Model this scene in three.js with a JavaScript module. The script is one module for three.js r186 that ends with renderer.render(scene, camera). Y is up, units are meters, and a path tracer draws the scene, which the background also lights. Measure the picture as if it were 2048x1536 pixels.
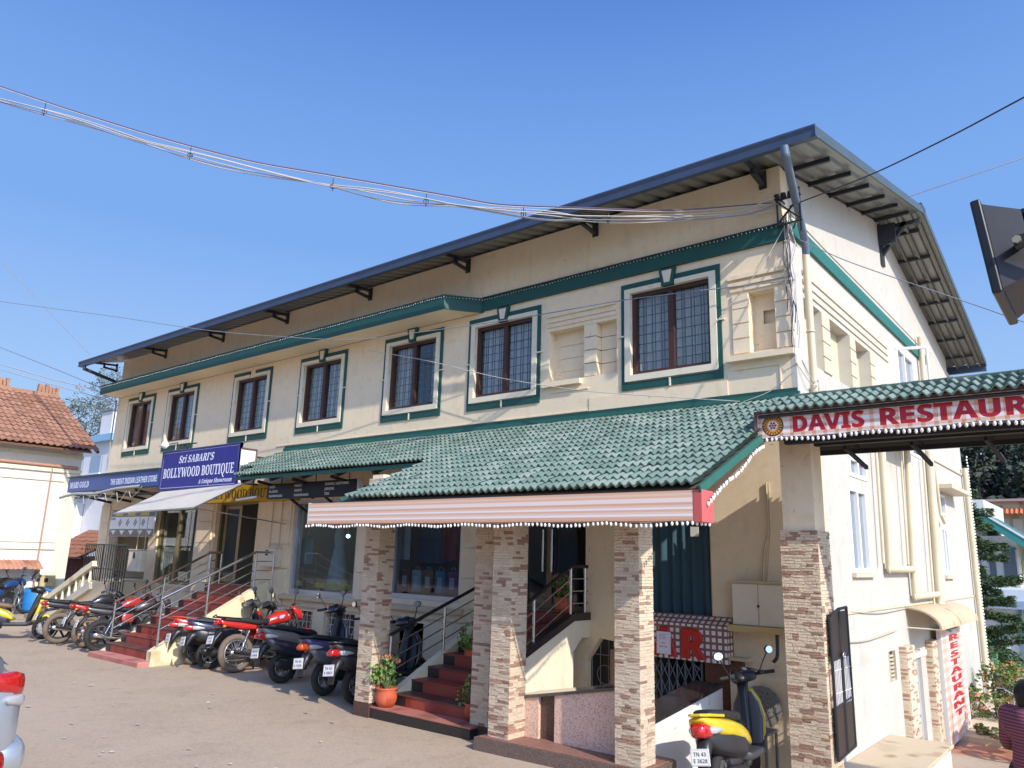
import * as THREE from 'three';
import { mergeGeometries, mergeVertices, toCreasedNormals } from 'three/addons/utils/BufferGeometryUtils.js';
import { RoundedBoxGeometry } from 'three/addons/geometries/RoundedBoxGeometry.js';
import { MarchingCubes } from 'three/addons/objects/MarchingCubes.js';
import { FontLoader } from 'three/addons/loaders/FontLoader.js';
import { TextGeometry } from 'three/addons/geometries/TextGeometry.js';

// ---------------------------------------------------------------- camera
const scene = new THREE.Scene();
const camera = new THREE.PerspectiveCamera(53.91, 4 / 3, 0.05, 2000);
camera.position.set(0, 1.95, 0);
camera.quaternion.setFromRotationMatrix(new THREE.Matrix4().makeBasis(
  new THREE.Vector3(0.77789, 0.02714, -0.62781), new THREE.Vector3(0.1193, 0.97452, 0.18994), new THREE.Vector3(0.61697, -0.22265, 0.75483)));
camera.updateMatrixWorld(true);

// ---------------------------------------------------------------- sun, sky, exposure
const SUN = new THREE.Vector3(2.72, 1.95, 0.87).normalize();
const sun = new THREE.DirectionalLight(new THREE.Color().setRGB(1.0, 0.93, 0.82), 4.2);
sun.position.copy(SUN).multiplyScalar(80).add(new THREE.Vector3(-8, 0, -8));
sun.target.position.set(-8, 0, -8);
sun.castShadow = true; sun.shadow.mapSize.set(4096, 4096);
Object.assign(sun.shadow.camera, { left: -45, right: 45, top: 45, bottom: -45, near: 1, far: 220 });
scene.add(sun, sun.target);
const EXPOSURE = 1.14;
{ // clear sky: blue overhead, paler to the horizon, wide bright aureole round the sun
  const W = 512, H = 256, d = new Float32Array(W * H * 4), v = new THREE.Vector3();
  const hor = [0.45, 0.65, 0.90], mid = [0.188, 0.372, 0.77], zen = [0.046, 0.145, 0.52];
  for (let j = 0; j < H; j++) for (let i = 0; i < W; i++) {
    const phi = ((i + 0.5) / W - 0.5) * 2 * Math.PI, th = ((j + 0.5) / H - 0.5) * Math.PI;
    v.set(Math.cos(th) * Math.cos(phi), Math.sin(th), Math.cos(th) * Math.sin(phi));
    const e = Math.max(0, th) * 180 / Math.PI, k = (j * W + i) * 4, c = Math.max(0, v.dot(SUN));
    const a = Math.min(1, e / 22), b = Math.min(1, Math.max(0, (e - 22) / 30));
    const glow = 1 + 0.85 * Math.pow(c, 2) + 2.2 * Math.pow(c, 10), white = 0.30 * Math.pow(c, 2) + 1.5 * Math.pow(c, 14);
    for (let q = 0; q < 3; q++) {
      let s = hor[q] + (mid[q] - hor[q]) * a; s += (zen[q] - s) * (b * b * (3 - 2 * b));
      d[k + q] = s * glow + white * [1, 0.95, 0.86][q];
    }
    d[k + 3] = 1;
  }
  const t = new THREE.DataTexture(d, W, H, THREE.RGBAFormat, THREE.FloatType);
  t.mapping = THREE.EquirectangularReflectionMapping; t.magFilter = t.minFilter = THREE.LinearFilter; t.needsUpdate = true;
  scene.background = t; scene.environment = t;
}

// ---------------------------------------------------------------- helpers
let seed = 20240;
const rnd = () => { seed = (seed * 1664525 + 1013904223) >>> 0; return seed / 4294967296; };
const rr = (a, b) => a + (b - a) * rnd();
const V = (x, y, z) => new THREE.Vector3(x, y, z);
const C = (r, g, b) => new THREE.Color().setRGB(r, g, b);
const names = {};
function numbered(n) { const k = names[n] = (names[n] || 0) + 1; return k === 1 ? n : n + '_' + String(k - 1).padStart(3, '0'); }
function tag(o, label, category, group) { o.userData.label = label; o.userData.category = category; if (group) o.userData.group = group; return o; }
function thing(name, label, category, [x, y, z] = [0, 0, 0], group) {
  const o = new THREE.Group(); o.name = numbered(name); o.position.set(x, y, z); scene.add(o); o.updateMatrixWorld(true);
  return tag(o, label, category, group);
}
function copy(src, label) { const c = src.clone(); c.name = numbered(src.name.replace(/_\d{3}$/, '')); c.userData = { ...src.userData, label }; scene.add(c); return c; }
const M4 = (p, r = [0, 0, 0], s = [1, 1, 1]) => new THREE.Matrix4().compose(V(...p), new THREE.Quaternion().setFromEuler(new THREE.Euler(...r)), V(...s));
function strip(g) { // position + normal + uv only, not indexed
  g = g.index ? g.toNonIndexed() : g;
  if (!g.attributes.normal) g.computeVertexNormals();
  for (const k of Object.keys(g.attributes)) if (!['position', 'normal', 'uv'].includes(k)) g.deleteAttribute(k);
  if (!g.attributes.uv) g.setAttribute('uv', new THREE.BufferAttribute(new Float32Array(g.attributes.position.count * 2), 2));
  g.morphAttributes = {}; return g;
}
function uvMetres(g, ox = 0, oy = 0) { // uv in metres, projected along the face's main axis
  const p = g.attributes.position, n = g.attributes.normal, u = g.attributes.uv;
  for (let i = 0; i < p.count; i += 3) {
    let nx = 0, ny = 0, nz = 0;
    for (let k = i; k < i + 3; k++) { nx += Math.abs(n.getX(k)); ny += Math.abs(n.getY(k)); nz += Math.abs(n.getZ(k)); }
    for (let k = i; k < i + 3; k++) {
      const x = p.getX(k), y = p.getY(k), z = p.getZ(k);
      if (ny >= nx && ny >= nz) u.setXY(k, x + ox, z + oy); else if (nx >= nz) u.setXY(k, z + ox, y + oy); else u.setXY(k, x + ox, y + oy);
    }
  }
  return g;
}
class MB { // collects shapes in world coordinates, merges them into ONE named mesh under a parent
  constructor() { this.g = []; }
  add(g, m) { g = strip(g); if (m) g.applyMatrix4(m); this.g.push(g); return this; }
  box(x0, y0, z0, x1, y1, z1, r = 0) {
    const w = Math.abs(x1 - x0), h = Math.abs(y1 - y0), d = Math.abs(z1 - z0);
    const g = r ? new RoundedBoxGeometry(w, h, d, 1, Math.min(r, w / 2.01, h / 2.01, d / 2.01)) : new THREE.BoxGeometry(w, h, d);
    return this.add(g, M4([(x0 + x1) / 2, (y0 + y1) / 2, (z0 + z1) / 2]));
  }
  cbox(p, s, rot = [0, 0, 0], r = 0) { const g = r ? new RoundedBoxGeometry(...s, 1, r) : new THREE.BoxGeometry(...s); return this.add(g, M4(p, rot)); }
  tube(pts, r, seg = 6, n) { const c = new THREE.CatmullRomCurve3(pts.map(p => V(...p)), false, 'catmullrom', 0.4); return this.add(new THREE.TubeGeometry(c, n || Math.max(2, (pts.length - 1) * 5), r, seg)); }
  bar(a, b, r, seg = 8) { const A = V(...a), B = V(...b), l = A.distanceTo(B); const g = new THREE.CylinderGeometry(Array.isArray(r) ? r[1] : r, Array.isArray(r) ? r[0] : r, l, seg); const q = new THREE.Quaternion().setFromUnitVectors(V(0, 1, 0), B.clone().sub(A).normalize()); return this.add(g, new THREE.Matrix4().compose(A.add(B).multiplyScalar(0.5), q, V(1, 1, 1))); }
  beam(a, b, w, h) { const A = V(...a), B = V(...b), l = A.distanceTo(B); const g = new THREE.BoxGeometry(w, h, l); const m = new THREE.Matrix4().lookAt(B, A, V(0, 1, 0)); m.setPosition(A.add(B).multiplyScalar(0.5)); return this.add(g, m); }
  path(pts, r, seg = 8) { for (let i = 1; i < pts.length; i++) { this.bar(pts[i - 1], pts[i], r, seg); if (i < pts.length - 1) this.ball(pts[i], r * 1.01, 8, 6); } return this; }
  ball(p, r, a = 12, b = 8, s = [1, 1, 1], rot) { return this.add(new THREE.SphereGeometry(r, a, b), M4(p, rot, s)); }
  lathe(pts, p, seg = 20, rot, s) { return this.add(new THREE.LatheGeometry(pts.map(q => new THREE.Vector2(...q)), seg), M4(p, rot, s)); }
  torus(p, R, r, rot, a = 28, b = 8, s) { return this.add(new THREE.TorusGeometry(R, r, b, a), M4(p, rot, s)); }
  quad(a, b, c, d) { const g = new THREE.BufferGeometry(); g.setAttribute('position', new THREE.Float32BufferAttribute([...a, ...b, ...c, ...a, ...c, ...d], 3)); g.computeVertexNormals(); return this.add(g); }
  ext(pts, depth, m, bevel = 0) { // polygon in xy extruded along +z
    const s = pts instanceof THREE.Shape ? pts : new THREE.Shape(pts.map(q => new THREE.Vector2(...q)));
    return this.add(new THREE.ExtrudeGeometry(s, { depth, bevelEnabled: bevel > 0, bevelSize: bevel, bevelThickness: bevel, bevelSegments: 1, curveSegments: 12 }), m);
  }
  geo() { const g = mergeGeometries(this.g.map(q => q), false); return g; }
  build(name, mat, parent, opt = {}) {
    const g = this.geo(); if (!opt.keepUV) uvMetres(g);
    const o = new THREE.Mesh(g, mat);
    if (parent) { parent.updateWorldMatrix(true, false); g.applyMatrix4(parent.matrixWorld.clone().invert()); o.name = name; parent.add(o); }
    else { o.name = numbered(name); scene.add(o); }
    o.castShadow = o.receiveShadow = true;
    if (opt.kind) o.userData.kind = opt.kind; if (opt.label) o.userData.label = opt.label;
    return o;
  }
}
function piece(name, geo, mat, parent, p, r = [0, 0, 0], s = [1, 1, 1]) { // one small piece sharing its geometry; p in the parent's own coordinates
  const o = new THREE.Mesh(geo, mat); o.name = name; o.position.set(...p); o.rotation.set(...r); o.scale.set(...s); o.castShadow = o.receiveShadow = true; parent.add(o); return o;
}
// plane with holes in xy extruded back from z1 to z0
function holed(x0, x1, y0, y1, z0, z1, holes, outline) {
  const s = new THREE.Shape((outline || [[x0, y0], [x1, y0], [x1, y1], [x0, y1]]).map(q => new THREE.Vector2(...q)));
  for (const h of holes) s.holes.push(new THREE.Path((h.length === 4 && !Array.isArray(h[0]) ? [[h[0], h[1]], [h[0], h[3]], [h[2], h[3]], [h[2], h[1]]] : h).map(q => new THREE.Vector2(...q))));
  const g = new THREE.ExtrudeGeometry(s, { depth: z1 - z0, bevelEnabled: false }); g.translate(0, 0, z0); return g;
}
const toSide = (x) => new THREE.Matrix4().makeBasis(V(0, 0, -1), V(0, 1, 0), V(1, 0, 0)).setPosition(x, 0, 0); // xy drawing -> plane x: u runs towards -z, out is +x

// ---------------------------------------------------------------- textures
function hash(x, y, s) { let h = (x * 374761393 + y * 668265263 + s * 982451653) | 0; h = Math.imul(h ^ (h >>> 13), 1274126177); return ((h ^ (h >>> 16)) >>> 0) / 4294967296; }
function vnoise(x, y, per, s) { const xi = Math.floor(x), yi = Math.floor(y), f = x - xi, g = y - yi, u = f * f * (3 - 2 * f), w = g * g * (3 - 2 * g), m = (a) => ((a % per) + per) % per; const a = hash(m(xi), m(yi), s), b = hash(m(xi + 1), m(yi), s), c = hash(m(xi), m(yi + 1), s), d = hash(m(xi + 1), m(yi + 1), s); return a + (b - a) * u + (c - a) * w + (a - b - c + d) * u * w; }
const lin2s = (c) => { c = Math.min(1, Math.max(0, c)); return Math.round(255 * (c <= 0.0031308 ? c * 12.92 : 1.055 * Math.pow(c, 1 / 2.4) - 0.055)); };
// colour grain: layers [cells per tile, amplitude, [r,g,b] tint] added around 1; metres = tile size
function grain(size, metres, layers, opt = {}) {
  const d = new Uint8Array(size * size * 4), hgt = new Float32Array(size * size);
  const base = opt.base || [1, 1, 1];
  for (let y = 0; y < size; y++) for (let x = 0; x < size; x++) {
    let m = [base[0], base[1], base[2]], h = 0.5;
    for (const [cells, amp, tint = [1, 1, 1], thr, asp = 1] of layers) {
      let n = vnoise(x / size * cells, y / size * Math.max(1, Math.round(cells * asp)), cells, cells * 7 + (opt.seed || 0));
      if (thr !== undefined) n = n > thr ? (n - thr) / (1 - thr) : 0; else n = n - 0.5;
      for (let q = 0; q < 3; q++) m[q] *= 1 + n * amp * tint[q];
      h += n * (Math.abs(amp));
    }
    const k = (y * size + x) * 4; for (let q = 0; q < 3; q++) d[k + q] = lin2s(m[q]); d[k + 3] = 255; hgt[y * size + x] = h;
  }
  const mk = (arr, srgb) => { const t = new THREE.DataTexture(arr, size, size, THREE.RGBAFormat); t.wrapS = t.wrapT = THREE.RepeatWrapping; t.repeat.set(1 / metres, 1 / metres); t.magFilter = THREE.LinearFilter; t.minFilter = THREE.LinearMipmapLinearFilter; t.generateMipmaps = true; if (srgb) t.colorSpace = THREE.SRGBColorSpace; t.needsUpdate = true; return t; };
  const b = new Uint8Array(size * size * 4); for (let i = 0; i < size * size; i++) { const q = Math.max(0, Math.min(255, Math.round(hgt[i] * 255))); b[i * 4] = b[i * 4 + 1] = b[i * 4 + 2] = q; b[i * 4 + 3] = 255; }
  return { map: mk(d, true), bump: mk(b, false) };
}
// a canvas print, drawn with CSS colours, mapped 0..1
function print(w, h, draw) { const c = document.createElement('canvas'); c.width = w; c.height = h; const x = c.getContext('2d'); draw(x, w, h); const t = new THREE.CanvasTexture(c); t.colorSpace = THREE.SRGBColorSpace; t.anisotropy = 8; return t; }
function mat(r, g, b, rough = 0.7, o = {}) { const { tex, bumpScale, ...rest } = o; const m = new (rest.clearcoat || rest.transmission || rest.sheen ? THREE.MeshPhysicalMaterial : THREE.MeshStandardMaterial)({ color: C(r, g, b), roughness: rough, ...rest }); if (tex) { m.map = tex.map; if (bumpScale) { m.bumpMap = tex.bump; m.bumpScale = bumpScale; } } return m; }
const T = {
  plaster: grain(512, 3.1, [[3, 0.06], [9, 0.055, [1, 1.05, 1.15]], [40, 0.05], [160, 0.06], [23, -0.10, [0.8, 1, 1.3], 0.8], [37, -0.06, [0.85, 1, 1.2], 0.72, 0.1], [61, -0.35, [0.9, 1, 1.1], 0.93]], { base: [0.97, 0.97, 0.97] }),
  side: grain(512, 4.3, [[4, 0.05, [0.8, 1, 1.3]], [14, 0.05, [0.8, 1, 1.2]], [90, 0.05], [19, -0.10, [0.7, 1, 1.4], 0.82], [53, -0.4, [0.8, 1, 1.2], 0.94]], { base: [0.97, 0.97, 0.97], seed: 5 }),
  asphalt: grain(1024, 5.3, [[3, 0.18, [1, 1.04, 1.1]], [8, 0.12, [1, 1.05, 1.12]], [37, 0.09], [230, 0.18], [512, 0.26], [300, 0.35, [1, 1, 1], 0.88], [29, -0.14, [1, 1, 1], 0.78]], { base: [0.98, 0.98, 0.98], seed: 9 }),
  stone: grain(256, 0.5, [[6, 0.16, [1, 1.1, 1.3]], [28, 0.2], [120, 0.22]], { seed: 3 }),
  tile: grain(256, 1.1, [[5, 0.28, [1.2, 1, 0.9]], [21, 0.22], [90, 0.2], [13, 0.9, [1.2, 0.9, 0.9], 0.76]], { base: [0.92, 0.92, 0.92], seed: 11 }),
  granite: grain(256, 0.6, [[60, 0.7, [1, 1.05, 1.1]], [128, 0.8, [1, 1.05, 1.1]], [6, 0.1], [90, -0.6, [1, 1, 1], 0.72]], { base: [0.95, 0.95, 0.95], seed: 21 }),
  metal: grain(256, 1.7, [[5, 0.25], [24, 0.18], [90, 0.12]], { seed: 31 }),
  cloth: grain(256, 0.7, [[8, 0.18], [90, 0.2]], { seed: 41 }),
  dirty: grain(512, 2.3, [[4, 0.25, [0.9, 1, 1.2]], [13, 0.25, [0.9, 1, 1.2]], [60, 0.15], [11, -0.5, [0.8, 1, 1.2], 0.66]], { base: [0.98, 0.98, 0.98], seed: 51 }),
};
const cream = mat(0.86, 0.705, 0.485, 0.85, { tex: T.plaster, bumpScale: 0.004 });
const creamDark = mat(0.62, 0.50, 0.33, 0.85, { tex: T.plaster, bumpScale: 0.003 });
const creamPale = mat(0.78, 0.70, 0.53, 0.8, { tex: T.plaster, bumpScale: 0.002 });
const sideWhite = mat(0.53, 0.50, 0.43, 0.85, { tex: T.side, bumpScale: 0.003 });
const pipeCream = mat(0.62, 0.54, 0.38, 0.5, { tex: T.side });
const teal = mat(0.012, 0.080, 0.066, 0.6, { tex: T.plaster });
const tealPaint = mat(0.014, 0.09, 0.072, 0.55, { tex: T.metal });
const roofBlue = mat(0.055, 0.085, 0.15, 0.45, { tex: T.metal, metalness: 0.1 });
const soffit = mat(0.17, 0.165, 0.15, 0.5, { tex: T.metal, metalness: 0.3 });
const steelDark = mat(0.035, 0.04, 0.05, 0.5, { tex: T.metal });
const brownWood = mat(0.06, 0.024, 0.018, 0.5);
const black = mat(0.015, 0.015, 0.017, 0.45);
const blackMatt = mat(0.02, 0.02, 0.022, 0.8);
const steel = mat(0.62, 0.61, 0.59, 0.25, { metalness: 0.95 });
const glassClear = mat(1, 1, 1, 0.03, { transmission: 1, thickness: 0, ior: 1.5 });
const blackGranite = mat(0.035, 0.033, 0.032, 0.22, { tex: T.granite });
const pinkGranite = mat(0.82, 0.56, 0.43, 0.35, { tex: T.granite });
const redOxide = mat(0.30, 0.060, 0.040, 0.5, { tex: T.dirty });
const F = -9.0;           // plane of the street front
const SX = -3.05;         // plane of the side wall

// ================================================================ GROUND
{
  const g = new THREE.PlaneGeometry(1, 1, 1, 1); // replaced below by a graded sheet
  const xs = [-900, -300, -120, -60], zs = [-900, -300, -120, -60, -40];
  for (let x = -34; x <= 6; x += 0.4) xs.push(x); xs.push(12, 30, 90, 300, 900);
  for (let z = -26; z <= 4; z += 0.4) zs.push(z); zs.push(12, 40, 120, 400);
  const h = (x, z) => {
    const t = Math.min(1, Math.max(0, z < -8.6 ? (x + 3.6) / 0.4 : (x + 2.45) / 0.7)), k = Math.min(1, Math.max(0, (-z - 5.4) / 3.2)), far = Math.min(1, Math.max(0, (-z - 9) / 7));
    const side = t * t * (3 - 2 * t) * (k * k * (3 - 2 * k)) * (0.62 + 0.5 * far);
    const sm = (v) => { v = Math.min(1, Math.max(0, v)); return v * v * (3 - 2 * v); }, dip = 0.22 * sm((x + 4.3) / 0.4) * sm((-z - 6.4) / 0.8) * (z < -9.2 ? 0 : 1);
    const back = z < -22 ? -1.1 : Math.min(-side, -dip);
    return (x > -4.4 ? back : (z < -26 ? -0.4 : 0)) + 0.012 * (vnoise(x * 0.7 + 50, z * 0.7 + 90, 4096, 3) - 0.5);
  };
  const pos = [], idx = [];
  for (const z of zs) for (const x of xs) pos.push(x, h(x, z), z);
  for (let j = 0; j + 1 < zs.length; j++) for (let i = 0; i + 1 < xs.length; i++) { const a = j * xs.length + i, b = a + xs.length; idx.push(a, b, a + 1, a + 1, b, b + 1); }
  const q = new THREE.BufferGeometry(); q.setAttribute('position', new THREE.Float32BufferAttribute(pos, 3)); q.setIndex(idx); q.computeVertexNormals();
  const o = new MB().add(q).build('ground', mat(0.45, 0.345, 0.238, 0.95, { tex: T.asphalt, bumpScale: 0.003 }));
  o.userData.kind = 'structure'; o.userData.label = 'dusty grey brown asphalt yard in front of the shops';
  g.dispose();
}

// ================================================================ MAIN BUILDING
const bld = thing('shop_building', 'long two storey cream building with green trimmed windows above the shops', 'building', [-12, 0, -9]);
const WX = [-19.93, -17.78, -14.76, -12.25, -9.66, -7.55, -4.6];
const rectH = (x0, x1, y0, y1) => [x0, y0, x1, y1];
const holesF = [];
for (const c of WX) holesF.push(rectH(c - 0.6, c + 0.6, 4.46, 5.66));
holesF.push(rectH(-6.64, -5.44, 4.54, 5.34), rectH(-3.48, -3.15, 4.54, 5.33));
const SHOP = { leather: [-20.75, -18.6, 1.15, 2.85], win1: [-18.2, -16.45, 1.12, 2.85], door: [-15.65, -14.05, 1.22, 2.95], win2: [-12.8, -10.85, 1.14, 2.92], win3: [-9.95, -8.3, 1.22, 2.92], entry: [-7.35, -5.95, 1.21, 2.92], curtain: [-5.05, -4.1, 1.3, 2.75] };
for (const k in SHOP) holesF.push([SHOP[k][0], SHOP[k][2], SHOP[k][1], SHOP[k][3]]);
const BASE = [[-12.86, -11.95, 0.3, 0.86], [-11.62, -10.75, 0.3, 0.88], [-13.62, -13.25, 0.02, 0.84], [-9.85, -9.05, 0.05, 0.86], [-5.0, -4.2, 0.1, 0.8]];
for (const b of BASE) holesF.push([b[0], b[2], b[1], b[3]]);
holesF.push([[-5.93, 0.1], [-5.93, 0.62], [-5.72, 0.92], [-5.5, 0.9], [-5.5, 0.1]]);
new MB().add(holed(-21.35, -3.0, -0.3, 6.97, F - 0.24, F, holesF)).build('front_wall', cream, bld);

// side wall: gable outline in u = -z
const RIDGE = [14.55, 8.27], EAVE = [8.14, 6.74], REAR = [20.95, 6.76];
const roofY = (u) => EAVE[1] + (RIDGE[1] - EAVE[1]) * (1 - Math.abs(u - RIDGE[0]) / (RIDGE[0] - EAVE[0]));
const sideHoles = [[11.22, 1.86, 12.12, 3.05], [11.38, 3.2, 12.28, 3.5], [17.66, 1.82, 18.25, 2.78], [17.72, 3.02, 18.4, 3.46], [14.92, 4.0, 16.4, 6.0], [13.95, -1.2, 14.85, 0.62],
  [9.75, 4.55, 10.5, 5.42], [10.85, 4.55, 11.85, 5.42], [12.15, 4.55, 13.0, 5.42], [12.72, 0.3, 13.12, 0.72]];
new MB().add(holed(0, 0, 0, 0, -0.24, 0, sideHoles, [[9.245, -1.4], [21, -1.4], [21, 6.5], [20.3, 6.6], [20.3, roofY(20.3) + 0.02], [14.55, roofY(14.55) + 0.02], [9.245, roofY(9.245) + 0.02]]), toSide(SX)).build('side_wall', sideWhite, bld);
new MB().box(-21.35, -0.3, -21.0, -21.11, 6.6, F - 0.245).build('end_wall', cream, bld);
new MB().box(-21.1, -1.4, -21.0, SX - 0.25, 6.5, -20.8).build('rear_wall', cream, bld);
{ // floors and partitions that close the rooms
  const b = new MB();
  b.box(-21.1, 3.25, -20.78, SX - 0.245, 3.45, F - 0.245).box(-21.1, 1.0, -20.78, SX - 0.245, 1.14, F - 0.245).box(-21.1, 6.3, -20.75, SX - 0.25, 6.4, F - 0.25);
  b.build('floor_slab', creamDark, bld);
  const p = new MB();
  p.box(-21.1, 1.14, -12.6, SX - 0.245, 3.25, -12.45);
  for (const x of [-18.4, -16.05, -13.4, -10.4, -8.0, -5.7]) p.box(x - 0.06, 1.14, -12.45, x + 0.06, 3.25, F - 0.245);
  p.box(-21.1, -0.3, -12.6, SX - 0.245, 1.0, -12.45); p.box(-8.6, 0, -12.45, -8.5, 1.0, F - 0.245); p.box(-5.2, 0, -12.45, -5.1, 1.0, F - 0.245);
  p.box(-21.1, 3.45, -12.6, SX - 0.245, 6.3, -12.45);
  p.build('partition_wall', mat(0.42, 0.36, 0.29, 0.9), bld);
}
// ---- roof
{
  const X0 = -21.9, X1 = -2.31, RIB = 0.25;
  const sheet = (uA, yA, uB, yB, lift) => { // trapezoid ribs running up the slope
    const pos = [], ring = [];
    for (let x = X0; x < X1 - 0.01; x += RIB) for (const [dx, dy] of [[0, 0], [0.13, 0], [0.16, 0.035], [0.22, 0.035]]) ring.push([Math.min(X1, x + dx), dy]);
    ring.push([X1, 0]);
    for (let i = 0; i + 1 < ring.length; i++) {
      const [xa, da] = ring[i], [xb, db] = ring[i + 1];
      const A = [xa, yA + da + lift, -uA], B = [xb, yA + db + lift, -uA], Cc = [xb, yB + db + lift, -uB], D = [xa, yB + da + lift, -uB];
      pos.push(...A, ...B, ...Cc, ...A, ...Cc, ...D);
    }
    const g = new THREE.BufferGeometry(); g.setAttribute('position', new THREE.Float32BufferAttribute(pos, 3)); g.computeVertexNormals(); return g;
  };
  const r = new MB().add(sheet(EAVE[0], EAVE[1], RIDGE[0], RIDGE[1], 0.06)).add(sheet(REAR[0], REAR[1], RIDGE[0], RIDGE[1], 0.06)).build('roof', mat(0.25, 0.26, 0.24, 0.4, { tex: T.metal, metalness: 0.3, side: THREE.DoubleSide }), bld);
  const rg = new MB(); rg.beam([X0, 8.38, -14.55], [X1 + 0.03, 8.38, -14.55], 0.34, 0.07); rg.build('ridge_cap', roofBlue, r);
  const pur = (u, w = 0.04) => new MB().box(X0 + 0.05, roofY(u) - 0.015, -u - w / 2, X1 - 0.16, roofY(u) + 0.05, -u + w / 2).build('purlin', steelDark, r);
  for (const u of [9.35, 10.35, 11.35, 12.35, 13.3, 14.2, 15.05, 15.95, 16.85, 17.7, 18.55, 19.4, 20.3]) pur(u);
  const bat = new MB(); for (const x of [-2.42, -2.66, -2.9]) bat.beam([x, roofY(20.9) + 0.02, -20.9], [x, roofY(14.7) + 0.02, -14.7], 0.035, 0.045);
  bat.build('batten', soffit, r);
  const vg = new MB(); // barge board along the gable
  vg.beam([X1 + 0.012, EAVE[1] + 0.06, -EAVE[0]], [X1 + 0.012, RIDGE[1] + 0.06, -RIDGE[0]], 0.025, 0.13).beam([X1 + 0.012, REAR[1] + 0.06, -REAR[0]], [X1 + 0.012, RIDGE[1] + 0.06, -RIDGE[0]], 0.025, 0.13);
  vg.build('barge_board', mat(0.06, 0.09, 0.10, 0.5, { tex: T.metal }), r);
  const gut = new MB(); // box gutter with a rolled lip, closed at its ends
  const prof = [[0, 0], [0.075, 0], [0.085, 0.08], [0.105, 0.12], [0.105, 0.14], [0.09, 0.14], [0.075, 0.085], [0.065, 0.012], [0, 0.012]];
  const gm = new THREE.Matrix4().makeBasis(V(0, 0, 1), V(0, 1, 0), V(-1, 0, 0)).setPosition(X1 + 0.05, EAVE[1] - 0.06, -EAVE[0] - 0.005);
  gut.ext(prof, X1 + 0.05 - (X0 - 0.02), gm);
  gut.box(X1 + 0.045, EAVE[1] - 0.058, -EAVE[0] - 0.004, X1 + 0.053, EAVE[1] + 0.08, -EAVE[0] + 0.09).box(X0 - 0.028, EAVE[1] - 0.058, -EAVE[0] - 0.004, X0 - 0.021, EAVE[1] + 0.08, -EAVE[0] + 0.09);
  gut.build('gutter', roofBlue, r);
  new MB().box(X0, REAR[1] - 0.1, -REAR[0] - 0.12, X1, REAR[1] + 0.08, -REAR[0] - 0.002).build('gutter', roofBlue, r);
  for (const x of [-21.75, -18.95, -16.2, -13.65, -10.95, -8.4, -5.8, -3.22]) { // steel eave brackets
    const b = new MB();
    b.beam([x, 6.745, F + 0.002], [x, 6.78, F + 0.36], 0.05, 0.045).beam([x, 6.76, F + 0.35], [x, 6.9, F + 0.35], 0.05, 0.04).beam([x, 6.9, F + 0.002], [x, 6.84, F + 0.72], 0.05, 0.05);
    b.box(x - 0.05, 6.70, F + 0.001, x + 0.05, 6.95, F + 0.02); b.build('eave_bracket', steelDark, bld);
  }
  const rb = new MB(); rb.beam([SX + 0.02, 7.62, -14.5], [SX + 0.45, 8.15, -14.5], 0.08, 0.08).box(SX + 0.001, 7.4, -14.6, SX + 0.04, 8.2, -14.4).beam([SX + 0.02, 8.12, -14.5], [SX + 0.7, 8.12, -14.5], 0.08, 0.08).box(SX + 0.002, 7.75, -14.42, SX + 0.30, 8.15, -14.36); rb.build('ridge_bracket', steelDark, bld);
}
// ---- downpipes
{
  const a = new MB(); a.path([[-2.62, 6.68, -8.08], [-2.62, 6.58, -8.1], [-2.93, 6.15, -9.62], [-2.95, 5.98, -9.72]], 0.05, 10); a.build('downpipe', mat(0.13, 0.18, 0.25, 0.45, { tex: T.metal }), bld);
  new MB().path([[-2.955, 5.975, -9.72], [-2.955, 2.2, -9.72]], 0.048, 10).torus([-2.955, 4.9, -9.72], 0.05, 0.012, [Math.PI / 2, 0, 0], 14, 6).build('downpipe', pipeCream, bld);
  new MB().path([[-21.62, 6.7, -8.1], [-21.62, 6.6, -8.1], [-21.5, 6.38, -8.9], [-21.42, 6.3, -9.02]], 0.045, 8).build('downpipe', steelDark, bld);
  new MB().path([[-21.38, 5.85, -8.96], [-21.38, 3.9, -8.96]], 0.02, 6).build('conduit', mat(0.3, 0.28, 0.24, 0.6), bld);
}
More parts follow.
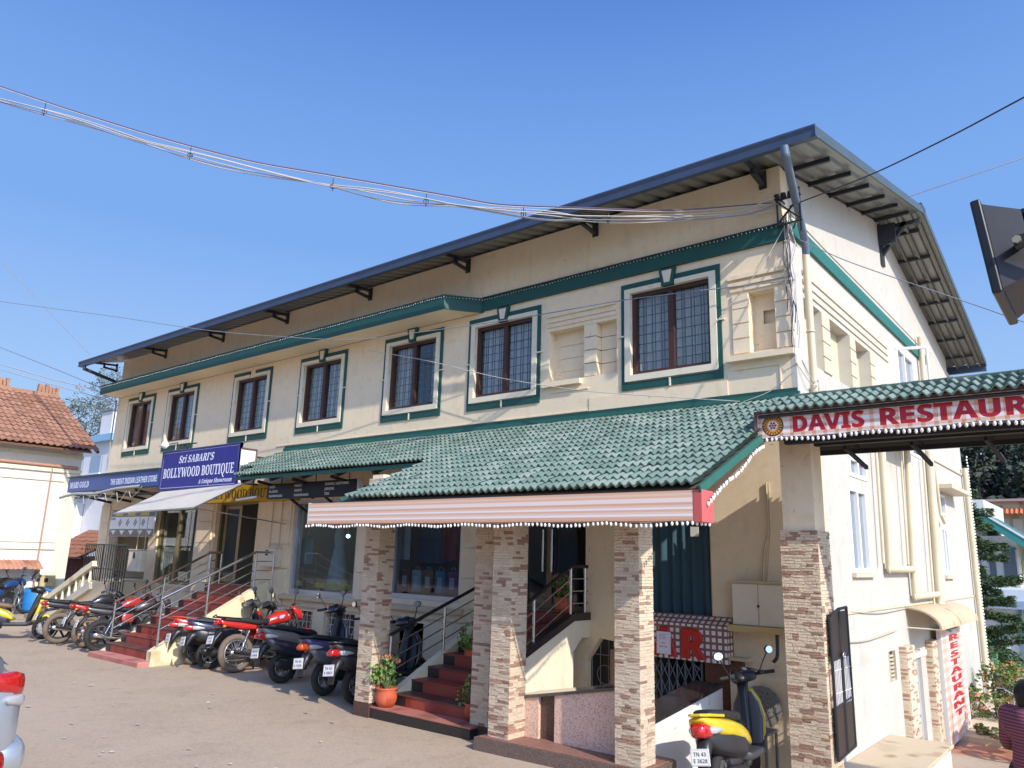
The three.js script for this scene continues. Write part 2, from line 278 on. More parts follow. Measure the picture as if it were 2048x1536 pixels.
// ---- cornices
{
  const s = new THREE.Shape([[-21.28, 0], [-21.28, 0.52], [-8.42, 0.52], [-8.2, 0.2], [-8.02, 0.001], [-8.02, 0]].map(q => new THREE.Vector2(...q)));
  const m = new THREE.Matrix4().makeBasis(V(1, 0, 0), V(0, 0, 1), V(0, -1, 0)).setPosition(0, 6.13, F + 0.002);
  const c = new MB().ext(s, 0.22, m).build('cornice', cream, bld);
  const s2 = new THREE.Shape([[-21.29, 0], [-21.29, 0.535], [-8.415, 0.535], [-8.185, 0.205], [-8.0, 0.001], [-8.0, 0]].map(q => new THREE.Vector2(...q)));
  const inner = new THREE.Path([[-21.275, 0.004], [-21.275, 0.515], [-8.425, 0.515], [-8.21, 0.195], [-8.04, 0.004]].map(q => new THREE.Vector2(...q))); s2.holes.push(inner);
  const m2 = m.clone().setPosition(0, 6.16, F + 0.0045); new MB().ext(s2, 0.255, m2).build('fascia', teal, c);
  new MB().box(-21.27, 6.132, F + 0.001, -8.5, 6.15, F + 0.5).build('weathered_top', mat(0.025, 0.07, 0.065, 0.9, { tex: T.dirty }), c);
  const d = new MB().box(-7.99, 5.925, F + 0.001, -2.93, 6.13, F + 0.05).build('cornice', teal, bld);
  new MB().box(-7.99, 6.131, F + 0.001, -2.93, 6.15, F + 0.075).build('cornice_lip', mat(0.03, 0.06, 0.06, 0.9), d);
  new MB().box(SX + 0.001, 6.17, -17.6, SX + 0.045, 6.37, -9.27).build('side_cornice', mat(0.018, 0.145, 0.12, 0.6, { tex: T.plaster }), bld);
  new MB().box(SX + 0.001, 6.374, -17.6, SX + 0.03, 6.40, -9.28).build('cornice_lip', sideWhite, bld);
}
// ---- upper windows
const curtainBlue = mat(0.74, 0.70, 0.63, 0.9, { tex: T.cloth });
function curtain(x0, x1, y0, y1, z, amp, folds, sd) { // a hanging cloth with folds
  const n = folds * 8, pos = [], m = 6;
  const P = (i, j) => { const t = i / n, f = Math.sin(t * folds * 2 * Math.PI + 0.8 * Math.sin(t * 9 + sd)) * amp * (0.6 + 0.4 * j / m) + amp * 0.5 * Math.sin(t * 5.3 + sd); return [x0 + (x1 - x0) * t, y1 + (y0 - y1) * j / m, z + f]; };
  for (let i = 0; i < n; i++) for (let j = 0; j < m; j++) { const a = P(i, j), b = P(i + 1, j), c = P(i + 1, j + 1), d = P(i, j + 1); pos.push(...a, ...d, ...c, ...a, ...c, ...b); }
  let g = new THREE.BufferGeometry(); g.setAttribute('position', new THREE.Float32BufferAttribute(pos, 3)); g = mergeVertices(g); g.computeVertexNormals(); return g;
}
const grilleM = mat(0.06, 0.085, 0.12, 0.5);
const paneM = mat(0.88, 0.90, 0.90, 0.04, { transmission: 1, thickness: 0, ior: 1.5 });
const curtainRed = mat(0.34, 0.16, 0.12, 0.9, { tex: T.cloth });
const curtainPale = mat(0.70, 0.70, 0.70, 0.9, { tex: T.cloth });
WX.forEach((c, i) => {
  const y0 = 4.46, y1 = 5.66, x0 = c - 0.6, x1 = c + 0.6;
  const t = new MB(), w = 0.055, zz = F - 0.12;
  t.box(x0, y1 - w, zz, x1, y1, F - 0.03).box(x0, y0, zz, x1, y0 + w, F - 0.03).box(x0, y0 + w, zz, x0 + w, y1 - w, F - 0.03).box(x1 - w, y0 + w, zz, x1, y1 - w, F - 0.03).box(c - 0.04, y0 + w, zz, c + 0.04, y1 - w, F - 0.035);
  const win = t.build('window', brownWood, bld);
  for (const s of [0, 1]) { const a = s ? c + 0.04 : x0 + w, b = s ? x1 - w : c - 0.04; new MB().box(a, y0 + w, zz + 0.03, b, y1 - w, zz + 0.036).build('pane', paneM, win); }
  const g = new MB(), gz = zz + 0.012; // safety grille behind the glass
  for (const s of [0, 1]) {
    const a = s ? c + 0.05 : x0 + w, b = s ? x1 - w : c - 0.05;
    for (let k = 1; k < 8; k++) { const y = y0 + w + (y1 - y0 - 2 * w) * k / 8; g.box(a, y - 0.006, gz - 0.006, b, y + 0.006, gz + 0.004); }
    for (let k = 1; k < 7; k++) { const x = a + (b - a) * (k + (k % 2 ? 0.18 : -0.18)) / 7; g.box(x - 0.005, y0 + w, gz - 0.005, x + 0.005, y1 - w, gz + 0.006); }
  }
  g.build('grille', grilleM, win);
  const cm = i === 0 ? curtainRed : i === 5 ? curtainPale : curtainBlue;
  const cu = new MB().add(curtain(x0 + 0.02, c - (i % 2 ? 0.06 : 0.01), y0, y1, zz - 0.05, 0.02, 5, i)).add(curtain(c + (i === 4 ? 0.35 : 0.0), x1 - 0.02, y0, y1, zz - 0.05, 0.02, 5, i + 3));
  cu.build('curtain', cm, win);
  // painted surround: green band, cream band, keystone
  const gr = new MB(), b = 0.085, gx0 = c - 0.75, gx1 = c + 0.75, gy0 = 4.25, gy1 = 5.81, gp = F + 0.022;
  const key = i !== 2;
  gr.box(gx0, gy0, F + 0.001, gx1, gy0 + b * 1.25, gp).box(gx0, gy0 + b * 1.25, F + 0.001, gx0 + b, gy1 - b, gp).box(gx1 - b, gy0 + b * 1.25, F + 0.001, gx1, gy1 - b, gp).box(gx0, gy1 - b, F + 0.001, c - 0.105, gy1, gp).box(c + 0.105, gy1 - b, F + 0.001, gx1, gy1, gp);
  const sur = gr.build('surround', teal, bld);
  const cr = new MB(), iw = 0.09;
  cr.box(x0 - iw, y0 - iw, F + 0.001, x1 + iw, y0 - 0.001, gp + 0.018).box(x0 - iw, y1 + 0.001, F + 0.001, c - 0.1, y1 + iw * 0.75, gp + 0.018).box(c + 0.1, y1 + 0.001, F + 0.001, x1 + iw, y1 + iw * 0.75, gp + 0.018).box(x0 - iw, y0 - 0.001, F + 0.001, x0 - 0.001, y1 + 0.001, gp + 0.018).box(x1 + 0.001, y0 - 0.001, F + 0.001, x1 + iw, y1 + 0.001, gp + 0.018);
  for (const s of [-1, 1]) cr.box(c + s * 0.745 - 0.05, 5.03, F + 0.003, c + s * 0.745 + 0.05, 5.05, gp + 0.01);
  cr.box(c - 0.012, gy0 - 0.01, F + 0.003, c + 0.012, gy0 + b * 1.3, gp + 0.012);
  cr.build('architrave', creamPale, sur);
  if (key) {
    const K = (a, bb, y, yy, z0, z1, mm, nm, par) => new MB().ext([[c - a, y], [c + a, y], [c + bb, yy], [c - bb, yy]], z1 - z0, M4([0, 0, z0])).build(nm, mm, par);
    K(0.08, 0.125, 5.655, 5.905, F + 0.004, F + 0.06, teal, 'keystone', sur); K(0.04, 0.075, 5.70, 5.875, F + 0.03, F + 0.068, creamPale, 'keystone_face', sur);
  }
});
// ---- relief between and beside the windows
{
  const n = new MB(); // niches: backs, jambs come with the wall's thickness
  const n2 = new MB(); n.box(-6.66, 4.5, F - 0.19, -5.42, 5.36, F - 0.17); n2.box(-3.5, 4.5, F - 0.19, -3.36, 5.35, F - 0.16).box(-3.21, 4.5, F - 0.19, -3.13, 5.35, F - 0.16).box(-3.36, 4.5, F - 0.19, -3.21, 4.93, F - 0.16).box(-3.36, 5.11, F - 0.19, -3.21, 5.35, F - 0.16).box(-3.37, 4.92, F - 0.235, -3.2, 5.12, F - 0.225);
  n.box(-6.645, 4.52, F - 0.17, -5.43, 4.545, F - 0.01);
  for (const y of [4.72, 4.92, 5.12]) n.box(-6.55, y, F - 0.17, -6.02, y + 0.18, F - 0.158);
  n.build('niche_back', cream, bld); n2.build('niche_back', cream, bld);
  const p = new MB();
  for (let k = 0; k < 4; k++) p.box(-6.0, 4.55 + k * 0.2, F - 0.168, -5.79, 4.55 + k * 0.2 + 0.186, F - 0.002);
  for (let k = 0; k < 4; k++) p.box(-5.785, 4.55 + k * 0.2, F - 0.168, -5.45, 4.55 + k * 0.2 + 0.188, F - 0.14);
  p.build('niche_pier', cream, bld);
  const m = new MB();
  const strip_ = (x0, x1, y, h = 0.025, d = 0.02) => m.box(x0, y, F + 0.001, x1, y + h, F + d);
  strip_(-6.66, -5.44, 5.40, 0.05); strip_(-6.66, -5.44, 5.475, 0.04); strip_(-6.66, -5.44, 5.56, 0.05, 0.03);
  strip_(-6.72, -6.03, 4.45, 0.075, 0.075); strip_(-6.6, -5.92, 4.36, 0.02, 0.016); strip_(-13.6, -5.92, 4.03, 0.018, 0.014);
  strip_(-3.72, -2.92, 5.37, 0.045); strip_(-3.74, -2.92, 5.44, 0.05, 0.035); strip_(-3.74, -2.92, 5.53, 0.055, 0.05);
  strip_(-3.76, -2.92, 4.43, 0.07, 0.1); strip_(-3.7, -3.12, 4.33, 0.018, 0.016); m.box(-3.13, 3.85, F + 0.001, -3.115, 4.325, F + 0.016);
  for (let k = 0; k < 4; k++) for (const [a, b] of [[-3.7, -3.485], [-3.145, -2.93]]) m.box(a, 4.545 + k * 0.2, F + 0.001, b, 4.545 + k * 0.2 + 0.182, F + 0.018);
  m.box(-5.9, 3.7, F + 0.001, -3.8, 4.22, F + 0.012);
  m.build('moulding', cream, bld);
  const q = new MB(); // corner pilaster below the cornice, side face of it is white
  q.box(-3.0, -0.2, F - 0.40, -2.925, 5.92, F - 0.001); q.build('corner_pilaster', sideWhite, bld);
  // side wall niches and strips
  const s = new MB();
  const sb = (u0, u1, y0, y1, d0, d1) => s.box(SX + d0, y0, -u1, SX + d1, y1, -u0);
  sb(9.7, 13.05, 4.5, 5.47, -0.2, -0.17);
  for (const [a, b] of [[10.5, 10.85], [11.85, 12.15], [13.0, 13.3]]) for (let k = 0; k < 4; k++) sb(a, b, 4.55 + k * 0.22, 4.55 + k * 0.22 + 0.2, 0.001, 0.02);
  sb(9.5, 14.3, 5.62, 5.66, 0.001, 0.02); sb(9.5, 14.3, 5.75, 5.79, 0.001, 0.02); sb(9.5, 14.3, 5.5, 5.53, 0.001, 0.02); sb(9.6, 20.9, 4.12, 4.16, 0.001, 0.03); sb(9.3, 20.9, 1.33, 1.37, 0.001, 0.02);
  s.build('side_moulding', pipeCream, bld);
}

// ================================================================ TILED ENTRANCE CANOPY
const SL = 0.437, SLA = Math.atan(SL), SLC = Math.cos(SLA);
const planeY = (z) => 3.86 - SL * (z - F);                    // tile bed of the canopy
const tileMs = [[0.145, 0.21, 0.172], [0.165, 0.232, 0.19], [0.125, 0.188, 0.15], [0.21, 0.268, 0.222]].map(c => mat(...c, 0.85, { tex: T.tile, bumpScale: 0.002 }));
const tileW = 0.186, tileL = 0.235, rowStep = 0.2;
function waveTile(w, l, amp, seg, waves, th, drop) { // roll tile: x across, +z down the slope, thick lower edge
  const pos = [], Y = (t) => amp * (0.5 + 0.5 * Math.cos(t * waves * 2 * Math.PI)) ** 1.0;
  for (let i = 0; i < seg; i++) {
    const a = i / seg, b = (i + 1) / seg, xa = (a - 0.5) * w, xb = (b - 0.5) * w, ya = Y(a), yb = Y(b), z0 = -l / 2, z1 = l / 2;
    pos.push(xa, ya, z0, xa, ya + drop, z1, xb, yb + drop, z1, xa, ya, z0, xb, yb + drop, z1, xb, yb, z0);
    pos.push(xa, ya + drop, z1, xa, ya + drop - th, z1, xb, yb + drop - th, z1, xa, ya + drop, z1, xb, yb + drop - th, z1, xb, yb + drop, z1);
    pos.push(xa, ya + drop - th, z1, xa, ya - th, z0, xb, yb + drop - th, z1, xb, yb + drop - th, z1, xa, ya - th, z0, xb, yb - th, z0);
  }
  const g = new THREE.BufferGeometry(); g.setAttribute('position', new THREE.Float32BufferAttribute(pos, 3)); g.computeVertexNormals();
  return uvMetres(strip(toCreasedNormals(g, 0.9)));
}
const tileGeo = [0, 1, 2].map(i => waveTile(tileW - 0.002, tileL, 0.036 + i * 0.002, 18, 2, 0.02, 0.03));
function layTiles(parent, spots, rotX, limit) { // spots: [x, y, z] world; the nearest ones single parts, the rest one part
  const P = parent.position; spots.forEach(s => s.d = Math.hypot(s[0], s[1] - 1.95, s[2]));
  spots.sort((a, b) => a.d - b.d);
  const rest = [new MB(), new MB(), new MB(), new MB()]; let any = false;
  spots.forEach((s, i) => {
    const r = s[3] !== undefined ? s[3] : rotX, e = [r + rr(-0.012, 0.012), rr(-0.012, 0.012), rr(-0.006, 0.006)], gi = Math.floor(rnd() * 3), mi = Math.floor(rnd() * 4), p = [s[0], s[1] + rr(0, 0.004), s[2]];
    if (i < limit) piece('roof_tile', tileGeo[gi], tileMs[mi], parent, [p[0] - P.x, p[1] - P.y, p[2] - P.z], e);
    else { rest[mi].add(tileGeo[gi].clone(), M4(p, e)); any = true; }
  });
  rest.forEach((b, i) => { if (b.g.length) b.build('roof_tile', tileMs[i], parent, { kind: 'stuff' }); });
}
const can = thing('entrance_canopy', 'sloping green tiled canopy over the shop fronts and entrance steps', 'canopy', [-7, 2.5, -7.5]);
{
  const spots = [];
  const rows = Math.floor(3.27 / rowStep);
  for (let r = 0; r < rows; r++) {
    const z = F + 0.06 + (r + 0.5) * rowStep * SLC, y = planeY(z) + 0.03;
    const x0 = z < -8.02 ? -13.2 : z < -7.56 ? -12.55 : -7.55;
    for (let x = -2.93; x > x0; x -= tileW) spots.push([x - (r % 2) * 0.0, y, z]);
  }
  layTiles(can, spots, SLA, 300);
  const deck = new MB();
  const deckPart = (x0, x1, z0, z1) => { const b = new THREE.BoxGeometry(x1 - x0, 0.03, (z1 - z0) / SLC); const zc = (z0 + z1) / 2; deck.add(b, M4([(x0 + x1) / 2, planeY(zc) - 0.015, zc], [SLA, 0, 0])); };
  deckPart(-13.25, -2.84, F + 0.005, -8.03); deckPart(-12.6, -2.84, -8.02, -7.54); deckPart(-7.6, -2.84, -7.53, -6.03);
  deck.build('deck', mat(0.12, 0.085, 0.06, 0.85), can);
  const raf = new MB();
  for (let x = -12.5; x < -2.9; x += 0.9) raf.beam([x, planeY(F) - 0.09, F + 0.01], [x, planeY(x < -7.5 ? -7.6 : -6.1) - 0.09, x < -7.5 ? -7.6 : -6.1], 0.06, 0.1);
  raf.build('rafter', mat(0.06, 0.045, 0.035, 0.8), can);
  const br = new MB(); for (let x = -12.2; x < -7.6; x += 1.05) br.beam([x, 2.95, F + 0.01], [x, 3.15, -7.75], 0.04, 0.05).beam([x, 2.6, F + 0.015], [x, 3.05, -8.2], 0.035, 0.04); br.build('strut', steelDark, can);
  const vt = new MB(); // green barge boards on the exposed edges, painted flashing on the wall
  const side = (x, za, zb) => vt.beam([x, planeY(za) + 0.0, za], [x, planeY(zb) + 0.0, zb], 0.025, 0.075);
  side(-2.815, -7.45, -5.99); side(-7.625, -7.56, -6.02);
  vt.box(-13.3, planeY(F) + 0.05, F + 0.002, -2.9, planeY(F) + 0.11, F + 0.05);
  vt.beam([-12.6, planeY(-7.53) - 0.03, -7.52], [-7.6, planeY(-7.53) - 0.03, -7.52], 0.02, 0.06);
  vt.build('barge_board', mat(0.025, 0.13, 0.10, 0.6, { tex: T.metal }), can);
  new MB().box(-13.3, planeY(F) + 0.115, F + 0.001, -2.93, planeY(F) + 0.16, F + 0.02).build('painted_band', teal, can);
}
// ---- gateway roof over the drive
const gate = thing('gateway_roof', 'ridged green tiled gateway roof spanning the drive at the right corner', 'roof', [-0.5, 3.2, -8]);
{
  const RY = 3.70, RZ = -8.0, fe = -7.46, be = -8.74, sb = 0.62, spots = [];
  for (let r = 0; r < 3; r++) { const z = RZ + 0.1 + r * rowStep * SLC; for (let x = -2.72; x < 3.2; x += tileW) spots.push([x, RY - 0.03 - SL * (z - RZ), z]); }
  const sba = -Math.atan(sb);
  for (let r = 0; r < 4; r++) { const z = RZ - 0.1 - r * rowStep * 0.86; for (let x = -2.62; x < 3.2; x += tileW) spots.push([x, RY - 0.03 + sb * (z - RZ), z, Math.PI + sba - 0.0]); }
  // rear tiles face the other way: turn about y instead
  const front = spots.filter(s => s[3] === undefined), rear = spots.filter(s => s[3] !== undefined);
  layTiles(gate, front, SLA, 110);
  const rb = new MB(); rear.forEach(s => rb.add(tileGeo[0].clone(), M4([s[0], s[1], s[2]], [0, Math.PI, 0]).multiply(M4([0, 0, 0], [Math.atan(sb), 0, 0])))); rb.build('rear_tile', tileMs[0], gate, { kind: 'stuff' });
  const ridge = new THREE.CylinderGeometry(0.085, 0.095, 0.29, 10, 1, false, 0, Math.PI), col = new THREE.CylinderGeometry(0.105, 0.105, 0.055, 10, 1, false, 0, Math.PI);
  for (let x = -2.45, i = 0; x < 3.2; x += 0.285, i++) {
    const b = new MB(); b.add(ridge.clone(), M4([x, RY + 0.0, RZ], [0, 0, Math.PI / 2]).multiply(M4([0, 0, 0], [0, Math.PI, 0]))).add(col.clone(), M4([x - 0.14, RY + 0.0, RZ], [0, 0, Math.PI / 2]).multiply(M4([0, 0, 0], [0, Math.PI, 0])));
    b.build('ridge_tile', tileMs[(i * 7) % 4], gate);
  }
  const d = new MB();
  d.add(new THREE.BoxGeometry(6.2, 0.025, 0.6), M4([0.26, RY - 0.07 - SL * 0.26, RZ + 0.27], [SLA, 0, 0])).add(new THREE.BoxGeometry(6, 0.025, 0.85), M4([0.36, RY - 0.07 - sb * 0.36, RZ - 0.37], [-Math.atan(sb), 0, 0]));
  d.build('deck', mat(0.035, 0.035, 0.035, 0.8), gate);
  const f = new MB();
  f.box(-2.62, 3.16, -8.15, 3.3, 3.24, -8.05).box(-2.62, 3.12, -7.62, 3.3, 3.2, -7.54).box(-2.62, 3.13, -8.62, 3.3, 3.18, -8.57);
  f.build('steel_beam', blackMatt, gate);
  const rf = new MB(); for (let x = -2.2; x < 3.2; x += 0.62) rf.beam([x, 3.17, -7.58], [x, 3.62, -8.0], 0.03, 0.04).beam([x, 3.17, -8.6], [x, 3.62, -8.0], 0.03, 0.04).beam([x, 3.13, -8.1], [x + 0.06, 2.98, -8.66], 0.03, 0.04); rf.build('truss', blackMatt, gate);
}
// ---- string of small white bulbs
const bulbG = new THREE.SphereGeometry(0.0155, 7, 5);
const bulbM = mat(0.85, 0.83, 0.78, 0.25), wireM = mat(0.03, 0.035, 0.03, 0.6);
function bulbs(label, pts, step, sag = 0.012, group = 'strings of small bulbs', r = 1) {
  const t = thing('string_lights', label, 'string lights', pts[0], group), b = new MB(), w = []; let n = 0;
  for (let i = 1; i < pts.length; i++) {
    const A = V(...pts[i - 1]), B = V(...pts[i]), L = A.distanceTo(B), k = Math.max(2, Math.round(L / step));
    for (let j = 0; j < k; j++) { const p = A.clone().lerp(B, j / k); p.y += sag * Math.sin((n++) * 0.37) + rr(-0.004, 0.004); w.push([p.x, p.y + 0.012, p.z]); b.add(bulbG.clone(), M4([p.x + rr(-0.006, 0.006), p.y - 0.006, p.z + rr(-0.006, 0.006)], [0, 0, 0], [r, 1.45 * r, r])); }
  }
  new MB().add(new THREE.TubeGeometry(new THREE.CatmullRomCurve3(w.map(p => V(...p))), w.length, 0.004, 4)).build('wire', wireM, t);
  b.build('bulb', bulbM, t, { kind: 'stuff' }); return t;
}
bulbs('string of white bulbs along the bottom of the peach striped sign', [[-8.22, 2.262, -5.985], [-2.88, 2.262, -5.985], [-2.80, 2.275, -6.22]], 0.05, 0.01, 'strings of small bulbs', 0.85);
bulbs('string of white bulbs under the red lettered restaurant sign on the gateway', [[-2.87, 3.165, -7.475], [1.9, 3.165, -7.475]], 0.05);
bulbs('string of white bulbs down the sloping right edge of the canopy', [[-2.785, 3.10, -7.42], [-2.785, 2.86, -6.9], [-2.785, 2.62, -6.45], [-2.785, 2.44, -6.05]], 0.05, 0.02);
bulbs('string of white bulbs along the top of the green wall cornice', [[-21.2, 6.10, F + 0.552], [-8.42, 6.12, F + 0.552], [-7.98, 6.10, F + 0.08], [-2.95, 6.12, F + 0.08]], 0.055, 0.004, undefined, 0.42);
bulbs('string of white bulbs hanging down the far rear corner of the side wall', [[SX + 0.12, 4.6, -21.05], [SX + 0.12, -0.6, -21.05]], 0.07, 0, undefined, 1.3);

// ================================================================ STONE CLAD PILLARS
const stoneGeo = [0, 1, 2, 3].map(k => { // rough split stone slip: unit box, front face +z broken up
  const g = new THREE.BoxGeometry(1, 1, 1, 3, 2, 1), p = g.attributes.position;
  for (let i = 0; i < p.count; i++) if (p.getZ(i) > 0.49) { const e = (Math.abs(p.getX(i)) > 0.49 || Math.abs(p.getY(i)) > 0.49); p.setZ(i, 0.5 + (e ? -0.08 : 0.0) + (hash(Math.round(p.getX(i) * 6) + 9, Math.round(p.getY(i) * 4) + 9, k + 1) - 0.5) * 0.42); }
  return uvMetres(strip(toCreasedNormals(g.toNonIndexed(), 0.3)));
});
const paleStone = [[0.66, 0.53, 0.375], [0.70, 0.57, 0.41], [0.62, 0.49, 0.345], [0.68, 0.54, 0.39]].map(c => mat(...c, 0.85, { tex: T.stone, bumpScale: 0.006 }));
const brownStone = [[0.38, 0.225, 0.15], [0.43, 0.26, 0.175], [0.33, 0.19, 0.135], [0.47, 0.30, 0.205]].map(c => mat(...c, 0.85, { tex: T.stone, bumpScale: 0.006 }));
const mortar = mat(0.58, 0.46, 0.325, 0.9, { tex: T.stone });
function cladFace(parent, len, y0, y1, origin, turn, limit, rest) { // a face: courses of slips; origin = lower left corner, turn about y
  const P = parent.position, c = Math.cos(turn), s = Math.sin(turn); let n = 0;
  for (let y = y0; y < y1 - 0.012;) {
    const h = Math.min(rr(0.022, 0.036), y1 - y); let x = 0; let brown = rnd() < 0.22;
    while (x < len - 0.004) {
      const w = Math.min(len - x, rr(0.055, 0.145)); const b = brown ? rnd() < 0.30 : rnd() < 0.17; brown = b;
      const W = len - x - w < 0.035 ? len - x : w, d = 0.013 + (b ? rr(0.002, 0.006) : rr(0, 0.003));
      const lx = x + W / 2, lz = d / 2, wx = origin[0] + lx * c + lz * s, wz = origin[2] - lx * s + lz * c;
      const m = (b ? brownStone : paleStone)[Math.floor(rnd() * 4)], gi = Math.floor(rnd() * 4);
      if (n < limit) piece('stone', stoneGeo[gi], m, parent, [wx - P.x, y + h / 2 - P.y, wz - P.z], [0, turn, 0], [W - 0.0018, h - 0.0018, d]);
      else rest[b ? 1 : 0].add(stoneGeo[gi].clone(), M4([wx, y + h / 2, wz], [0, turn, 0], [W - 0.003, h - 0.003, d]));
      n++; x += W;
    }
    y += h;
  }
  return n;
}
function pillar(label, x0, x1, z0, z1, y0, top, clad, base) { // z1 = front
  const t = thing('stone_pillar', label, 'pillar', [(x0 + x1) / 2, y0, (z0 + z1) / 2], 'stone clad pillars of the entrance');
  const i = 0.014;
  new MB().box(x0 + i, y0 - 0.05, z0 + i, x1 - i, clad, z1 - i).build('core', mortar, t);
  const rest = [new MB(), new MB()];
  const a = cladFace(t, x1 - x0, y0, clad, [x0, 0, z1 - i], 0, 170, rest);
  cladFace(t, z1 - z0, y0, clad, [x1 - i, 0, z1], Math.PI / 2, 295 - Math.min(a, 170), rest);
  cladFace(t, z1 - z0, y0, clad, [x0 + i, 0, z0], -Math.PI / 2, 0, rest);
  rest.forEach((r, k) => { if (r.g.length) r.build('stone', (k ? brownStone : paleStone)[0], t, { kind: 'stuff' }); });
  if (top > clad) new MB().box(x0 + 0.03, clad + 0.001, z0 + 0.03, x1 - 0.03, top, z1 - 0.03).build('upper_shaft', cream, t);
  if (base) new MB().box(x0 - 0.006, base, z0 - 0.006, x1 + 0.006, y0 - 0.001, z1 + 0.006).build('plinth', mat(0.10, 0.055, 0.045, 0.4, { tex: T.granite }), t);
  return t;
}
pillar('stone clad pillar at the left of the red entrance steps beside the potted geranium', -7.76, -7.49, -6.85, -6.58, 0.16, 2.95, 2.9, -0.02);
pillar('slim stone clad pillar right of the entrance steps, standing on a black base', -5.98, -5.72, -7.0, -6.74, 0.13, 2.95, 2.9, -0.02);
pillar('stone clad pillar on the granite kerb, left of the pink granite wall', -5.45, -5.18, -6.70, -6.43, 0.13, 2.8, 2.75);
pillar('stone clad pillar in front of the bar sign, between granite and white walls', -3.935, -3.665, -6.72, -6.45, 0.10, 2.8, 2.75);
pillar('tall corner pillar with stone lower half and plain plaster top beside the iron gate', -2.84, -2.46, -8.28, -7.9, -0.2, 3.45, 2.29, -0.7);

// ================================================================ STAIRS AND RAILINGS
const blackTile = mat(0.03, 0.028, 0.028, 0.3, { tex: T.granite }), treadM = mat(0.14, 0.06, 0.048, 0.45, { tex: T.dirty }), slabRed = mat(0.42, 0.16, 0.12, 0.7, { tex: T.dirty });
function stairs(t, x0, x1, zs, y0, n, rise, tread, blackAt) {
  for (let i = 0; i < n; i++) {
    const y = y0 + i * rise, z = zs - i * tread;
    const st = new MB().box(x0, y - 0.02, z - tread - 0.02, x1, y + rise - 0.02, z - 0.012).build('step', creamDark, t);
    const bw = 0.2;
    for (const [a, b, m, nm] of [[x0, x0 + bw, blackTile, 'black_riser'], [x0 + bw, x1 - (blackAt ? bw : 0), redOxide, 'red_riser'], ...(blackAt ? [[x1 - bw, x1, blackTile, 'black_riser']] : [])]) {
      new MB().box(a + 0.001, y, z - 0.011, b - 0.001, y + rise - 0.021, z).build(nm, m, st);
    }
    new MB().box(x0, y + rise - 0.0195, z - tread - 0.001, x1, y + rise, z + 0.012, 0.006).build('tread', i % 2 && !blackAt ? redOxide : treadM, st);
  }
}
function wedge(b, x0, x1, pts) { const m = new THREE.Matrix4().makeBasis(V(0, 0, -1), V(0, 1, 0), V(1, 0, 0)).setPosition(x0, 0, 0); return b.ext(pts, x1 - x0, m); }
const s1 = thing('entrance_staircase', 'red and black stepped entrance staircase between the stone pillars', 'staircase', [-6.7, 0, -7.6]);
{
  stairs(s1, -7.35, -5.98, -6.87, 0.13, 8, 0.135, 0.28, false);
  const sl = new MB().box(-7.5, -0.05, -6.95, -5.85, 0.10, -6.6).build('base_slab', blackTile, s1);
  new MB().box(-7.5, 0.101, -6.95, -5.85, 0.128, -6.605, 0.008).build('slab_top', slabRed, sl);
  const w = new MB(); wedge(w, -7.47, -7.352, [[6.88, 0], [6.88, 0.26], [9.0, 1.30], [9.0, 0]]); w.build('stringer', cream, s1);
  const w2 = new MB(); wedge(w2, -5.978, -5.87, [[6.9, 0], [6.9, 0.50], [8.62, 1.14], [8.998, 1.14], [8.998, 0.92], [8.8, 0.92], [8.60, 0.76], [8.60, 0]]); w2.build('stringer', creamPale, s1);
  const k = new MB(); wedge(k, -5.985, -5.862, [[6.9, 0.505], [6.9, 0.60], [8.62, 1.24], [8.998, 1.24], [8.998, 1.145], [8.62, 1.145]]); k.build('coping', blackTile, s1);
  new MB().box(-7.35, 1.05, -9.6, -5.98, 1.21, -9.111).build('landing', treadM, s1);
}
const s2 = thing('boutique_staircase', 'straight red and black staircase with cream side walls below the blue boutique sign', 'staircase', [-13.95, 0, -7.6]);
{
  stairs(s2, -14.75, -13.1, -6.62, 0.09, 8, 0.145, 0.255, false);
  new MB().box(-14.85, -0.05, -6.7, -12.96, 0.088, -6.36, 0.02).build('base_slab', mat(0.50, 0.20, 0.16, 0.8, { tex: T.dirty }), s2);
  for (const [a, b, dy] of [[-14.89, -14.752, -0.17], [-13.098, -12.95, 0]]) { const w = new MB(); wedge(w, a, b, [[6.56, -0.02], [6.56, 0.24 + dy], [6.66, 0.30 + dy], [8.66, 1.38 + dy], [8.66, -0.02]]); w.build('stringer', mat(0.76, 0.66, 0.42, 0.85, { tex: T.dirty, bumpScale: 0.004 }), s2); }
  new MB().box(-15.75, -0.05, -8.99, -12.94, 1.235, -8.662).build('landing', cream, s2);
}
function rail(label, x, low, high, flat, yl, yh, posts, group, lines = 3, gap = 0.15, hm = black) { // low/high: z; handrail heights
  const t = thing('stair_railing', label, 'railing', [x, 0, low], group);
  const h = new MB(); h.path([[x, yl, low], [x, yh, high], ...flat.map(q => [q[0], yh, q[1]])], 0.024, 8); h.build('handrail', hm, t);
  for (let k = 1; k <= lines; k++) new MB().path([[x, yl - gap * k, low], [x, yh - gap * k, high], ...flat.map(q => [q[0], yh - gap * k, q[1]])], 0.010, 6).build('rail', steel, t);
  for (const [z, yb, yt, px] of posts) new MB().bar([px ?? x, yb, z], [px ?? x, yt, z], 0.019, 8).build('post', steel, t);
  return t;
}
const handBrown = mat(0.10, 0.06, 0.045, 0.35);
rail('steel railing with brown handrail on the left of the boutique staircase', -14.82, -6.7, -8.5, [[-14.82, -8.75], [-15.3, -8.75]], 0.93, 1.86, [[-6.72, 0.3, 0.93], [-7.6, 0.8, 1.4], [-8.5, 1.28, 1.86], [-8.75, 1.23, 1.86], [-8.75, 1.23, 1.86, -15.3]], 'stair railings', 3, 0.16, handBrown);
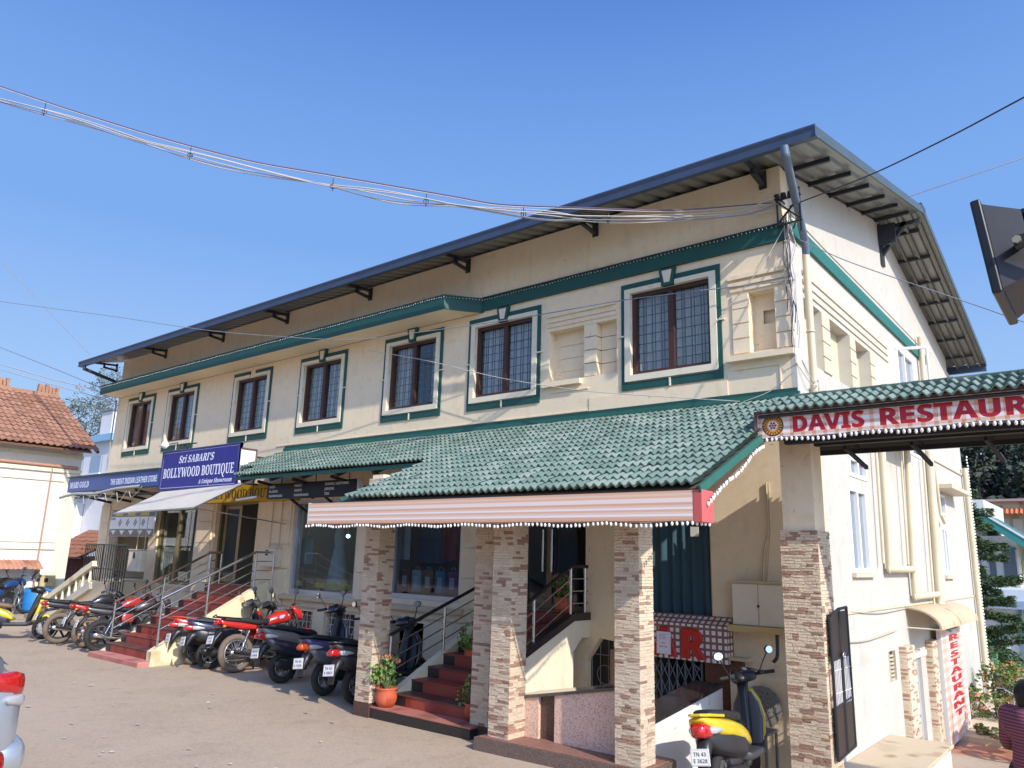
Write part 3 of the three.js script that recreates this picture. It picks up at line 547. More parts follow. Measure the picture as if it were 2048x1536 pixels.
rail('steel railing on the right of the boutique staircase beside the red scooter', -13.02, -6.66, -8.4, [[-13.02, -8.72], [-12.95, -8.74]], 1.08, 1.9, [[-6.68, 0.3, 1.08], [-7.5, 0.75, 1.47], [-8.4, 1.24, 1.9], [-8.74, 1.24, 1.9, -12.95]], 'stair railings', 3, 0.17, steel);
rail('black handrailed steel railing on the left of the entrance steps', -7.4, -6.78, -9.0, [], 0.95, 1.72, [[-6.8, 0.2, 0.95], [-7.75, 0.6, 1.28], [-8.7, 1.1, 1.62]], 'stair railings', 3, 0.15);
rail('black handrailed steel railing on the right of the entrance steps by the pink flowers', -5.92, -6.95, -8.6, [[-5.92, -8.94], [-5.88, -8.95]], 1.05, 1.84, [[-7.0, 0.62, 1.05], [-7.8, 0.9, 1.45], [-8.6, 1.23, 1.84], [-8.94, 1.24, 1.84]], 'stair railings', 3, 0.16);

// far left concrete stair with balusters
const s3 = thing('balustrade_staircase', 'pale concrete side staircase with sloping balustrades at the far left end', 'staircase', [-21, 0, -8.4]);
{
  for (const [z, xa, ya, xb, yb] of [[-8.85, -23.5, 0.42, -21.35, 1.38], [-8.1, -22.0, 0.45, -19.2, 1.52]]) {
    const c = new MB().beam([xa, ya, z], [xb, yb, z], 0.13, 0.13).build('coping', mat(0.72, 0.64, 0.44, 0.8, { tex: T.dirty }), s3);
    const b2 = new MB().beam([xa, ya - 0.45, z], [xb, yb - 0.5, z], 0.13, 0.16).build('stringer', creamPale, s3);
    for (let k = 0; k < 8; k++) { const f = (k + 0.5) / 8, x = xa + (xb - xa) * f, y = ya + (yb - ya) * f; new MB().lathe([[0.0, -0.40], [0.035, -0.40], [0.045, -0.30], [0.028, -0.2], [0.028, -0.12], [0.04, -0.04], [0, -0.04]], [x, y, z], 8).build('baluster', creamPale, s3); }
  }
  for (let k = 0; k < 9; k++) new MB().box(-23.2 + k * 0.36, -0.05, -8.78, -23.2 + (k + 1) * 0.36, 0.0 + (k + 1) * 0.125, -8.17).build('step', mat(0.30, 0.26, 0.21, 0.9, { tex: T.dirty }), s3);
  new MB().box(-19.96, -0.05, -8.99, -18.4, 1.13, -8.1).build('landing', creamDark, s3);
  new MB().box(-22.1, -0.05, -8.2, -21.9, 0.75, -8.0, 0.02).build('newel', creamPale, s3);
}
{ // black iron railing on the leather shop landing
  const t = thing('iron_railing', 'black iron lattice railing on the landing of the leather shop', 'railing', [-19, 1.1, -8.4]);
  for (const [x0, x1, z] of [[-19.95, -19.0, -8.15], [-18.95, -17.75, -8.15]]) {
    const f = new MB(); f.box(x0, 1.95, z - 0.015, x1, 1.98, z + 0.015).box(x0, 0.5, z - 0.015, x1, 0.53, z + 0.015).box(x0, 1.4, z - 0.01, x1, 1.42, z + 0.01).box(x0, 0.9, z - 0.01, x1, 0.92, z + 0.01); f.build('frame', black, t);
    for (let x = x0; x <= x1 + 0.001; x += (x1 - x0) / 10) new MB().bar([x, 0.3, z], [x, 1.96, z], 0.011, 5).build('bar', black, t);
  }
}

// ================================================================ SIGNS
function face(parent, name, tex, p, w, h, o = {}) { // flat printed sheet facing +z (or turned)
  const m = new THREE.MeshStandardMaterial({ map: tex, roughness: o.rough ?? 0.45, side: THREE.DoubleSide });
  const g = new THREE.PlaneGeometry(w, h); const q = new THREE.Mesh(g, m); q.name = name; q.position.set(p[0] - parent.position.x, p[1] - parent.position.y, p[2] - parent.position.z);
  if (o.rot) q.rotation.set(...o.rot); q.castShadow = q.receiveShadow = true; parent.add(q); return q;
}
function gingham(x, w, h, c1, s, base = '#f2ebe6') { x.fillStyle = base; x.fillRect(0, 0, w, h); x.fillStyle = c1; for (let i = 0; i < w; i += 2 * s) x.fillRect(i, 0, s, h); for (let j = 0; j < h; j += 2 * s) x.fillRect(0, j, w, s); }
const frameBrown = mat(0.16, 0.10, 0.085, 0.5), signWhite = mat(0.75, 0.72, 0.68, 0.5);
{ // peach striped sign box on the canopy edge
  const t = thing('striped_sign', 'long peach and white striped sign box along the front edge of the canopy', 'sign', [-5.55, 2.41, -6.05]);
  new MB().box(-8.22, 2.285, -6.19, -2.885, 2.545, -6.002).build('box', mat(0.55, 0.36, 0.27, 0.55), t);
  const tx = print(64, 256, (x, w, h) => { const st = ['#e0b394', '#e9c8b0', '#e3b899', '#f0ddd0', '#eeddd4', '#dcab8a', '#e6c3ab', '#f0e4e0', '#e0b497', '#e8cab6', '#f1e6e2', '#dfb193', '#d9a888']; st.forEach((c, i) => { x.fillStyle = c; x.fillRect(0, i * h / 13, w, h / 13 + 1); }); });
  face(t, 'striped_face', tx, [-5.5525, 2.415, -5.999], 5.33, 0.255);
  new MB().box(-2.884, 2.275, -6.23, -2.80, 2.55, -6.0, 0.006).build('red_end', mat(0.55, 0.11, 0.10, 0.45), t);
  new MB().box(-8.235, 2.275, -6.19, -8.221, 2.55, -6.0).build('end_cap', signWhite, t);
}
{ // gateway sign with red raised-look lettering
  const W = 4.75, H = 0.255, tx = print(2048, 112, (x, w, h) => {
    x.fillStyle = '#efe8e6'; x.fillRect(0, 0, w, h);
    x.fillStyle = 'rgba(222,160,120,0.55)'; for (let i = 4; i < w; i += 46) x.fillRect(i, 0, 16, h); for (let j = 2; j < h; j += 30) x.fillRect(0, j, w, 12);
    x.fillStyle = 'rgba(205,130,95,0.55)'; for (let i = 4; i < w; i += 46) for (let j = 2; j < h; j += 30) x.fillRect(i, j, 16, 12);
    x.fillStyle = '#b3202c'; x.font = 'bold 92px sans-serif'; x.textBaseline = 'middle'; x.strokeStyle = '#b3202c'; x.lineWidth = 4;
    const fit = (s, a, b) => { const m = x.measureText(s).width; x.save(); x.translate(a, h / 2 + 2); x.scale((b - a) / m, 1); x.fillText(s, 0, 0); x.strokeText(s, 0, 0); x.restore(); };
    fit('DAVIS', 148, 446); fit('RESTAURANT', 494, 1232);
    const r = 47, cx = 68, cy = h / 2; x.fillStyle = '#3a1712'; x.beginPath(); x.arc(cx, cy, r, 0, 7); x.fill(); x.fillStyle = '#d9a13c'; x.beginPath(); x.arc(cx, cy, r - 5, 0, 7); x.fill();
    x.fillStyle = '#7a1f1a'; for (let k = 0; k < 20; k++) { const a = k / 20 * 6.283; x.save(); x.translate(cx + Math.cos(a) * 34, cy + Math.sin(a) * 34); x.rotate(a); x.fillRect(-6, -2.5, 13, 5); x.restore(); }
    x.fillStyle = '#f0dcd0'; x.beginPath(); x.arc(cx, cy, 22, 0, 7); x.fill(); x.fillStyle = '#8c2330'; for (let k = 0; k < 6; k++) { const a = k / 6 * 6.283; x.beginPath(); x.arc(cx + Math.cos(a) * 12, cy + Math.sin(a) * 12, 5, 0, 7); x.fill(); } x.beginPath(); x.arc(cx, cy, 5, 0, 7); x.fill();
  });
  const t = thing('gateway_sign', 'long checked sign with red restaurant lettering and round emblem on the gateway', 'sign', [-0.5, 3.3, -7.5]);
  new MB().box(-2.88, 3.17, -7.62, -2.88 + W, 3.45, -7.5).build('backing', frameBrown, t);
  const fr = new MB(); fr.box(-2.885, 3.443, -7.499, -2.875 + W, 3.465, -7.47).box(-2.885, 3.165, -7.499, -2.875 + W, 3.178, -7.475).box(-2.892, 3.165, -7.6, -2.872, 3.465, -7.47); fr.build('frame', frameBrown, t);
  face(t, 'lettered_face', tx, [-2.872 + W / 2 - 0.005, 3.31, -7.4975], W - 0.02, H);
}
{ // blue boutique board, its awning and lamp
  const t = thing('boutique_sign', 'blue boutique signboard with white lettering above the cream awning', 'sign', [-14.85, 3.55, -8]);
  const x0 = -16.36, x1 = -13.33, y0 = 3.13, y1 = 3.98;
  const tx = print(1024, 300, (x, w, h) => {
    x.fillStyle = '#29297f'; x.fillRect(0, 0, w, h); x.strokeStyle = '#cfcfe6'; x.lineWidth = 4; x.strokeRect(7, 7, w - 14, h - 14);
    x.fillStyle = '#f4f4f8'; x.textBaseline = 'alphabetic';
    const fit = (s, f, a, b, y, sy = 1) => { x.font = f; const m = x.measureText(s).width; x.save(); x.translate(a, y); x.scale((b - a) / m, sy); x.fillText(s, 0, 0); x.restore(); };
    fit("Sri SABARI'S", 'italic bold 74px serif', 235, 715, 98, 1.1); fit('BOLLYWOOD BOUTIQUE', 'bold 80px serif', 26, 990, 212, 1.35); fit('A Unique Showroom', 'italic bold 44px serif', 545, 975, 274);
  });
  new MB().box(x0, y0, -8.06, x1, y1, -8.002).build('board', mat(0.03, 0.03, 0.16, 0.5), t);
  const fr = new MB(), z = -7.985, b = 0.03; fr.box(x0, y0, -8.07, x1, y0 + b, z).box(x0, y1 - b, -8.07, x1, y1, z).box(x0, y0 + b, -8.07, x0 + b, y1 - b, z).box(x1 - b, y0 + b, -8.07, x1, y1 - b, z); fr.build('frame', mat(0.035, 0.035, 0.18, 0.4), t);
  face(t, 'lettered_face', tx, [(x0 + x1) / 2, (y0 + y1) / 2, -7.999], x1 - x0 - 0.06, y1 - y0 - 0.06);
  const side = new MB().box(x1 + 0.005, y0 + 0.06, -8.35, x1 + 0.02, y1 - 0.12, -8.03).build('side_panel', signWhite, t);
  const sf = new MB(); sf.box(x1 + 0.021, y0 + 0.04, -8.37, x1 + 0.045, y1 - 0.1, -8.345).box(x1 + 0.021, y1 - 0.125, -8.345, x1 + 0.045, y1 - 0.1, -8.03).box(x1 + 0.021, y0 + 0.04, -8.345, x1 + 0.045, y0 + 0.065, -8.03); sf.build('side_frame', frameBrown, t);
  const st = new MB(); for (const x of [x0 + 0.4, x1 - 0.4]) st.beam([x, y1 - 0.2, -8.06], [x, y1 - 0.2, F], 0.04, 0.04).beam([x, y0 + 0.1, -8.06], [x, y0 + 0.1, F], 0.04, 0.04); st.build('bracket', steelDark, t);
  const lamp = thing('sign_lamp', 'small white spot lamp above the left end of the blue boutique sign', 'lamp', [-16.1, 4.0, -7.9]);
  const l = new MB(); l.lathe([[0.03, -0.08], [0.06, -0.07], [0.11, 0.06], [0.105, 0.06], [0.05, -0.05], [0, -0.05]], [-16.05, 4.1, -7.85], 14, [0.9, 0, 0.3]); l.build('shade', mat(0.8, 0.8, 0.8, 0.4), lamp);
  new MB().path([[-16.05, 4.1, -7.88], [-15.9, 4.16, -8.05], [-15.75, 3.98, -8.03]], 0.012, 6).path([[-15.4, 4.0, -8.03], [-15.55, 4.09, -8.0], [-15.0, 4.08, -8.0]], 0.015, 6).build('arm', steelDark, lamp);
  const a = thing('shop_awning', 'cream cloth awning slanting out below the blue boutique sign', 'awning', [-14.5, 2.8, -7.5]);
  const pos = [], n = 14, m = 8, P = (i, j) => { const u = i / n, v = j / m; return [-16.25 + 3.15 * u + v * (0.05 + 0.2 * (1 - u)) + 0 * v, 3.12 + 0.06 * u - 0.53 * v - 0.035 * Math.sin(Math.PI * v) * (0.6 + 0.4 * Math.sin(u * 9)), -8.02 + (1.05 - 0.05 * u) * v]; };
  for (let i = 0; i < n; i++) for (let j = 0; j < m; j++) { const A = P(i, j), B = P(i + 1, j), D = P(i, j + 1), E = P(i + 1, j + 1); pos.push(...A, ...D, ...E, ...A, ...E, ...B); }
  let g = new THREE.BufferGeometry(); g.setAttribute('position', new THREE.Float32BufferAttribute(pos, 3)); g = mergeVertices(g); g.computeVertexNormals();
  new MB().add(g).build('cloth', mat(0.58, 0.53, 0.44, 0.9, { tex: T.cloth, side: THREE.DoubleSide }), a);
  const fr2 = new MB().path([[-16.0, 2.58, -6.96], [-12.95, 2.64, -7.0]], 0.016, 6).path([[-16.2, 3.1, -8.02], [-15.98, 2.58, -6.96]], 0.012, 6).path([[-13.1, 3.16, -8.02], [-12.95, 2.64, -7.0]], 0.014, 6).path([[-12.95, 2.64, -7.0], [-13.0, 2.45, F]], 0.012, 6); fr2.build('frame', steel, a);
  const tl = thing('tube_light', 'short white tube light under the canopy right of the blue sign', 'lamp', [-12.9, 2.92, -8]);
  new MB().bar([-13.25, 2.86, -8.0], [-12.6, 2.9, -8.0], 0.022).build('tube', mat(0.85, 0.86, 0.88, 0.3), tl); new MB().bar([-12.72, 2.9, -8.0], [-12.72, 3.12, -8.0], 0.008, 6).bar([-13.1, 2.88, -8.0], [-13.1, 3.1, -8.0], 0.008, 6).build('hanger', steelDark, tl);
}
{ // leather store board
  const t = thing('leather_sign', 'long blue sign of the leather store with white lettering at the far left', 'sign', [-18.8, 3.35, -8.05]);
  const x0 = -21.2, x1 = -16.42, y0 = 3.24, y1 = 3.6;
  const tx = print(1024, 74, (x, w, h) => { const gd = x.createLinearGradient(0, 0, w, 0); x.fillStyle = '#2f4d8c'; x.fillRect(0, 0, w, h); x.fillStyle = '#e9edf4'; x.textBaseline = 'middle'; const fit = (s, f, a, b) => { x.font = f; const m = x.measureText(s).width; x.save(); x.translate(a, h / 2 + 2); x.scale((b - a) / m, 1); x.fillText(s, 0, 0); x.restore(); }; fit('MARI GOLD', 'bold 46px serif', 25, 265); fit('மாரி கோல்டு', 'bold 38px sans-serif', 280, 470); fit('THE GREAT INDIAN LEATHER STORE', 'bold 42px sans-serif', 520, 1005); });
  new MB().box(x0, y0, -8.12, x1, y1, -8.002).build('board', mat(0.05, 0.09, 0.22, 0.5), t);
  face(t, 'lettered_face', tx, [(x0 + x1) / 2, (y0 + y1) / 2, -7.999], x1 - x0, y1 - y0 - 0.03);
  const c = new MB(); c.box(x0, y1 + 0.001, F + 0.001, x1, y1 + 0.035, -7.99).box(x0 - 0.02, y1 + 0.0, -8.0, x1, y1 + 0.04, -7.97); c.build('top_flashing', mat(0.03, 0.07, 0.08, 0.6), t);
  const s = new MB(); for (let x = x0 + 0.3; x < x1; x += 1.1) s.beam([x, 3.05, F], [x, 3.2, -8.06], 0.05, 0.06); s.box(x0, 3.1, -8.3, x1, 3.14, -8.2); s.build('support', steelDark, t);
  const rc = thing('rolled_awning', 'rolled pale cloth and poles hung under the leather store sign', 'awning', [-20, 3.1, -7.9]);
  new MB().tube([[-21.2, 3.1, -7.85], [-20.3, 3.17, -7.85], [-19.2, 3.14, -7.85], [-18.1, 3.22, -7.85], [-16.9, 3.24, -7.85]], 0.035, 8, 24).build('roll', mat(0.45, 0.45, 0.40, 0.9, { tex: T.cloth }), rc);
  const cdm = mat(0.6, 0.6, 0.55, 0.7); for (let k = 0; k < 7; k++) new MB().tube([[-21 + k * 0.6, 3.14, -7.84], [-20.8 + k * 0.6, 3.0 - 0.05 * (k % 3), -7.82], [-20.5 + k * 0.6, 3.16, -7.84]], 0.006, 4).build('cord', cdm, rc);
}
{ // black list of goods
  const t = thing('clothing_sign', 'black hanging sign with white lists of clothes under the canopy', 'sign', [-11, 2.98, -8]);
  const tx = print(1024, 120, (x, w, h) => { x.fillStyle = '#17161b'; x.fillRect(0, 0, w, h); x.fillStyle = '#e6e4e6'; x.font = 'bold 27px sans-serif'; x.textBaseline = 'middle'; [['SUITS', 'BLAZERS', 'SHARWANIES'], ['PANTS', 'SHIRTS', 'CHUDIDHARS'], ['SCHOOL UNIFORMS', 'JERKINS', 'TIES']].forEach((c, i) => c.forEach((s, j) => x.fillText(s, [20, 330, 680][i], 24 + j * 37))); });
  new MB().box(-12.25, 2.85, -8.1, -9.72, 3.12, -8.002).build('board', mat(0.012, 0.012, 0.014, 0.4), t);
  face(t, 'lettered_face', tx, [-10.985, 2.985, -7.999], 2.52, 0.265, { rough: 0.3 });
  new MB().box(-9.718, 2.84, -8.11, -9.70, 3.13, -7.99).build('end_strip', signWhite, t);
  const h = new MB(); for (const x of [-11.9, -10.9, -10.0]) h.bar([x, 3.1, -8.05], [x, 3.45, -8.05], 0.01, 5); h.build('hanger', steelDark, t);
  // yellow board over the boutique door
  const y = thing('door_sign', 'yellow name board in shade over the boutique door', 'sign', [-14.6, 3, -8.7]);
  new MB().box(-15.9, 2.9, -8.9, -12.5, 3.25, -8.72).build('board', mat(0.5, 0.33, 0.02, 0.6), y);
  face(y, 'lettered_face', print(1024, 110, (x, w, h) => { x.fillStyle = '#c39a12'; x.fillRect(0, 0, w, h); x.fillStyle = '#3c2a0c'; x.font = 'bold 84px serif'; x.textBaseline = 'middle'; const m = x.measureText('BOLLYWOOD BOUTIQUE').width; x.save(); x.translate(20, h / 2 + 4); x.scale(980 / m, 1); x.fillText('BOLLYWOOD BOUTIQUE', 0, 0); x.restore(); }), [-14.2, 3.075, -8.717], 3.38, 0.34);
}
{ // shoe poster
  const t = thing('shoe_poster', 'white poster of shoes hung at the leather store doorway', 'poster', [-19, 2.45, -8.7]);
  new MB().box(-20.1, 2.17, -8.72, -17.8, 2.78, -8.703).build('sheet', signWhite, t);
  face(t, 'printed_face', print(512, 136, (x, w, h) => { x.fillStyle = '#4f5a58'; x.fillRect(0, 0, w, h); x.fillStyle = '#b8a94a'; for (let i = 0; i < 3; i++) x.fillRect(50 + i * 150, 6, 90, 18); x.fillStyle = '#e2e4ea'; x.fillRect(0, 30, w, 66); x.fillStyle = '#565d63'; for (let i = 0; i < 4; i++) { x.save(); x.translate(120 + i * 90, 62); x.rotate(-0.9); x.beginPath(); x.ellipse(0, -8, 22, 6, 0, 0, 7); x.ellipse(0, 8, 22, 6, 0, 0, 7); x.fill(); x.restore(); } x.fillStyle = '#3a97a8'; x.fillRect(0, 34, 60, 12); x.fillStyle = '#dfe3df'; for (let i = 0; i < 5; i++) { x.beginPath(); x.moveTo(20 + i * 105, 104); x.lineTo(80 + i * 105, 104); x.lineTo(50 + i * 105, 128); x.fill(); } }), [-18.95, 2.475, -8.70], 2.28, 0.6);
}
{ // bar sign: checked box with a sloping top
  const t = thing('bar_sign', 'red and white checked box sign with big red bar lettering', 'sign', [-4.7, 1.0, -8.9]);
  const chk = print(512, 256, (x, w, h) => { x.fillStyle = '#8a6458'; x.fillRect(0, 0, w, h); for (let i = 0; i < 32; i++) for (let j = 0; j < 16; j++) { x.fillStyle = '#efe6e2'; x.fillRect(i * 16 + 4, j * 16 + 4, 10, 10); } });
  chk.wrapS = chk.wrapT = THREE.RepeatWrapping; chk.repeat.set(1 / 2.5, 1 / 1.25);
  const cm = new THREE.MeshStandardMaterial({ map: chk, roughness: 0.5 });
  const b = new MB(); wedge(b, -5.24, -3.85, [[8.82, 0.79], [8.82, 1.21], [8.995, 1.31], [8.995, 0.79]]); b.build('box', cm, t);
  const font = await new FontLoader().loadAsync('fonts/droid/droid_sans_bold.typeface.json');
  const red = mat(0.52, 0.02, 0.012, 0.4);
  for (const [ch, x, w] of [['B', -5.22, 0.31], ['A', -4.83, 0.35], ['R', -4.42, 0.31]]) {
    const g = new TextGeometry(ch, { font, size: 0.4, depth: 0.03, curveSegments: 5, bevelEnabled: true, bevelSize: 0.012, bevelThickness: 0.006, bevelSegments: 1 }); g.computeBoundingBox(); const bb = g.boundingBox;
    g.translate(-bb.min.x, -bb.min.y, 0); g.scale(w / (bb.max.x - bb.min.x), 0.345 / (bb.max.y - bb.min.y), 1);
    new MB().add(g, M4([x, 0.815, -8.815])).build('letter', red, t);
  }
  const n = thing('paper_notice', 'white paper notice taped over the middle letter of the bar sign', 'notice', [-4.35, 1.1, -7.87]);
  new MB().box(-4.745, 0.84, -8.774, -4.555, 1.10, -8.768).build('sheet', mat(0.72, 0.70, 0.76, 0.7), n);
  face(n, 'printed_face', print(96, 128, (x, w, h) => { x.fillStyle = '#e3dfea'; x.fillRect(0, 0, w, h); x.fillStyle = '#b88fa8'; for (let j = 0; j < 4; j++) x.fillRect(16, 12 + j * 9, 60 - (j % 2) * 14, 3); x.fillStyle = '#c9474f'; x.font = 'bold 15px sans-serif'; x.fillText('A/C', 34, 70); x.fillText('BAR  IN', 18, 92); }), [-4.65, 0.97, -8.766], 0.186, 0.25);
}
{ // vertical restaurant sign on the side wall
  const t = thing('vertical_sign', 'tall checked restaurant sign with red letters running down the side wall', 'sign', [SX + 0.1, 0, -16.8]);
  const tx = print(256, 288, (x, w, h) => { });
  const t2 = print(256, 512, (x, w, h) => {
    x.fillStyle = '#ece6e6'; x.fillRect(0, 0, w, h); x.fillStyle = 'rgba(224,160,128,0.55)'; for (let i = 10; i < w; i += 82) x.fillRect(i, 0, 42, h); for (let j = 6; j < h; j += 42) x.fillRect(0, j, w, 20);
    x.fillStyle = '#b5242c'; x.textBaseline = 'middle'; x.textAlign = 'center'; x.font = 'bold 44px sans-serif'; x.strokeStyle = '#b5242c'; x.lineWidth = 3;
    'RESTAURANT'.split('').forEach((c, i) => { x.save(); x.translate(w * 0.52, 50 + i * 38.5); x.scale(4.4, 0.82); x.fillText(c, 0, 0); x.strokeText(c, 0, 0); x.restore(); });
    x.fillStyle = '#1d7f63'; x.fillRect(60, 2, 130, 12); x.beginPath(); x.moveTo(70, 14); x.lineTo(120, 26); x.lineTo(120, 6); x.fill();
  });
  new MB().box(SX + 0.10, -1.05, -17.86, SX + 0.17, 0.9, -15.72).build('board', signWhite, t);
  face(t, 'lettered_face', t2, [SX + 0.1725, -0.075, -16.79], 2.12, 1.93, { rot: [0, Math.PI / 2, 0] });
}

// ================================================================ SHOP FRONTS
const alu = mat(0.55, 0.56, 0.60, 0.35, { metalness: 0.5 }), bronze = mat(0.30, 0.24, 0.13, 0.35, { metalness: 0.6 });
const shopGlass = mat(0.72, 0.78, 0.80, 0.02, { transmission: 1, thickness: 0, ior: 1.5 });
function shopWindow(x0, x1, y0, y1, fm, fw, z = F - 0.1) {
  const f = new MB(); f.box(x0, y0, z - 0.05, x1, y0 + fw * 1.3, z + 0.06).box(x0, y1 - fw, z - 0.05, x1, y1, z + 0.06).box(x0, y0 + fw * 1.3, z - 0.05, x0 + fw, y1 - fw, z + 0.06).box(x1 - fw, y0 + fw * 1.3, z - 0.05, x1, y1 - fw, z + 0.06);
  const w = f.build('shop_window', fm, bld); new MB().box(x0 + fw, y0 + fw * 1.3, z, x1 - fw, y1 - fw, z + 0.008).build('pane', shopGlass, w); return w;
}
shopWindow(...['win2'].flatMap(k => SHOP[k]), alu, 0.07); shopWindow(...SHOP.win3, alu, 0.06); const w1_ = shopWindow(...SHOP.win1, bronze, 0.05);
new MB().box(-17.38, 1.2, F - 0.13, -17.28, 2.8, F - 0.05).build('mullion', bronze, w1_);
{ // boutique door: one glazed leaf, one open
  const f = new MB(); f.box(-15.65, 1.22, F - 0.2, -15.58, 2.95, F - 0.1).box(-14.12, 1.22, F - 0.2, -14.05, 2.95, F - 0.1).box(-15.58, 2.88, F - 0.2, -14.12, 2.95, F - 0.1); f.box(-15.5, 1.24, F - 0.17, -15.42, 2.87, F - 0.13).box(-14.95, 1.24, F - 0.17, -14.85, 2.87, F - 0.13).box(-15.42, 1.24, F - 0.17, -14.95, 1.34, F - 0.13).box(-15.42, 2.79, F - 0.17, -14.95, 2.87, F - 0.13);
  const d = f.build('shop_door', bronze, bld); new MB().box(-15.42, 1.34, F - 0.155, -14.95, 2.79, F - 0.147).build('pane', shopGlass, d);
  const e = new MB(); const y0 = 1.22, y1 = 2.92; e.box(-7.35, y0, F - 0.2, -7.28, y1, F - 0.12).box(-6.02, y0, F - 0.2, -5.95, y1, F - 0.12).box(-7.28, y1 - 0.06, F - 0.2, -6.02, y1, F - 0.12).box(-6.72, y0, F - 0.18, -6.62, y1 - 0.06, F - 0.13).box(-7.28, y0, F - 0.18, -6.72, y0 + 0.08, F - 0.13).box(-6.62, y0, F - 0.18, -6.02, y0 + 0.08, F - 0.13);
  const d2 = e.build('entrance_door', mat(0.20, 0.15, 0.09, 0.4, { metalness: 0.4 }), bld);
  new MB().box(-7.28, y0 + 0.08, F - 0.16, -6.72, y1 - 0.06, F - 0.152).build('pane', shopGlass, d2); new MB().box(-6.62, y0 + 0.08, F - 0.16, -6.02, y1 - 0.06, F - 0.152).build('pane', shopGlass, d2);
  new MB().bar([-6.75, 1.75, F - 0.08], [-6.75, 2.35, F - 0.08], 0.016).bar([-6.59, 1.75, F - 0.08], [-6.59, 2.35, F - 0.08], 0.016).build('handle', steel, d2);
}
{ // sills, piers and ledges of the shop front
  const s = new MB(); s.box(-13.0, 1.05, F + 0.001, -8.2, 1.13, F + 0.10).box(-18.4, 1.0, F + 0.001, -16.2, 1.09, F + 0.05).box(-13.0, 0.92, F + 0.001, -8.2, 0.945, F + 0.03); s.build('window_sill', creamDark, bld);
  for (const [a, b] of [[-13.5, -12.86], [-10.8, -10.0], [-8.25, -7.5], [-16.35, -15.75], [-21.34, -20.85]]) for (let k = 0; k < 4; k++) new MB().box(a, 1.15 + k * 0.46, F + 0.001, b, 1.15 + k * 0.46 + 0.445, F + 0.028).build('pier_block', cream, bld);
  for (const b of BASE.slice(0, 2)) { const g = new MB(); for (let x = b[0]; x <= b[1] + 0.01; x += 0.13) g.bar([x, b[1 + 1], F - 0.08], [x, b[3], F - 0.08], 0.008, 5); for (let y = b[2]; y < b[3]; y += 0.12) g.bar([b[0], y, F - 0.08], [b[1], y, F - 0.08], 0.007, 5); for (let k = 0; k < 4; k++) g.bar([b[0] + k * 0.22, b[2], F - 0.07], [b[0] + k * 0.22 + 0.2, b[3], F - 0.07], 0.006, 5); const w = g.build('basement_window', mat(0.62, 0.62, 0.6, 0.5), bld); new MB().box(b[0], b[2], F - 0.16, b[1], b[3], F - 0.15).build('pane', mat(0.12, 0.085, 0.06, 0.2), w); }
  new MB().box(-13.62, 0.02, F - 0.12, -13.25, 0.84, F - 0.08).build('small_door', mat(0.10, 0.045, 0.03, 0.6), bld);
}
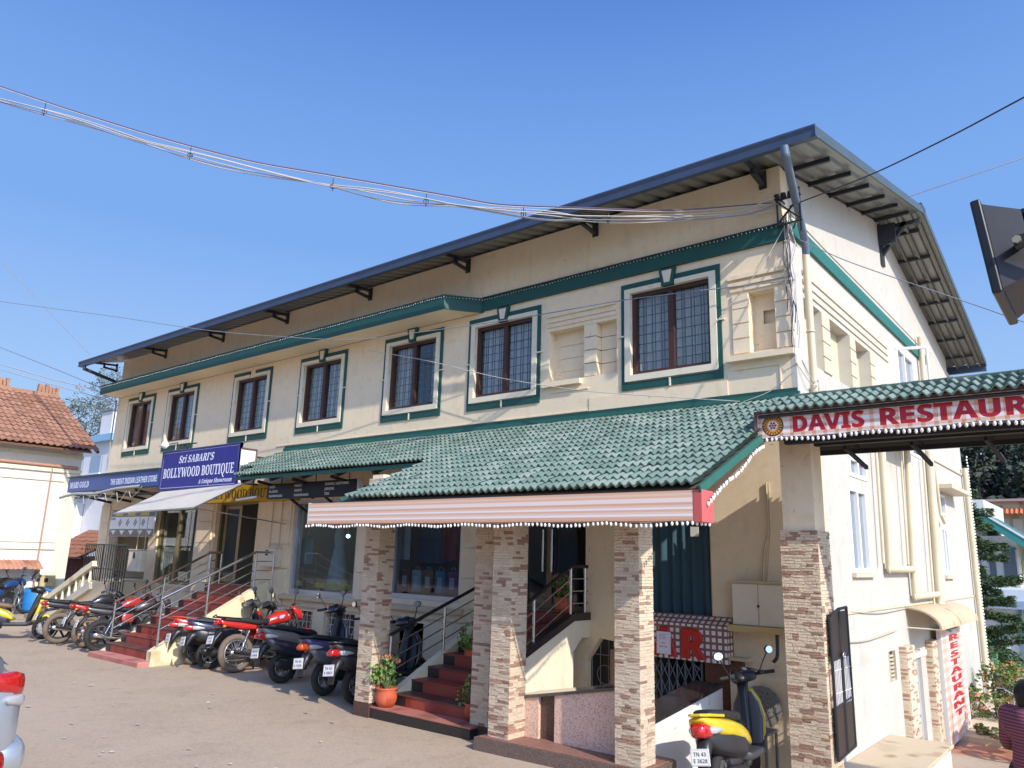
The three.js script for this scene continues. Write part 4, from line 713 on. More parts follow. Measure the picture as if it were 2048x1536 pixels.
// goods behind the glass
const clothM = (r, g, b) => mat(r, g, b, 0.95, { tex: T.cloth, side: THREE.DoubleSide });
function garment(name, label, cat, x, y, z, w, h, m, folds = 3, group) { const t = thing(name, label, cat, [x, y, z], group); new MB().add(curtain(x - w / 2, x + w / 2, y, y + h, z, 0.03, folds, x)).build('cloth', m, t); new MB().path([[x - w * 0.35, y + h - 0.01, z], [x, y + h + 0.06, z], [x + w * 0.35, y + h - 0.01, z]], 0.008, 5).bar([x, y + h + 0.05, z], [x, y + h + 0.2, z], 0.006, 5).build('hanger', steel, t); return t; }
{
  // mannequin in a long white dress
  const t = thing('white_dress', 'long white dress on a stand behind the shop window', 'dress', [-11.4, 1.3, -9.6]);
  new MB().lathe([[0.24, 1.25], [0.2, 1.6], [0.13, 1.95], [0.1, 2.05], [0.14, 2.25], [0.1, 2.38], [0.04, 2.42], [0, 2.42]], [-11.95, 0, -9.5], 20, [0, 0, 0], [1, 1, 0.7]).build('dress', clothM(0.75, 0.73, 0.68), t);
  new MB().bar([-11.95, 2.4, -9.5], [-11.95, 2.55, -9.5], 0.05).build('neck', steelDark, t);
  garment('pale_blouse', 'pale grey blouse hanging at the left of the shop window', 'blouse', -12.75, 1.7, -9.35, 0.35, 0.5, clothM(0.5, 0.52, 0.46));
  garment('white_trousers', 'white trousers hanging high in the right shop window', 'trousers', -10.0, 1.85, -9.35, 0.34, 0.85, clothM(0.68, 0.70, 0.74), 2);
  garment('red_cloth', 'dark red cloth hanging in the right shop window', 'cloth', -8.85, 1.85, -9.35, 0.45, 0.95, clothM(0.30, 0.05, 0.05));
  garment('navy_cloth', 'dark blue cloth hanging in the middle of the right shop window', 'cloth', -9.5, 1.8, -9.55, 0.7, 1.0, clothM(0.10, 0.11, 0.16));
  const cols = [[0.25, 0.05, 0.06], [0.45, 0.45, 0.5], [0.30, 0.12, 0.06], [0.05, 0.25, 0.45], [0.30, 0.04, 0.20]], nm = ['dark red', 'silver', 'brown', 'sky blue', 'magenta'];
  cols.forEach((c, i) => { const x = -9.85 + i * 0.28, t2 = thing('gift_bag', nm[i] + ' printed gift bag hung low in the right shop window', 'bag', [x, 1.35, -9.3]); new MB().box(x - 0.11, 1.32, -9.34, x + 0.11, 1.68, -9.28, 0.012).build('bag', clothM(...c), t2); new MB().box(x - 0.06, 1.40, -9.279, x + 0.05, 1.58, -9.277).build('print', mat(0.6, 0.6, 0.65, 0.6), t2); new MB().torus([x, 1.70, -9.31], 0.045, 0.006, [0, 0, 0], 14, 5).build('handle', steel, t2); });
  const yb = thing('window_lettering', 'yellow lettering strip at the foot of the dark shop window', 'lettering', [-11.6, 1.3, -9.13]);
  const ym = mat(0.62, 0.55, 0.06, 0.6); for (let k = 0, x = -12.15; x < -11.05; k++) { const w = rr(0.03, 0.07); if (k % 6 !== 5) new MB().box(x, 1.29, -9.135, x + w, 1.37, -9.128).build('letter', ym, yb); x += w + 0.012; }
  const lt = thing('shop_lamp', 'small bright spot lamp glowing inside the dark shop window', 'lamp', [-11.95, 2.2, -9.7]);
  new MB().ball([-11.95, 2.25, -9.7], 0.04).build('bulb', mat(0.6, 0.8, 1, 0.4, { emissive: C(0.6, 0.85, 1), emissiveIntensity: 3 }), lt); new MB().bar([-11.95, 2.3, -9.7], [-11.95, 3.24, -9.7], 0.01, 6).build('cord', black, lt);
  const pl = new THREE.PointLight(C(0.8, 0.92, 1), 0.5, 0, 2); pl.position.set(0, 0.05, 0.09); pl.castShadow = true; lt.add(pl);
  for (let k = 0; k < 3; k++) { const x = -15.0 + k * 0.35; garment('hanging_dress', ['dark', 'crimson', 'deep brown'][k] + ' dress hanging inside the open boutique doorway', 'dress', x, 1.5, -9.9 - 0.2 * k, 0.3, 1.1, clothM(...[[0.05, 0.04, 0.05], [0.25, 0.03, 0.03], [0.12, 0.06, 0.04]][k])); }
  const m2 = thing('shop_mannequin', 'pale mannequin bust in the boutique side window', 'mannequin', [-16.95, 1.2, -9.6]);
  new MB().lathe([[0.02, 1.15], [0.02, 1.5], [0.16, 1.55], [0.13, 1.8], [0.19, 2.05], [0.12, 2.2], [0.05, 2.25], [0.05, 2.32], [0.085, 2.42], [0.06, 2.52], [0, 2.54]], [-16.95, 0, -9.6], 16, [0, 0, 0], [1, 1, 0.65]).build('body', mat(0.6, 0.5, 0.42, 0.7), m2);
  const sh = thing('display_shelf', 'shelf unit of folded cloth in the boutique side window', 'shelf', [-17.8, 1.14, -10.2]);
  const s = new MB(); for (let k = 0; k < 5; k++) s.box(-18.3, 1.2 + k * 0.38, -10.5, -16.5, 1.23 + k * 0.38, -10.1); s.box(-18.34, 1.14, -10.52, -18.3, 2.9, -10.1).box(-16.5, 1.14, -10.52, -16.46, 2.9, -10.1); s.build('frame', bronze, sh);
  for (let k = 0; k < 5; k++) for (let i = 0; i < 6; i++) { const c = [[0.5, 0.45, 0.4], [0.2, 0.25, 0.35], [0.4, 0.12, 0.1], [0.3, 0.32, 0.3]][(k * 3 + i) % 4]; new MB().box(-18.25 + i * 0.29, 1.231 + k * 0.38, -10.4, -18.02 + i * 0.29, 1.36 + k * 0.38 + rr(0, 0.1), -10.12, 0.01).build('cloth_stack', clothM(...c), sh); }
}
// meter boxes
function meter(label, x0, x1, y0, y1, z, d) { const t = thing('meter_box', label, 'meter box', [(x0 + x1) / 2, y0, z]); new MB().box(x0, y0, z, x1, y1, z + d, 0.012).build('case', creamPale, t); new MB().box(x0 + (x1 - x0) * 0.38, y0 + (y1 - y0) * 0.6, z + d + 0.001, x0 + (x1 - x0) * 0.55, y1 - (y1 - y0) * 0.1, z + d + 0.006).build('dial_window', black, t); new MB().box(x0 - 0.012, y1 + 0.001, z, x1 + 0.012, y1 + 0.018, z + d + 0.02).build('lid', creamPale, t); const c = new MB(); c.bar([x0 + 0.12, y1, z + 0.03], [x0 + 0.12, y1 + 0.95, z + 0.03], 0.009, 5).bar([x1 - 0.1, y1, z + 0.03], [x1 - 0.1, y1 + 0.95, z + 0.03], 0.011, 5); c.build('conduit', creamDark, t); }
meter('cream electric meter box on the pier right of the boutique door', -13.55, -13.02, 1.63, 1.98, F + 0.03, 0.16);
meter('cream electric meter box beside the leather store lattice railing', -18.35, -17.75, 1.38, 1.86, -8.6, 0.14);

// ================================================================ BAR FRONT
{
  const w = new MB().box(-5.05, 1.3, F - 0.2, -4.1, 2.75, F - 0.19).build('bar_window', mat(0.02, 0.025, 0.03, 0.4), bld);
  new MB().add(curtain(-5.04, -4.1, 1.3, 2.75, F - 0.12, 0.035, 6, 2)).build('curtain', mat(0.045, 0.10, 0.135, 0.95, { tex: T.cloth, side: THREE.DoubleSide }), w);
  const fr = new MB(); fr.box(-4.12, 1.3, F - 0.14, -4.07, 2.75, F - 0.02).box(-5.05, 2.71, F - 0.14, -4.12, 2.76, F - 0.02); fr.build('frame', creamDark, w);
  const st = thing('wall_switch', 'tiny white sticker plate on the blue curtain window', 'plate', [-4.35, 2.3, F]); new MB().box(-4.38, 2.26, F - 0.03, -4.27, 2.38, F - 0.02).build('plate', signWhite, st);
  // recessed bar entrance and folding grille
  const g = thing('folding_gate', 'grey steel folding lattice gate below the bar sign', 'gate', [-4.6, 0.1, F]);
  const gm = mat(0.16, 0.19, 0.25, 0.45, { metalness: 0.4 });
  for (let k = 0; k <= 7; k++) { const x = -5.0 + k * 0.108; new MB().box(x - 0.009, 0.05, F + 0.02, x + 0.009, 0.84, F + 0.05).build('upright', gm, g); }
  const l = new MB(); for (let k = 0; k < 7; k++) for (let j = 0; j < 3; j++) { const x = -5.0 + k * 0.108, y = 0.12 + j * 0.21; l.bar([x, y, F + 0.055], [x + 0.108, y + 0.21, F + 0.055], 0.006, 5).bar([x + 0.108, y, F + 0.062], [x, y + 0.21, F + 0.062], 0.006, 5); } l.build('lattice', gm, g, { kind: 'stuff' });
  const ar = new MB(); ar.tube([[-5.0, 0.70, F + 0.07], [-4.85, 0.80, F + 0.07], [-4.62, 0.83, F + 0.07], [-4.4, 0.78, F + 0.07], [-4.25, 0.68, F + 0.07]], 0.008, 6); ar.build('arch_bar', gm, g);
  const cl = thing('granite_cladding', 'polished brown granite panels beside the bar gate', 'cladding', [-4, 0.5, F]);
  const cg = mat(0.16, 0.075, 0.05, 0.25, { tex: T.granite });
  new MB().box(-4.2, -0.05, F + 0.001, -3.99, 0.83, F + 0.05).build('panel', cg, cl); new MB().box(-3.985, -0.05, F + 0.001, -3.72, 0.84, F + 0.09).build('panel', cg, cl); new MB().box(-4.2, 0.841, F + 0.001, -3.62, 0.875, F + 0.16).build('ledge', creamDark, cl);
  new MB().box(-5.52, -0.05, F + 0.001, -5.25, 0.8, F + 0.06).build('panel', cg, cl);
  // pink granite counter wall with a black top
  const p = thing('granite_counter', 'pink granite wall with black stone top between the pillars', 'counter', [-4.7, 0, -7.1]);
  const cy = (x) => 0.50 + (x + 5.2) * 0.19;
  for (const [a, b] of [[-5.2, -5.0], [-4.80, -4.02]]) new MB().ext([[a, -0.05], [b - 0.004, -0.05], [b - 0.004, cy(b)], [a, cy(a)]], 0.16, M4([0, 0, -6.86])).build('panel', pinkGranite, p);
  new MB().ext([[-5.0, -0.05], [-4.804, -0.05], [-4.804, cy(-4.8)], [-5.0, cy(-5)]], 0.1, M4([0, 0, -6.84])).build('recessed_panel', mat(0.12, 0.065, 0.05, 0.25, { tex: T.granite }), p);
  new MB().ext([[-5.35, 0.475], [-4.02, 0.725], [-4.02, 0.755], [-5.35, 0.505]], 0.52, M4([0, 0, -7.2])).build('top', mat(0.12, 0.10, 0.085, 0.12, { tex: T.granite }), p);
  // white wall behind the yellow scooter
  const q = thing('white_wall', 'low white plastered wall with black stone coping right of the bar pillar', 'wall', [-3.5, 0, -7.4]);
  const slant = (w0, w1, ys, m, nm) => { const A = [-4.02, -7.3], B = [-3.84, -8.62], pos = [], P = (e, w, y) => [e[0] - w, y, e[1]]; const c = [[P(A, w0, ys[0]), P(B, w0, ys[0]), P(B, w0, ys[2]), P(A, w0, ys[1])], [P(A, w1, ys[0] ), P(B, w1, ys[0]), P(B, w1, ys[2]), P(A, w1, ys[1])]]; if (ys[3] !== undefined) for (const r of c) { r[0][1] = ys[1] - ys[3]; r[1][1] = ys[2] - ys[3]; }
    const F6 = [[c[0][0], c[0][1], c[0][2], c[0][3]], [c[1][3], c[1][2], c[1][1], c[1][0]], [c[0][3], c[0][2], c[1][2], c[1][3]], [c[0][0], c[0][3], c[1][3], c[1][0]], [c[0][1], c[1][1], c[1][2], c[0][2]], [c[0][0], c[1][0], c[1][1], c[0][1]]]; for (const [p, q_, r, t_] of F6) pos.push(...p, ...q_, ...r, ...p, ...r, ...t_); const g = new THREE.BufferGeometry(); g.setAttribute('position', new THREE.Float32BufferAttribute(pos, 3)); g.computeVertexNormals(); new MB().add(g).build(nm, m, q); };
  slant(0, 0.2, [-0.4, 0.325, 0.565], mat(0.72, 0.70, 0.66, 0.8, { tex: T.side }), 'body'); slant(-0.015, 0.34, [0, 0.365, 0.605, 0.035], blackGranite, 'coping');
  new MB().box(-3.8, -0.35, F + 0.001, -2.94, 0.71, -8.75).build('back_wall', cream, q);
  // plinth kerb in front
  const k = thing('granite_kerb', 'grey granite kerb platform at the foot of the middle pillars', 'kerb', [-4.6, 0, -6.6]);
  wedge(new MB(), 0, 1, [[0, 0], [1, 0], [1, 1]]);
  const s = new THREE.Shape([[-5.55, 6.33], [-3.6, 6.42], [-3.6, 7.0], [-5.6, 7.0]].map(a => new THREE.Vector2(a[0], a[1])));
  new MB().ext(s, 0.155, new THREE.Matrix4().makeBasis(V(1, 0, 0), V(0, 0, -1), V(0, 1, 0)).setPosition(0, -0.03, 0)).build('kerb_stone', mat(0.17, 0.12, 0.095, 0.5, { tex: T.granite, bumpScale: 0.004 }), k);
  const tp = new MB(); for (let i = 0; i < 18; i++) { const x = -5.5 + i * 0.105, f = 6.35 + (x + 5.55) * 0.046; tp.ext([[x, f], [x + 0.098, f + 0.005], [x + 0.098, 6.99], [x, 6.99]], 0.01, new THREE.Matrix4().makeBasis(V(1, 0, 0), V(0, 0, -1), V(0, 1, 0)).setPosition(0, 0.1255, 0)); }
  tp.build('ribbed_tile', mat(0.30, 0.15, 0.11, 0.6, { tex: T.granite }), k, { kind: 'stuff' });
  // dark iron door under the stairs
  const d = new MB().box(-5.95, 0.08, F - 0.14, -5.48, 0.93, F - 0.12).build('under_stair_door', black, bld); const dg = new MB(); for (let i = 0; i < 4; i++) dg.bar([-5.9 + i * 0.13, 0.1, F - 0.1], [-5.9 + i * 0.13, 0.92, F - 0.1], 0.006, 5); dg.bar([-5.9, 0.7, F - 0.1], [-5.5, 0.7, F - 0.1], 0.006, 5).torus([-5.7, 0.45, F - 0.1], 0.12, 0.006, [0, 0, 0], 20, 5).build('grille', mat(0.25, 0.25, 0.25, 0.5), d);
  // white electric cabinet
  const c = thing('electric_cabinet', 'cream two door electric cabinet on the wall left of the corner pillar', 'cabinet', [-3.45, 1.25, -8.9]);
  const cm = mat(0.80, 0.73, 0.57, 0.5, { tex: T.side });
  new MB().box(-3.76, 1.25, F + 0.002, -3.13, 1.73, -8.80).build('case', cm, c); new MB().box(-3.755, 1.255, -8.799, -3.45, 1.715, -8.78, 0.006).build('door', cm, c); new MB().box(-3.44, 1.255, -8.799, -3.135, 1.715, -8.78, 0.006).build('door', cm, c);
  new MB().box(-3.79, 1.731, F + 0.002, -3.1, 1.75, -8.74).build('lid', creamDark, c); new MB().box(-3.80, 1.18, F + 0.002, -3.1, 1.249, -8.72).build('shelf', mat(0.6, 0.45, 0.2, 0.7, { tex: T.dirty }), c); new MB().ball([-3.445, 1.47, -8.775], 0.016, 8, 6).build('knob', brownWood, c);
  new MB().tube([[-3.45, 1.75, F + 0.02], [-3.42, 2.1, F + 0.02], [-3.36, 2.35, F + 0.02], [-3.36, 2.9, F + 0.02]], 0.012, 6).tube([[-3.4, 1.75, F + 0.02], [-3.34, 2.3, F + 0.02], [-3.33, 2.9, F + 0.02]], 0.008, 5).build('conduit', creamDark, c);
  new MB().tube([[-3.25, 1.18, -8.8], [-3.25, 0.95, -8.78], [-3.3, 0.88, -8.78]], 0.02, 7).build('pipe', steelDark, c);
  // plastic chair back behind the scooter
  const h = thing('plastic_chair', 'grey plastic chair with perforated back against the wall behind the scooter', 'chair', [-3.1, 0, -7.9]);
  const cs = new THREE.Shape(); cs.absellipse(0, 0, 0.22, 0.21, 0, Math.PI * 2); for (let i = -3; i <= 3; i++) for (let j = -3; j <= 3; j++) if (Math.hypot(i * 0.05, j * 0.05) < 0.165) { const o = new THREE.Path(); o.absellipse(i * 0.05 + (j % 2) * 0.02, j * 0.048, 0.012, 0.012, 0, Math.PI * 2); cs.holes.push(o); }
  const grey = mat(0.17, 0.155, 0.135, 0.6); new MB().add(new THREE.ExtrudeGeometry(cs, { depth: 0.012, bevelEnabled: true, bevelSize: 0.006, bevelThickness: 0.006, bevelSegments: 1, curveSegments: 8 }), M4([-3.40, 0.42, -8.62], [-0.2, 0.2, 0])).build('backrest', grey, h);
  new MB().box(-3.6, 0.2, -8.6, -3.2, 0.23, -8.25, 0.01).build('seat', grey, h); for (const [x, z] of [[-3.58, -8.58], [-3.23, -8.58], [-3.58, -8.28], [-3.23, -8.28]]) new MB().bar([x, -0.22, z], [x, 0.2, z], 0.018).build('leg', grey, h);
}

// ================================================================ SIDE WALL DETAILS
{
  const white = mat(0.74, 0.74, 0.73, 0.5);
  const win = (u0, u1, y0, y1, split, name = 'side_window') => {
    const f = new MB(), w = 0.06, a = SX - 0.06, b = SX + 0.012, B = (ua, ub, ya, yb) => f.box(a, ya, -ub, b, yb, -ua);
    B(u0, u1, y0, y0 + w); B(u0, u1, y1 - w, y1); B(u0, u0 + w, y0 + w, y1 - w); B(u1 - w, u1, y0 + w, y1 - w); if (split) B((u0 + u1) / 2 - 0.035, (u0 + u1) / 2 + 0.035, y0 + w, y1 - w);
    const o = f.build(name, white, bld); new MB().box(SX - 0.045, y0 + w, -u1 + w, SX - 0.038, y1 - w, -u0 - w).build('pane', mat(0.6, 0.68, 0.72, 0.05, { transmission: 0.75, thickness: 0 }), o);
    new MB().box(SX - 0.5, y0 - 0.02, -u1, SX - 0.48, y1, -u0).build('curtain', curtainPale, o); return o;
  };
  win(11.22, 12.12, 1.86, 3.05, 1); win(11.38, 12.28, 3.2, 3.5, 1); win(17.66, 18.25, 1.82, 2.78, 1); win(17.72, 18.4, 3.02, 3.46, 0); win(14.92, 16.4, 4.0, 6.0, 1);
  const sl = new MB(); sl.box(SX + 0.001, 1.80, -12.2, SX + 0.06, 1.855, -11.15).box(SX + 0.001, 1.75, -18.4, SX + 0.06, 1.81, -17.6).box(SX + 0.001, 3.52, -19.4, SX + 0.35, 3.60, -17.2); sl.build('side_sill', pipeCream, bld);
  // an open casement on the upper storey
  const oc = new MB(); oc.beam([SX + 0.02, 5.9, -14.95], [SX + 0.5, 5.9, -15.1], 0.05, 0.05).beam([SX + 0.02, 4.3, -14.95], [SX + 0.5, 4.3, -15.1], 0.05, 0.05).bar([SX + 0.5, 4.3, -15.1], [SX + 0.5, 5.9, -15.1], 0.025).bar([SX + 0.02, 4.3, -14.95], [SX + 0.02, 5.9, -14.95], 0.025); oc.build('open_casement', white, bld);
  // drain pipes
  const r = 0.055, px = SX + 0.09, P = (name, pts, rad = r) => { const t = new MB().path(pts.map(([u, y]) => [px, y, -u]), rad, 10); for (const [u, y] of pts.slice(1, -1)) t.torus([px, y, -u], rad * 0.9, 0.02, [0, Math.PI / 2, 0], 12, 6); return t.build(name, pipeCream, bld); };
  P('drain_pipe', [[12.97, 3.95], [12.85, 1.92], [14.43, 1.92], [14.43, 1.48], [16.3, 1.48]]);
  P('drain_pipe', [[14.78, 4.1], [14.45, 1.95]]); P('drain_pipe', [[16.72, 4.2], [16.4, 1.3], [16.3, 1.15]], 0.075);
  P('drain_pipe', [[16.9, 6.6], [16.9, 4.3]]); P('drain_pipe', [[12.6, 3.9], [12.5, 2.0]], 0.022); P('drain_pipe', [[14.25, 3.9], [14.1, 2.0]], 0.018); P('drain_pipe', [[16.1, 4.0], [15.85, 1.3]], 0.022); P('drain_pipe', [[20.8, 4.3], [20.8, -0.9]], 0.06); P('drain_pipe', [[17.1, 4.0], [17.3, 3.0], [17.6, 2.85]], 0.03);
  const cbm = mat(0.5, 0.43, 0.3, 0.7); const cb = { tube: (p, r, n) => (new MB().tube(p, r, n).build('wall_cable', cbm, bld), cb) }; cb.tube([[SX + 0.02, 1.36, -10.9], [SX + 0.03, 1.29, -12.4], [SX + 0.03, 1.31, -14.2]], 0.007, 5).tube([[SX + 0.02, 1.02, -10.2], [SX + 0.03, 0.96, -11.5], [SX + 0.03, 1.0, -13.2]], 0.010, 6).tube([[SX + 0.04, 6.45, -9.3], [SX + 0.05, 6.42, -11], [SX + 0.06, 6.43, -14], [SX + 0.06, 6.42, -17]], 0.012, 5);
  const awn = new MB(); // small concrete canopy of the upper windows
  awn.box(SX + 0.001, 4.02, -14.7, SX + 0.5, 4.08, -12.8); awn.build('ledge', pipeCream, bld);
  // curved awning over the basement door
  const t = thing('curved_awning', 'curved beige awning sheet over the basement door on the side wall', 'awning', [SX, 0.9, -15.8]);
  const ns = 10, arc = (r_) => Array.from({ length: ns + 1 }, (_, i) => { const a = Math.PI / 2 * i / ns; return [r_ * Math.sin(a), 0.5 + r_ * 0.62 * Math.cos(a)]; });
  const o = arc(0.52), inn = arc(0.505).reverse(); const aw = new MB().ext([...o, ...inn], 3.5, new THREE.Matrix4().makeBasis(V(1, 0, 0), V(0, 1, 0), V(0, 0, 1)).setPosition(SX + 0.002, 0.5, -17.5));
  aw.build('sheet', mat(0.58, 0.44, 0.27, 0.7, { tex: T.dirty }), t); const rib = new MB(); for (const z of [-14.05, -15.75, -17.45]) { const pts = arc(0.49).map(([a, b]) => [SX + 0.002 + a, 0.5 + b, z]); rib.path(pts, 0.014, 6).bar([SX, 1.0, z], pts[ns], 0.012, 6); } rib.build('rib', creamPale, t);
  // stone clad door surround with a plain steel door
  const d = thing('stone_doorway', 'stone clad door surround with a grey door under the curved awning', 'doorway', [SX, -0.8, -14.4]);
  new MB().box(SX + 0.001, -1.25, -13.93, SX + 0.10, 0.75, -13.4).box(SX + 0.001, -1.25, -15.65, SX + 0.10, 0.72, -15.25).build('core', mortar, d);
  const rest = [new MB(), new MB()];
  cladFace(d, 0.53, -1.25, 0.75, [SX + 0.10, 0, -13.4], Math.PI / 2, 160, rest); cladFace(d, 0.40, -1.25, 0.72, [SX + 0.10, 0, -15.25], Math.PI / 2, 130, rest); cladFace(d, 0.10, -1.25, 0.75, [SX, 0, -13.4], 0, 0, rest); cladFace(d, 0.10, -1.25, 0.72, [SX, 0, -15.25], 0, 0, rest);
  rest.forEach((q, k) => q.g.length && q.build('stone', (k ? brownStone : paleStone)[1], d, { kind: 'stuff' }));
  new MB().box(SX - 0.1, -1.2, -14.85, SX - 0.05, 0.62, -13.95).build('door', mat(0.42, 0.42, 0.43, 0.4, { tex: T.metal }), d); new MB().box(SX - 0.049, -1.1, -14.45, SX - 0.03, 0.5, -14.35).box(SX - 0.12, 0.5, -15.2, SX + 0.03, 0.58, -13.94).build('door_frame', signWhite, d);
  // louvred vent
  const v = new MB(); for (let k = 0; k < 7; k++) v.beam([SX + 0.0, 0.33 + k * 0.055, -12.92], [SX + 0.0, 0.33 + k * 0.055, -12.73], 0.05, 0.02); v.box(SX - 0.04, 0.3, -13.12, SX + 0.012, 0.72, -13.1).box(SX - 0.04, 0.3, -12.74, SX + 0.012, 0.72, -12.72); v.build('vent', pipeCream, bld);
  // raised slab
  const s = thing('side_platform', 'low beige topped concrete platform against the side wall beyond the gate', 'platform', [-2.7, -0.8, -11]);
  new MB().box(SX + 0.002, -1.4, -12.4, -2.28, -0.42, -9.6).build('body', mat(0.70, 0.68, 0.62, 0.85, { tex: T.dirty, bumpScale: 0.004 }), s); new MB().box(SX + 0.002, -0.419, -12.44, -2.24, -0.37, -9.55, 0.015).build('top', mat(0.56, 0.44, 0.29, 0.8, { tex: T.dirty }), s);
  const rf = new MB().box(-3.04, -1.3, -16.5, -1.2, -1.085, -12.5).build('paved_floor', mat(0.42, 0.20, 0.12, 0.8, { tex: T.dirty }), null); rf.userData.kind = 'structure'; rf.userData.label = 'reddish paved floor strip beside the side wall';
  // iron gate leaf
  const g = thing('iron_gate', 'black iron gate leaf with curved top standing open beside the corner pillar', 'gate', [-2.42, 0.2, -8.3]);
  const gx = -2.42, gp = (z, y) => [gx, y, z], z0 = -7.98, z1 = -8.55, br = mat(0.045, 0.028, 0.024, 0.35, { metalness: 0.5 });
  const fr = new MB(); fr.path([gp(z0, 0.16), gp(z0, 1.44), gp(z0 - 0.14, 1.49), gp(z0 - 0.3, 1.52), gp(z1, 1.53), gp(z1, 0.2), gp(z0, 0.16)], 0.016, 6).bar(gp((z0 + z1) / 2, 0.18), gp((z0 + z1) / 2, 1.52), 0.02).bar(gp(z0, 1.05), gp(z1, 1.07), 0.012).bar(gp(z0, 0.62), gp(z1, 0.66), 0.012); fr.build('frame', black, g);
  new MB().box(gx - 0.006, 1.06, z1 + 0.03, gx + 0.006, 1.50, z0 - 0.02).build('upper_panel', br, g); new MB().box(gx - 0.006, 0.18, z1 + 0.03, gx + 0.006, 0.63, z0 - 0.02).build('lower_panel', br, g);
  const bars = new MB(); for (let k = 1; k < 12; k++) if (k !== 6) bars.bar(gp(z0 + (z1 - z0) * k / 12, 0.63), gp(z0 + (z1 - z0) * k / 12, 1.06), 0.007, 5); for (const y of [0.74, 0.95]) bars.bar(gp(z0, y), gp(z1, y), 0.006, 5); bars.build('bar', mat(0.6, 0.6, 0.6, 0.4), g, { kind: 'stuff' });
  new MB().torus([gx + 0.03, 1.08, (z0 + z1) / 2], 0.03, 0.007, [0, Math.PI / 2, 0], 14, 5).bar([gx + 0.025, 0.95, (z0 + z1) / 2], [gx + 0.025, 1.1, (z0 + z1) / 2], 0.008, 5).build('latch', steel, g);
  const ck = thing('wall_pipe', 'thin grey water pipe with a bent top on the wall behind the gate', 'pipe', [-2.9, 0.5, -9.4]); new MB().path([[-2.9, -0.3, -9.2], [-2.9, 1.95, -9.2]], 0.018, 8).path([[-2.9, 1.85, -9.2], [-2.75, 1.86, -9.1], [-2.75, 2.05, -9.1]], 0.01, 6).build('pipe', mat(0.25, 0.28, 0.32, 0.5), ck);
}

// ================================================================ FOLIAGE HELPERS
function leaves(n, size, spread, opt = {}) { // spread() gives a point; small two-triangle leaves, randomly turned
  const pos = [], q = new THREE.Quaternion(), e = new THREE.Euler(), v = V(0, 0, 0);
  for (let i = 0; i < n; i++) {
    const p = spread(i), s = size * rr(0.6, 1.35), w = s * (opt.ratio ?? 0.55);
    e.set(rr(-1, 1) * (opt.tilt ?? 1.4), rr(0, 6.28), rr(-1, 1) * (opt.tilt ?? 1.4)); q.setFromEuler(e);
    const c = [[-w / 2, 0, 0], [0, -s * 0.12, s / 2], [w / 2, 0, 0], [0, -s * 0.12, -s / 2]].map(a => { v.set(...a).applyQuaternion(q); return [v.x + p[0], v.y + p[1], v.z + p[2]]; });
    pos.push(...c[0], ...c[1], ...c[2], ...c[0], ...c[2], ...c[3]);
  }
  const g = new THREE.BufferGeometry(); g.setAttribute('position', new THREE.Float32BufferAttribute(pos, 3)); g.computeVertexNormals(); return g;
}
const leafM = (r, g, b) => mat(r, g, b, 0.75, { side: THREE.DoubleSide });
function clumps(k, R, c, sq = 1) { const a = []; for (let i = 0; i < k; i++) { const u = rr(-1, 1), t = rr(0, 6.283), s = Math.sqrt(1 - u * u), d = R * Math.cbrt(rr(0.15, 1)); a.push([c[0] + d * s * Math.cos(t), c[1] + d * u * sq, c[2] + d * s * Math.sin(t), R * rr(0.22, 0.42)]); } return a; }
function inClumps(cl) { return () => { const c = cl[Math.floor(rnd() * cl.length)]; const u = rr(-1, 1), t = rr(0, 6.283), s = Math.sqrt(1 - u * u), d = c[3] * (1 - 0.45 * rnd() * rnd()); return [c[0] + d * s * Math.cos(t), c[1] + d * u * 0.75, c[2] + d * s * Math.sin(t)]; }; }
function tree(name, label, [x, y, z], h, R, n, size, m, opt = {}) {
  const t = thing(name, label, 'tree', [x, y, z], opt.group); const cl = clumps(opt.clumps ?? 16, R, [x, y + h - R * (opt.sq ?? 1) * 0.8, z], opt.sq ?? 1);
  const tr = new MB(); const top = [x + rr(-0.3, 0.3), y + h * 0.75, z]; tr.bar([x, y - 0.5, z], top, [R * 0.06, R * 0.03], 7); cl.slice(0, opt.limbs ?? 7).forEach((c, i) => tr.bar([x + (top[0] - x) * (0.4 + 0.07 * i), y + h * 0.75 * (0.4 + 0.07 * i), z], [c[0], c[1], c[2]], [R * 0.025, R * 0.008], 5));
  tr.build('trunk', mat(0.10, 0.075, 0.055, 0.9), t); const g = leaves(n, size, inClumps(cl), opt); new MB().add(g).build('crown', m, t); return t;
}
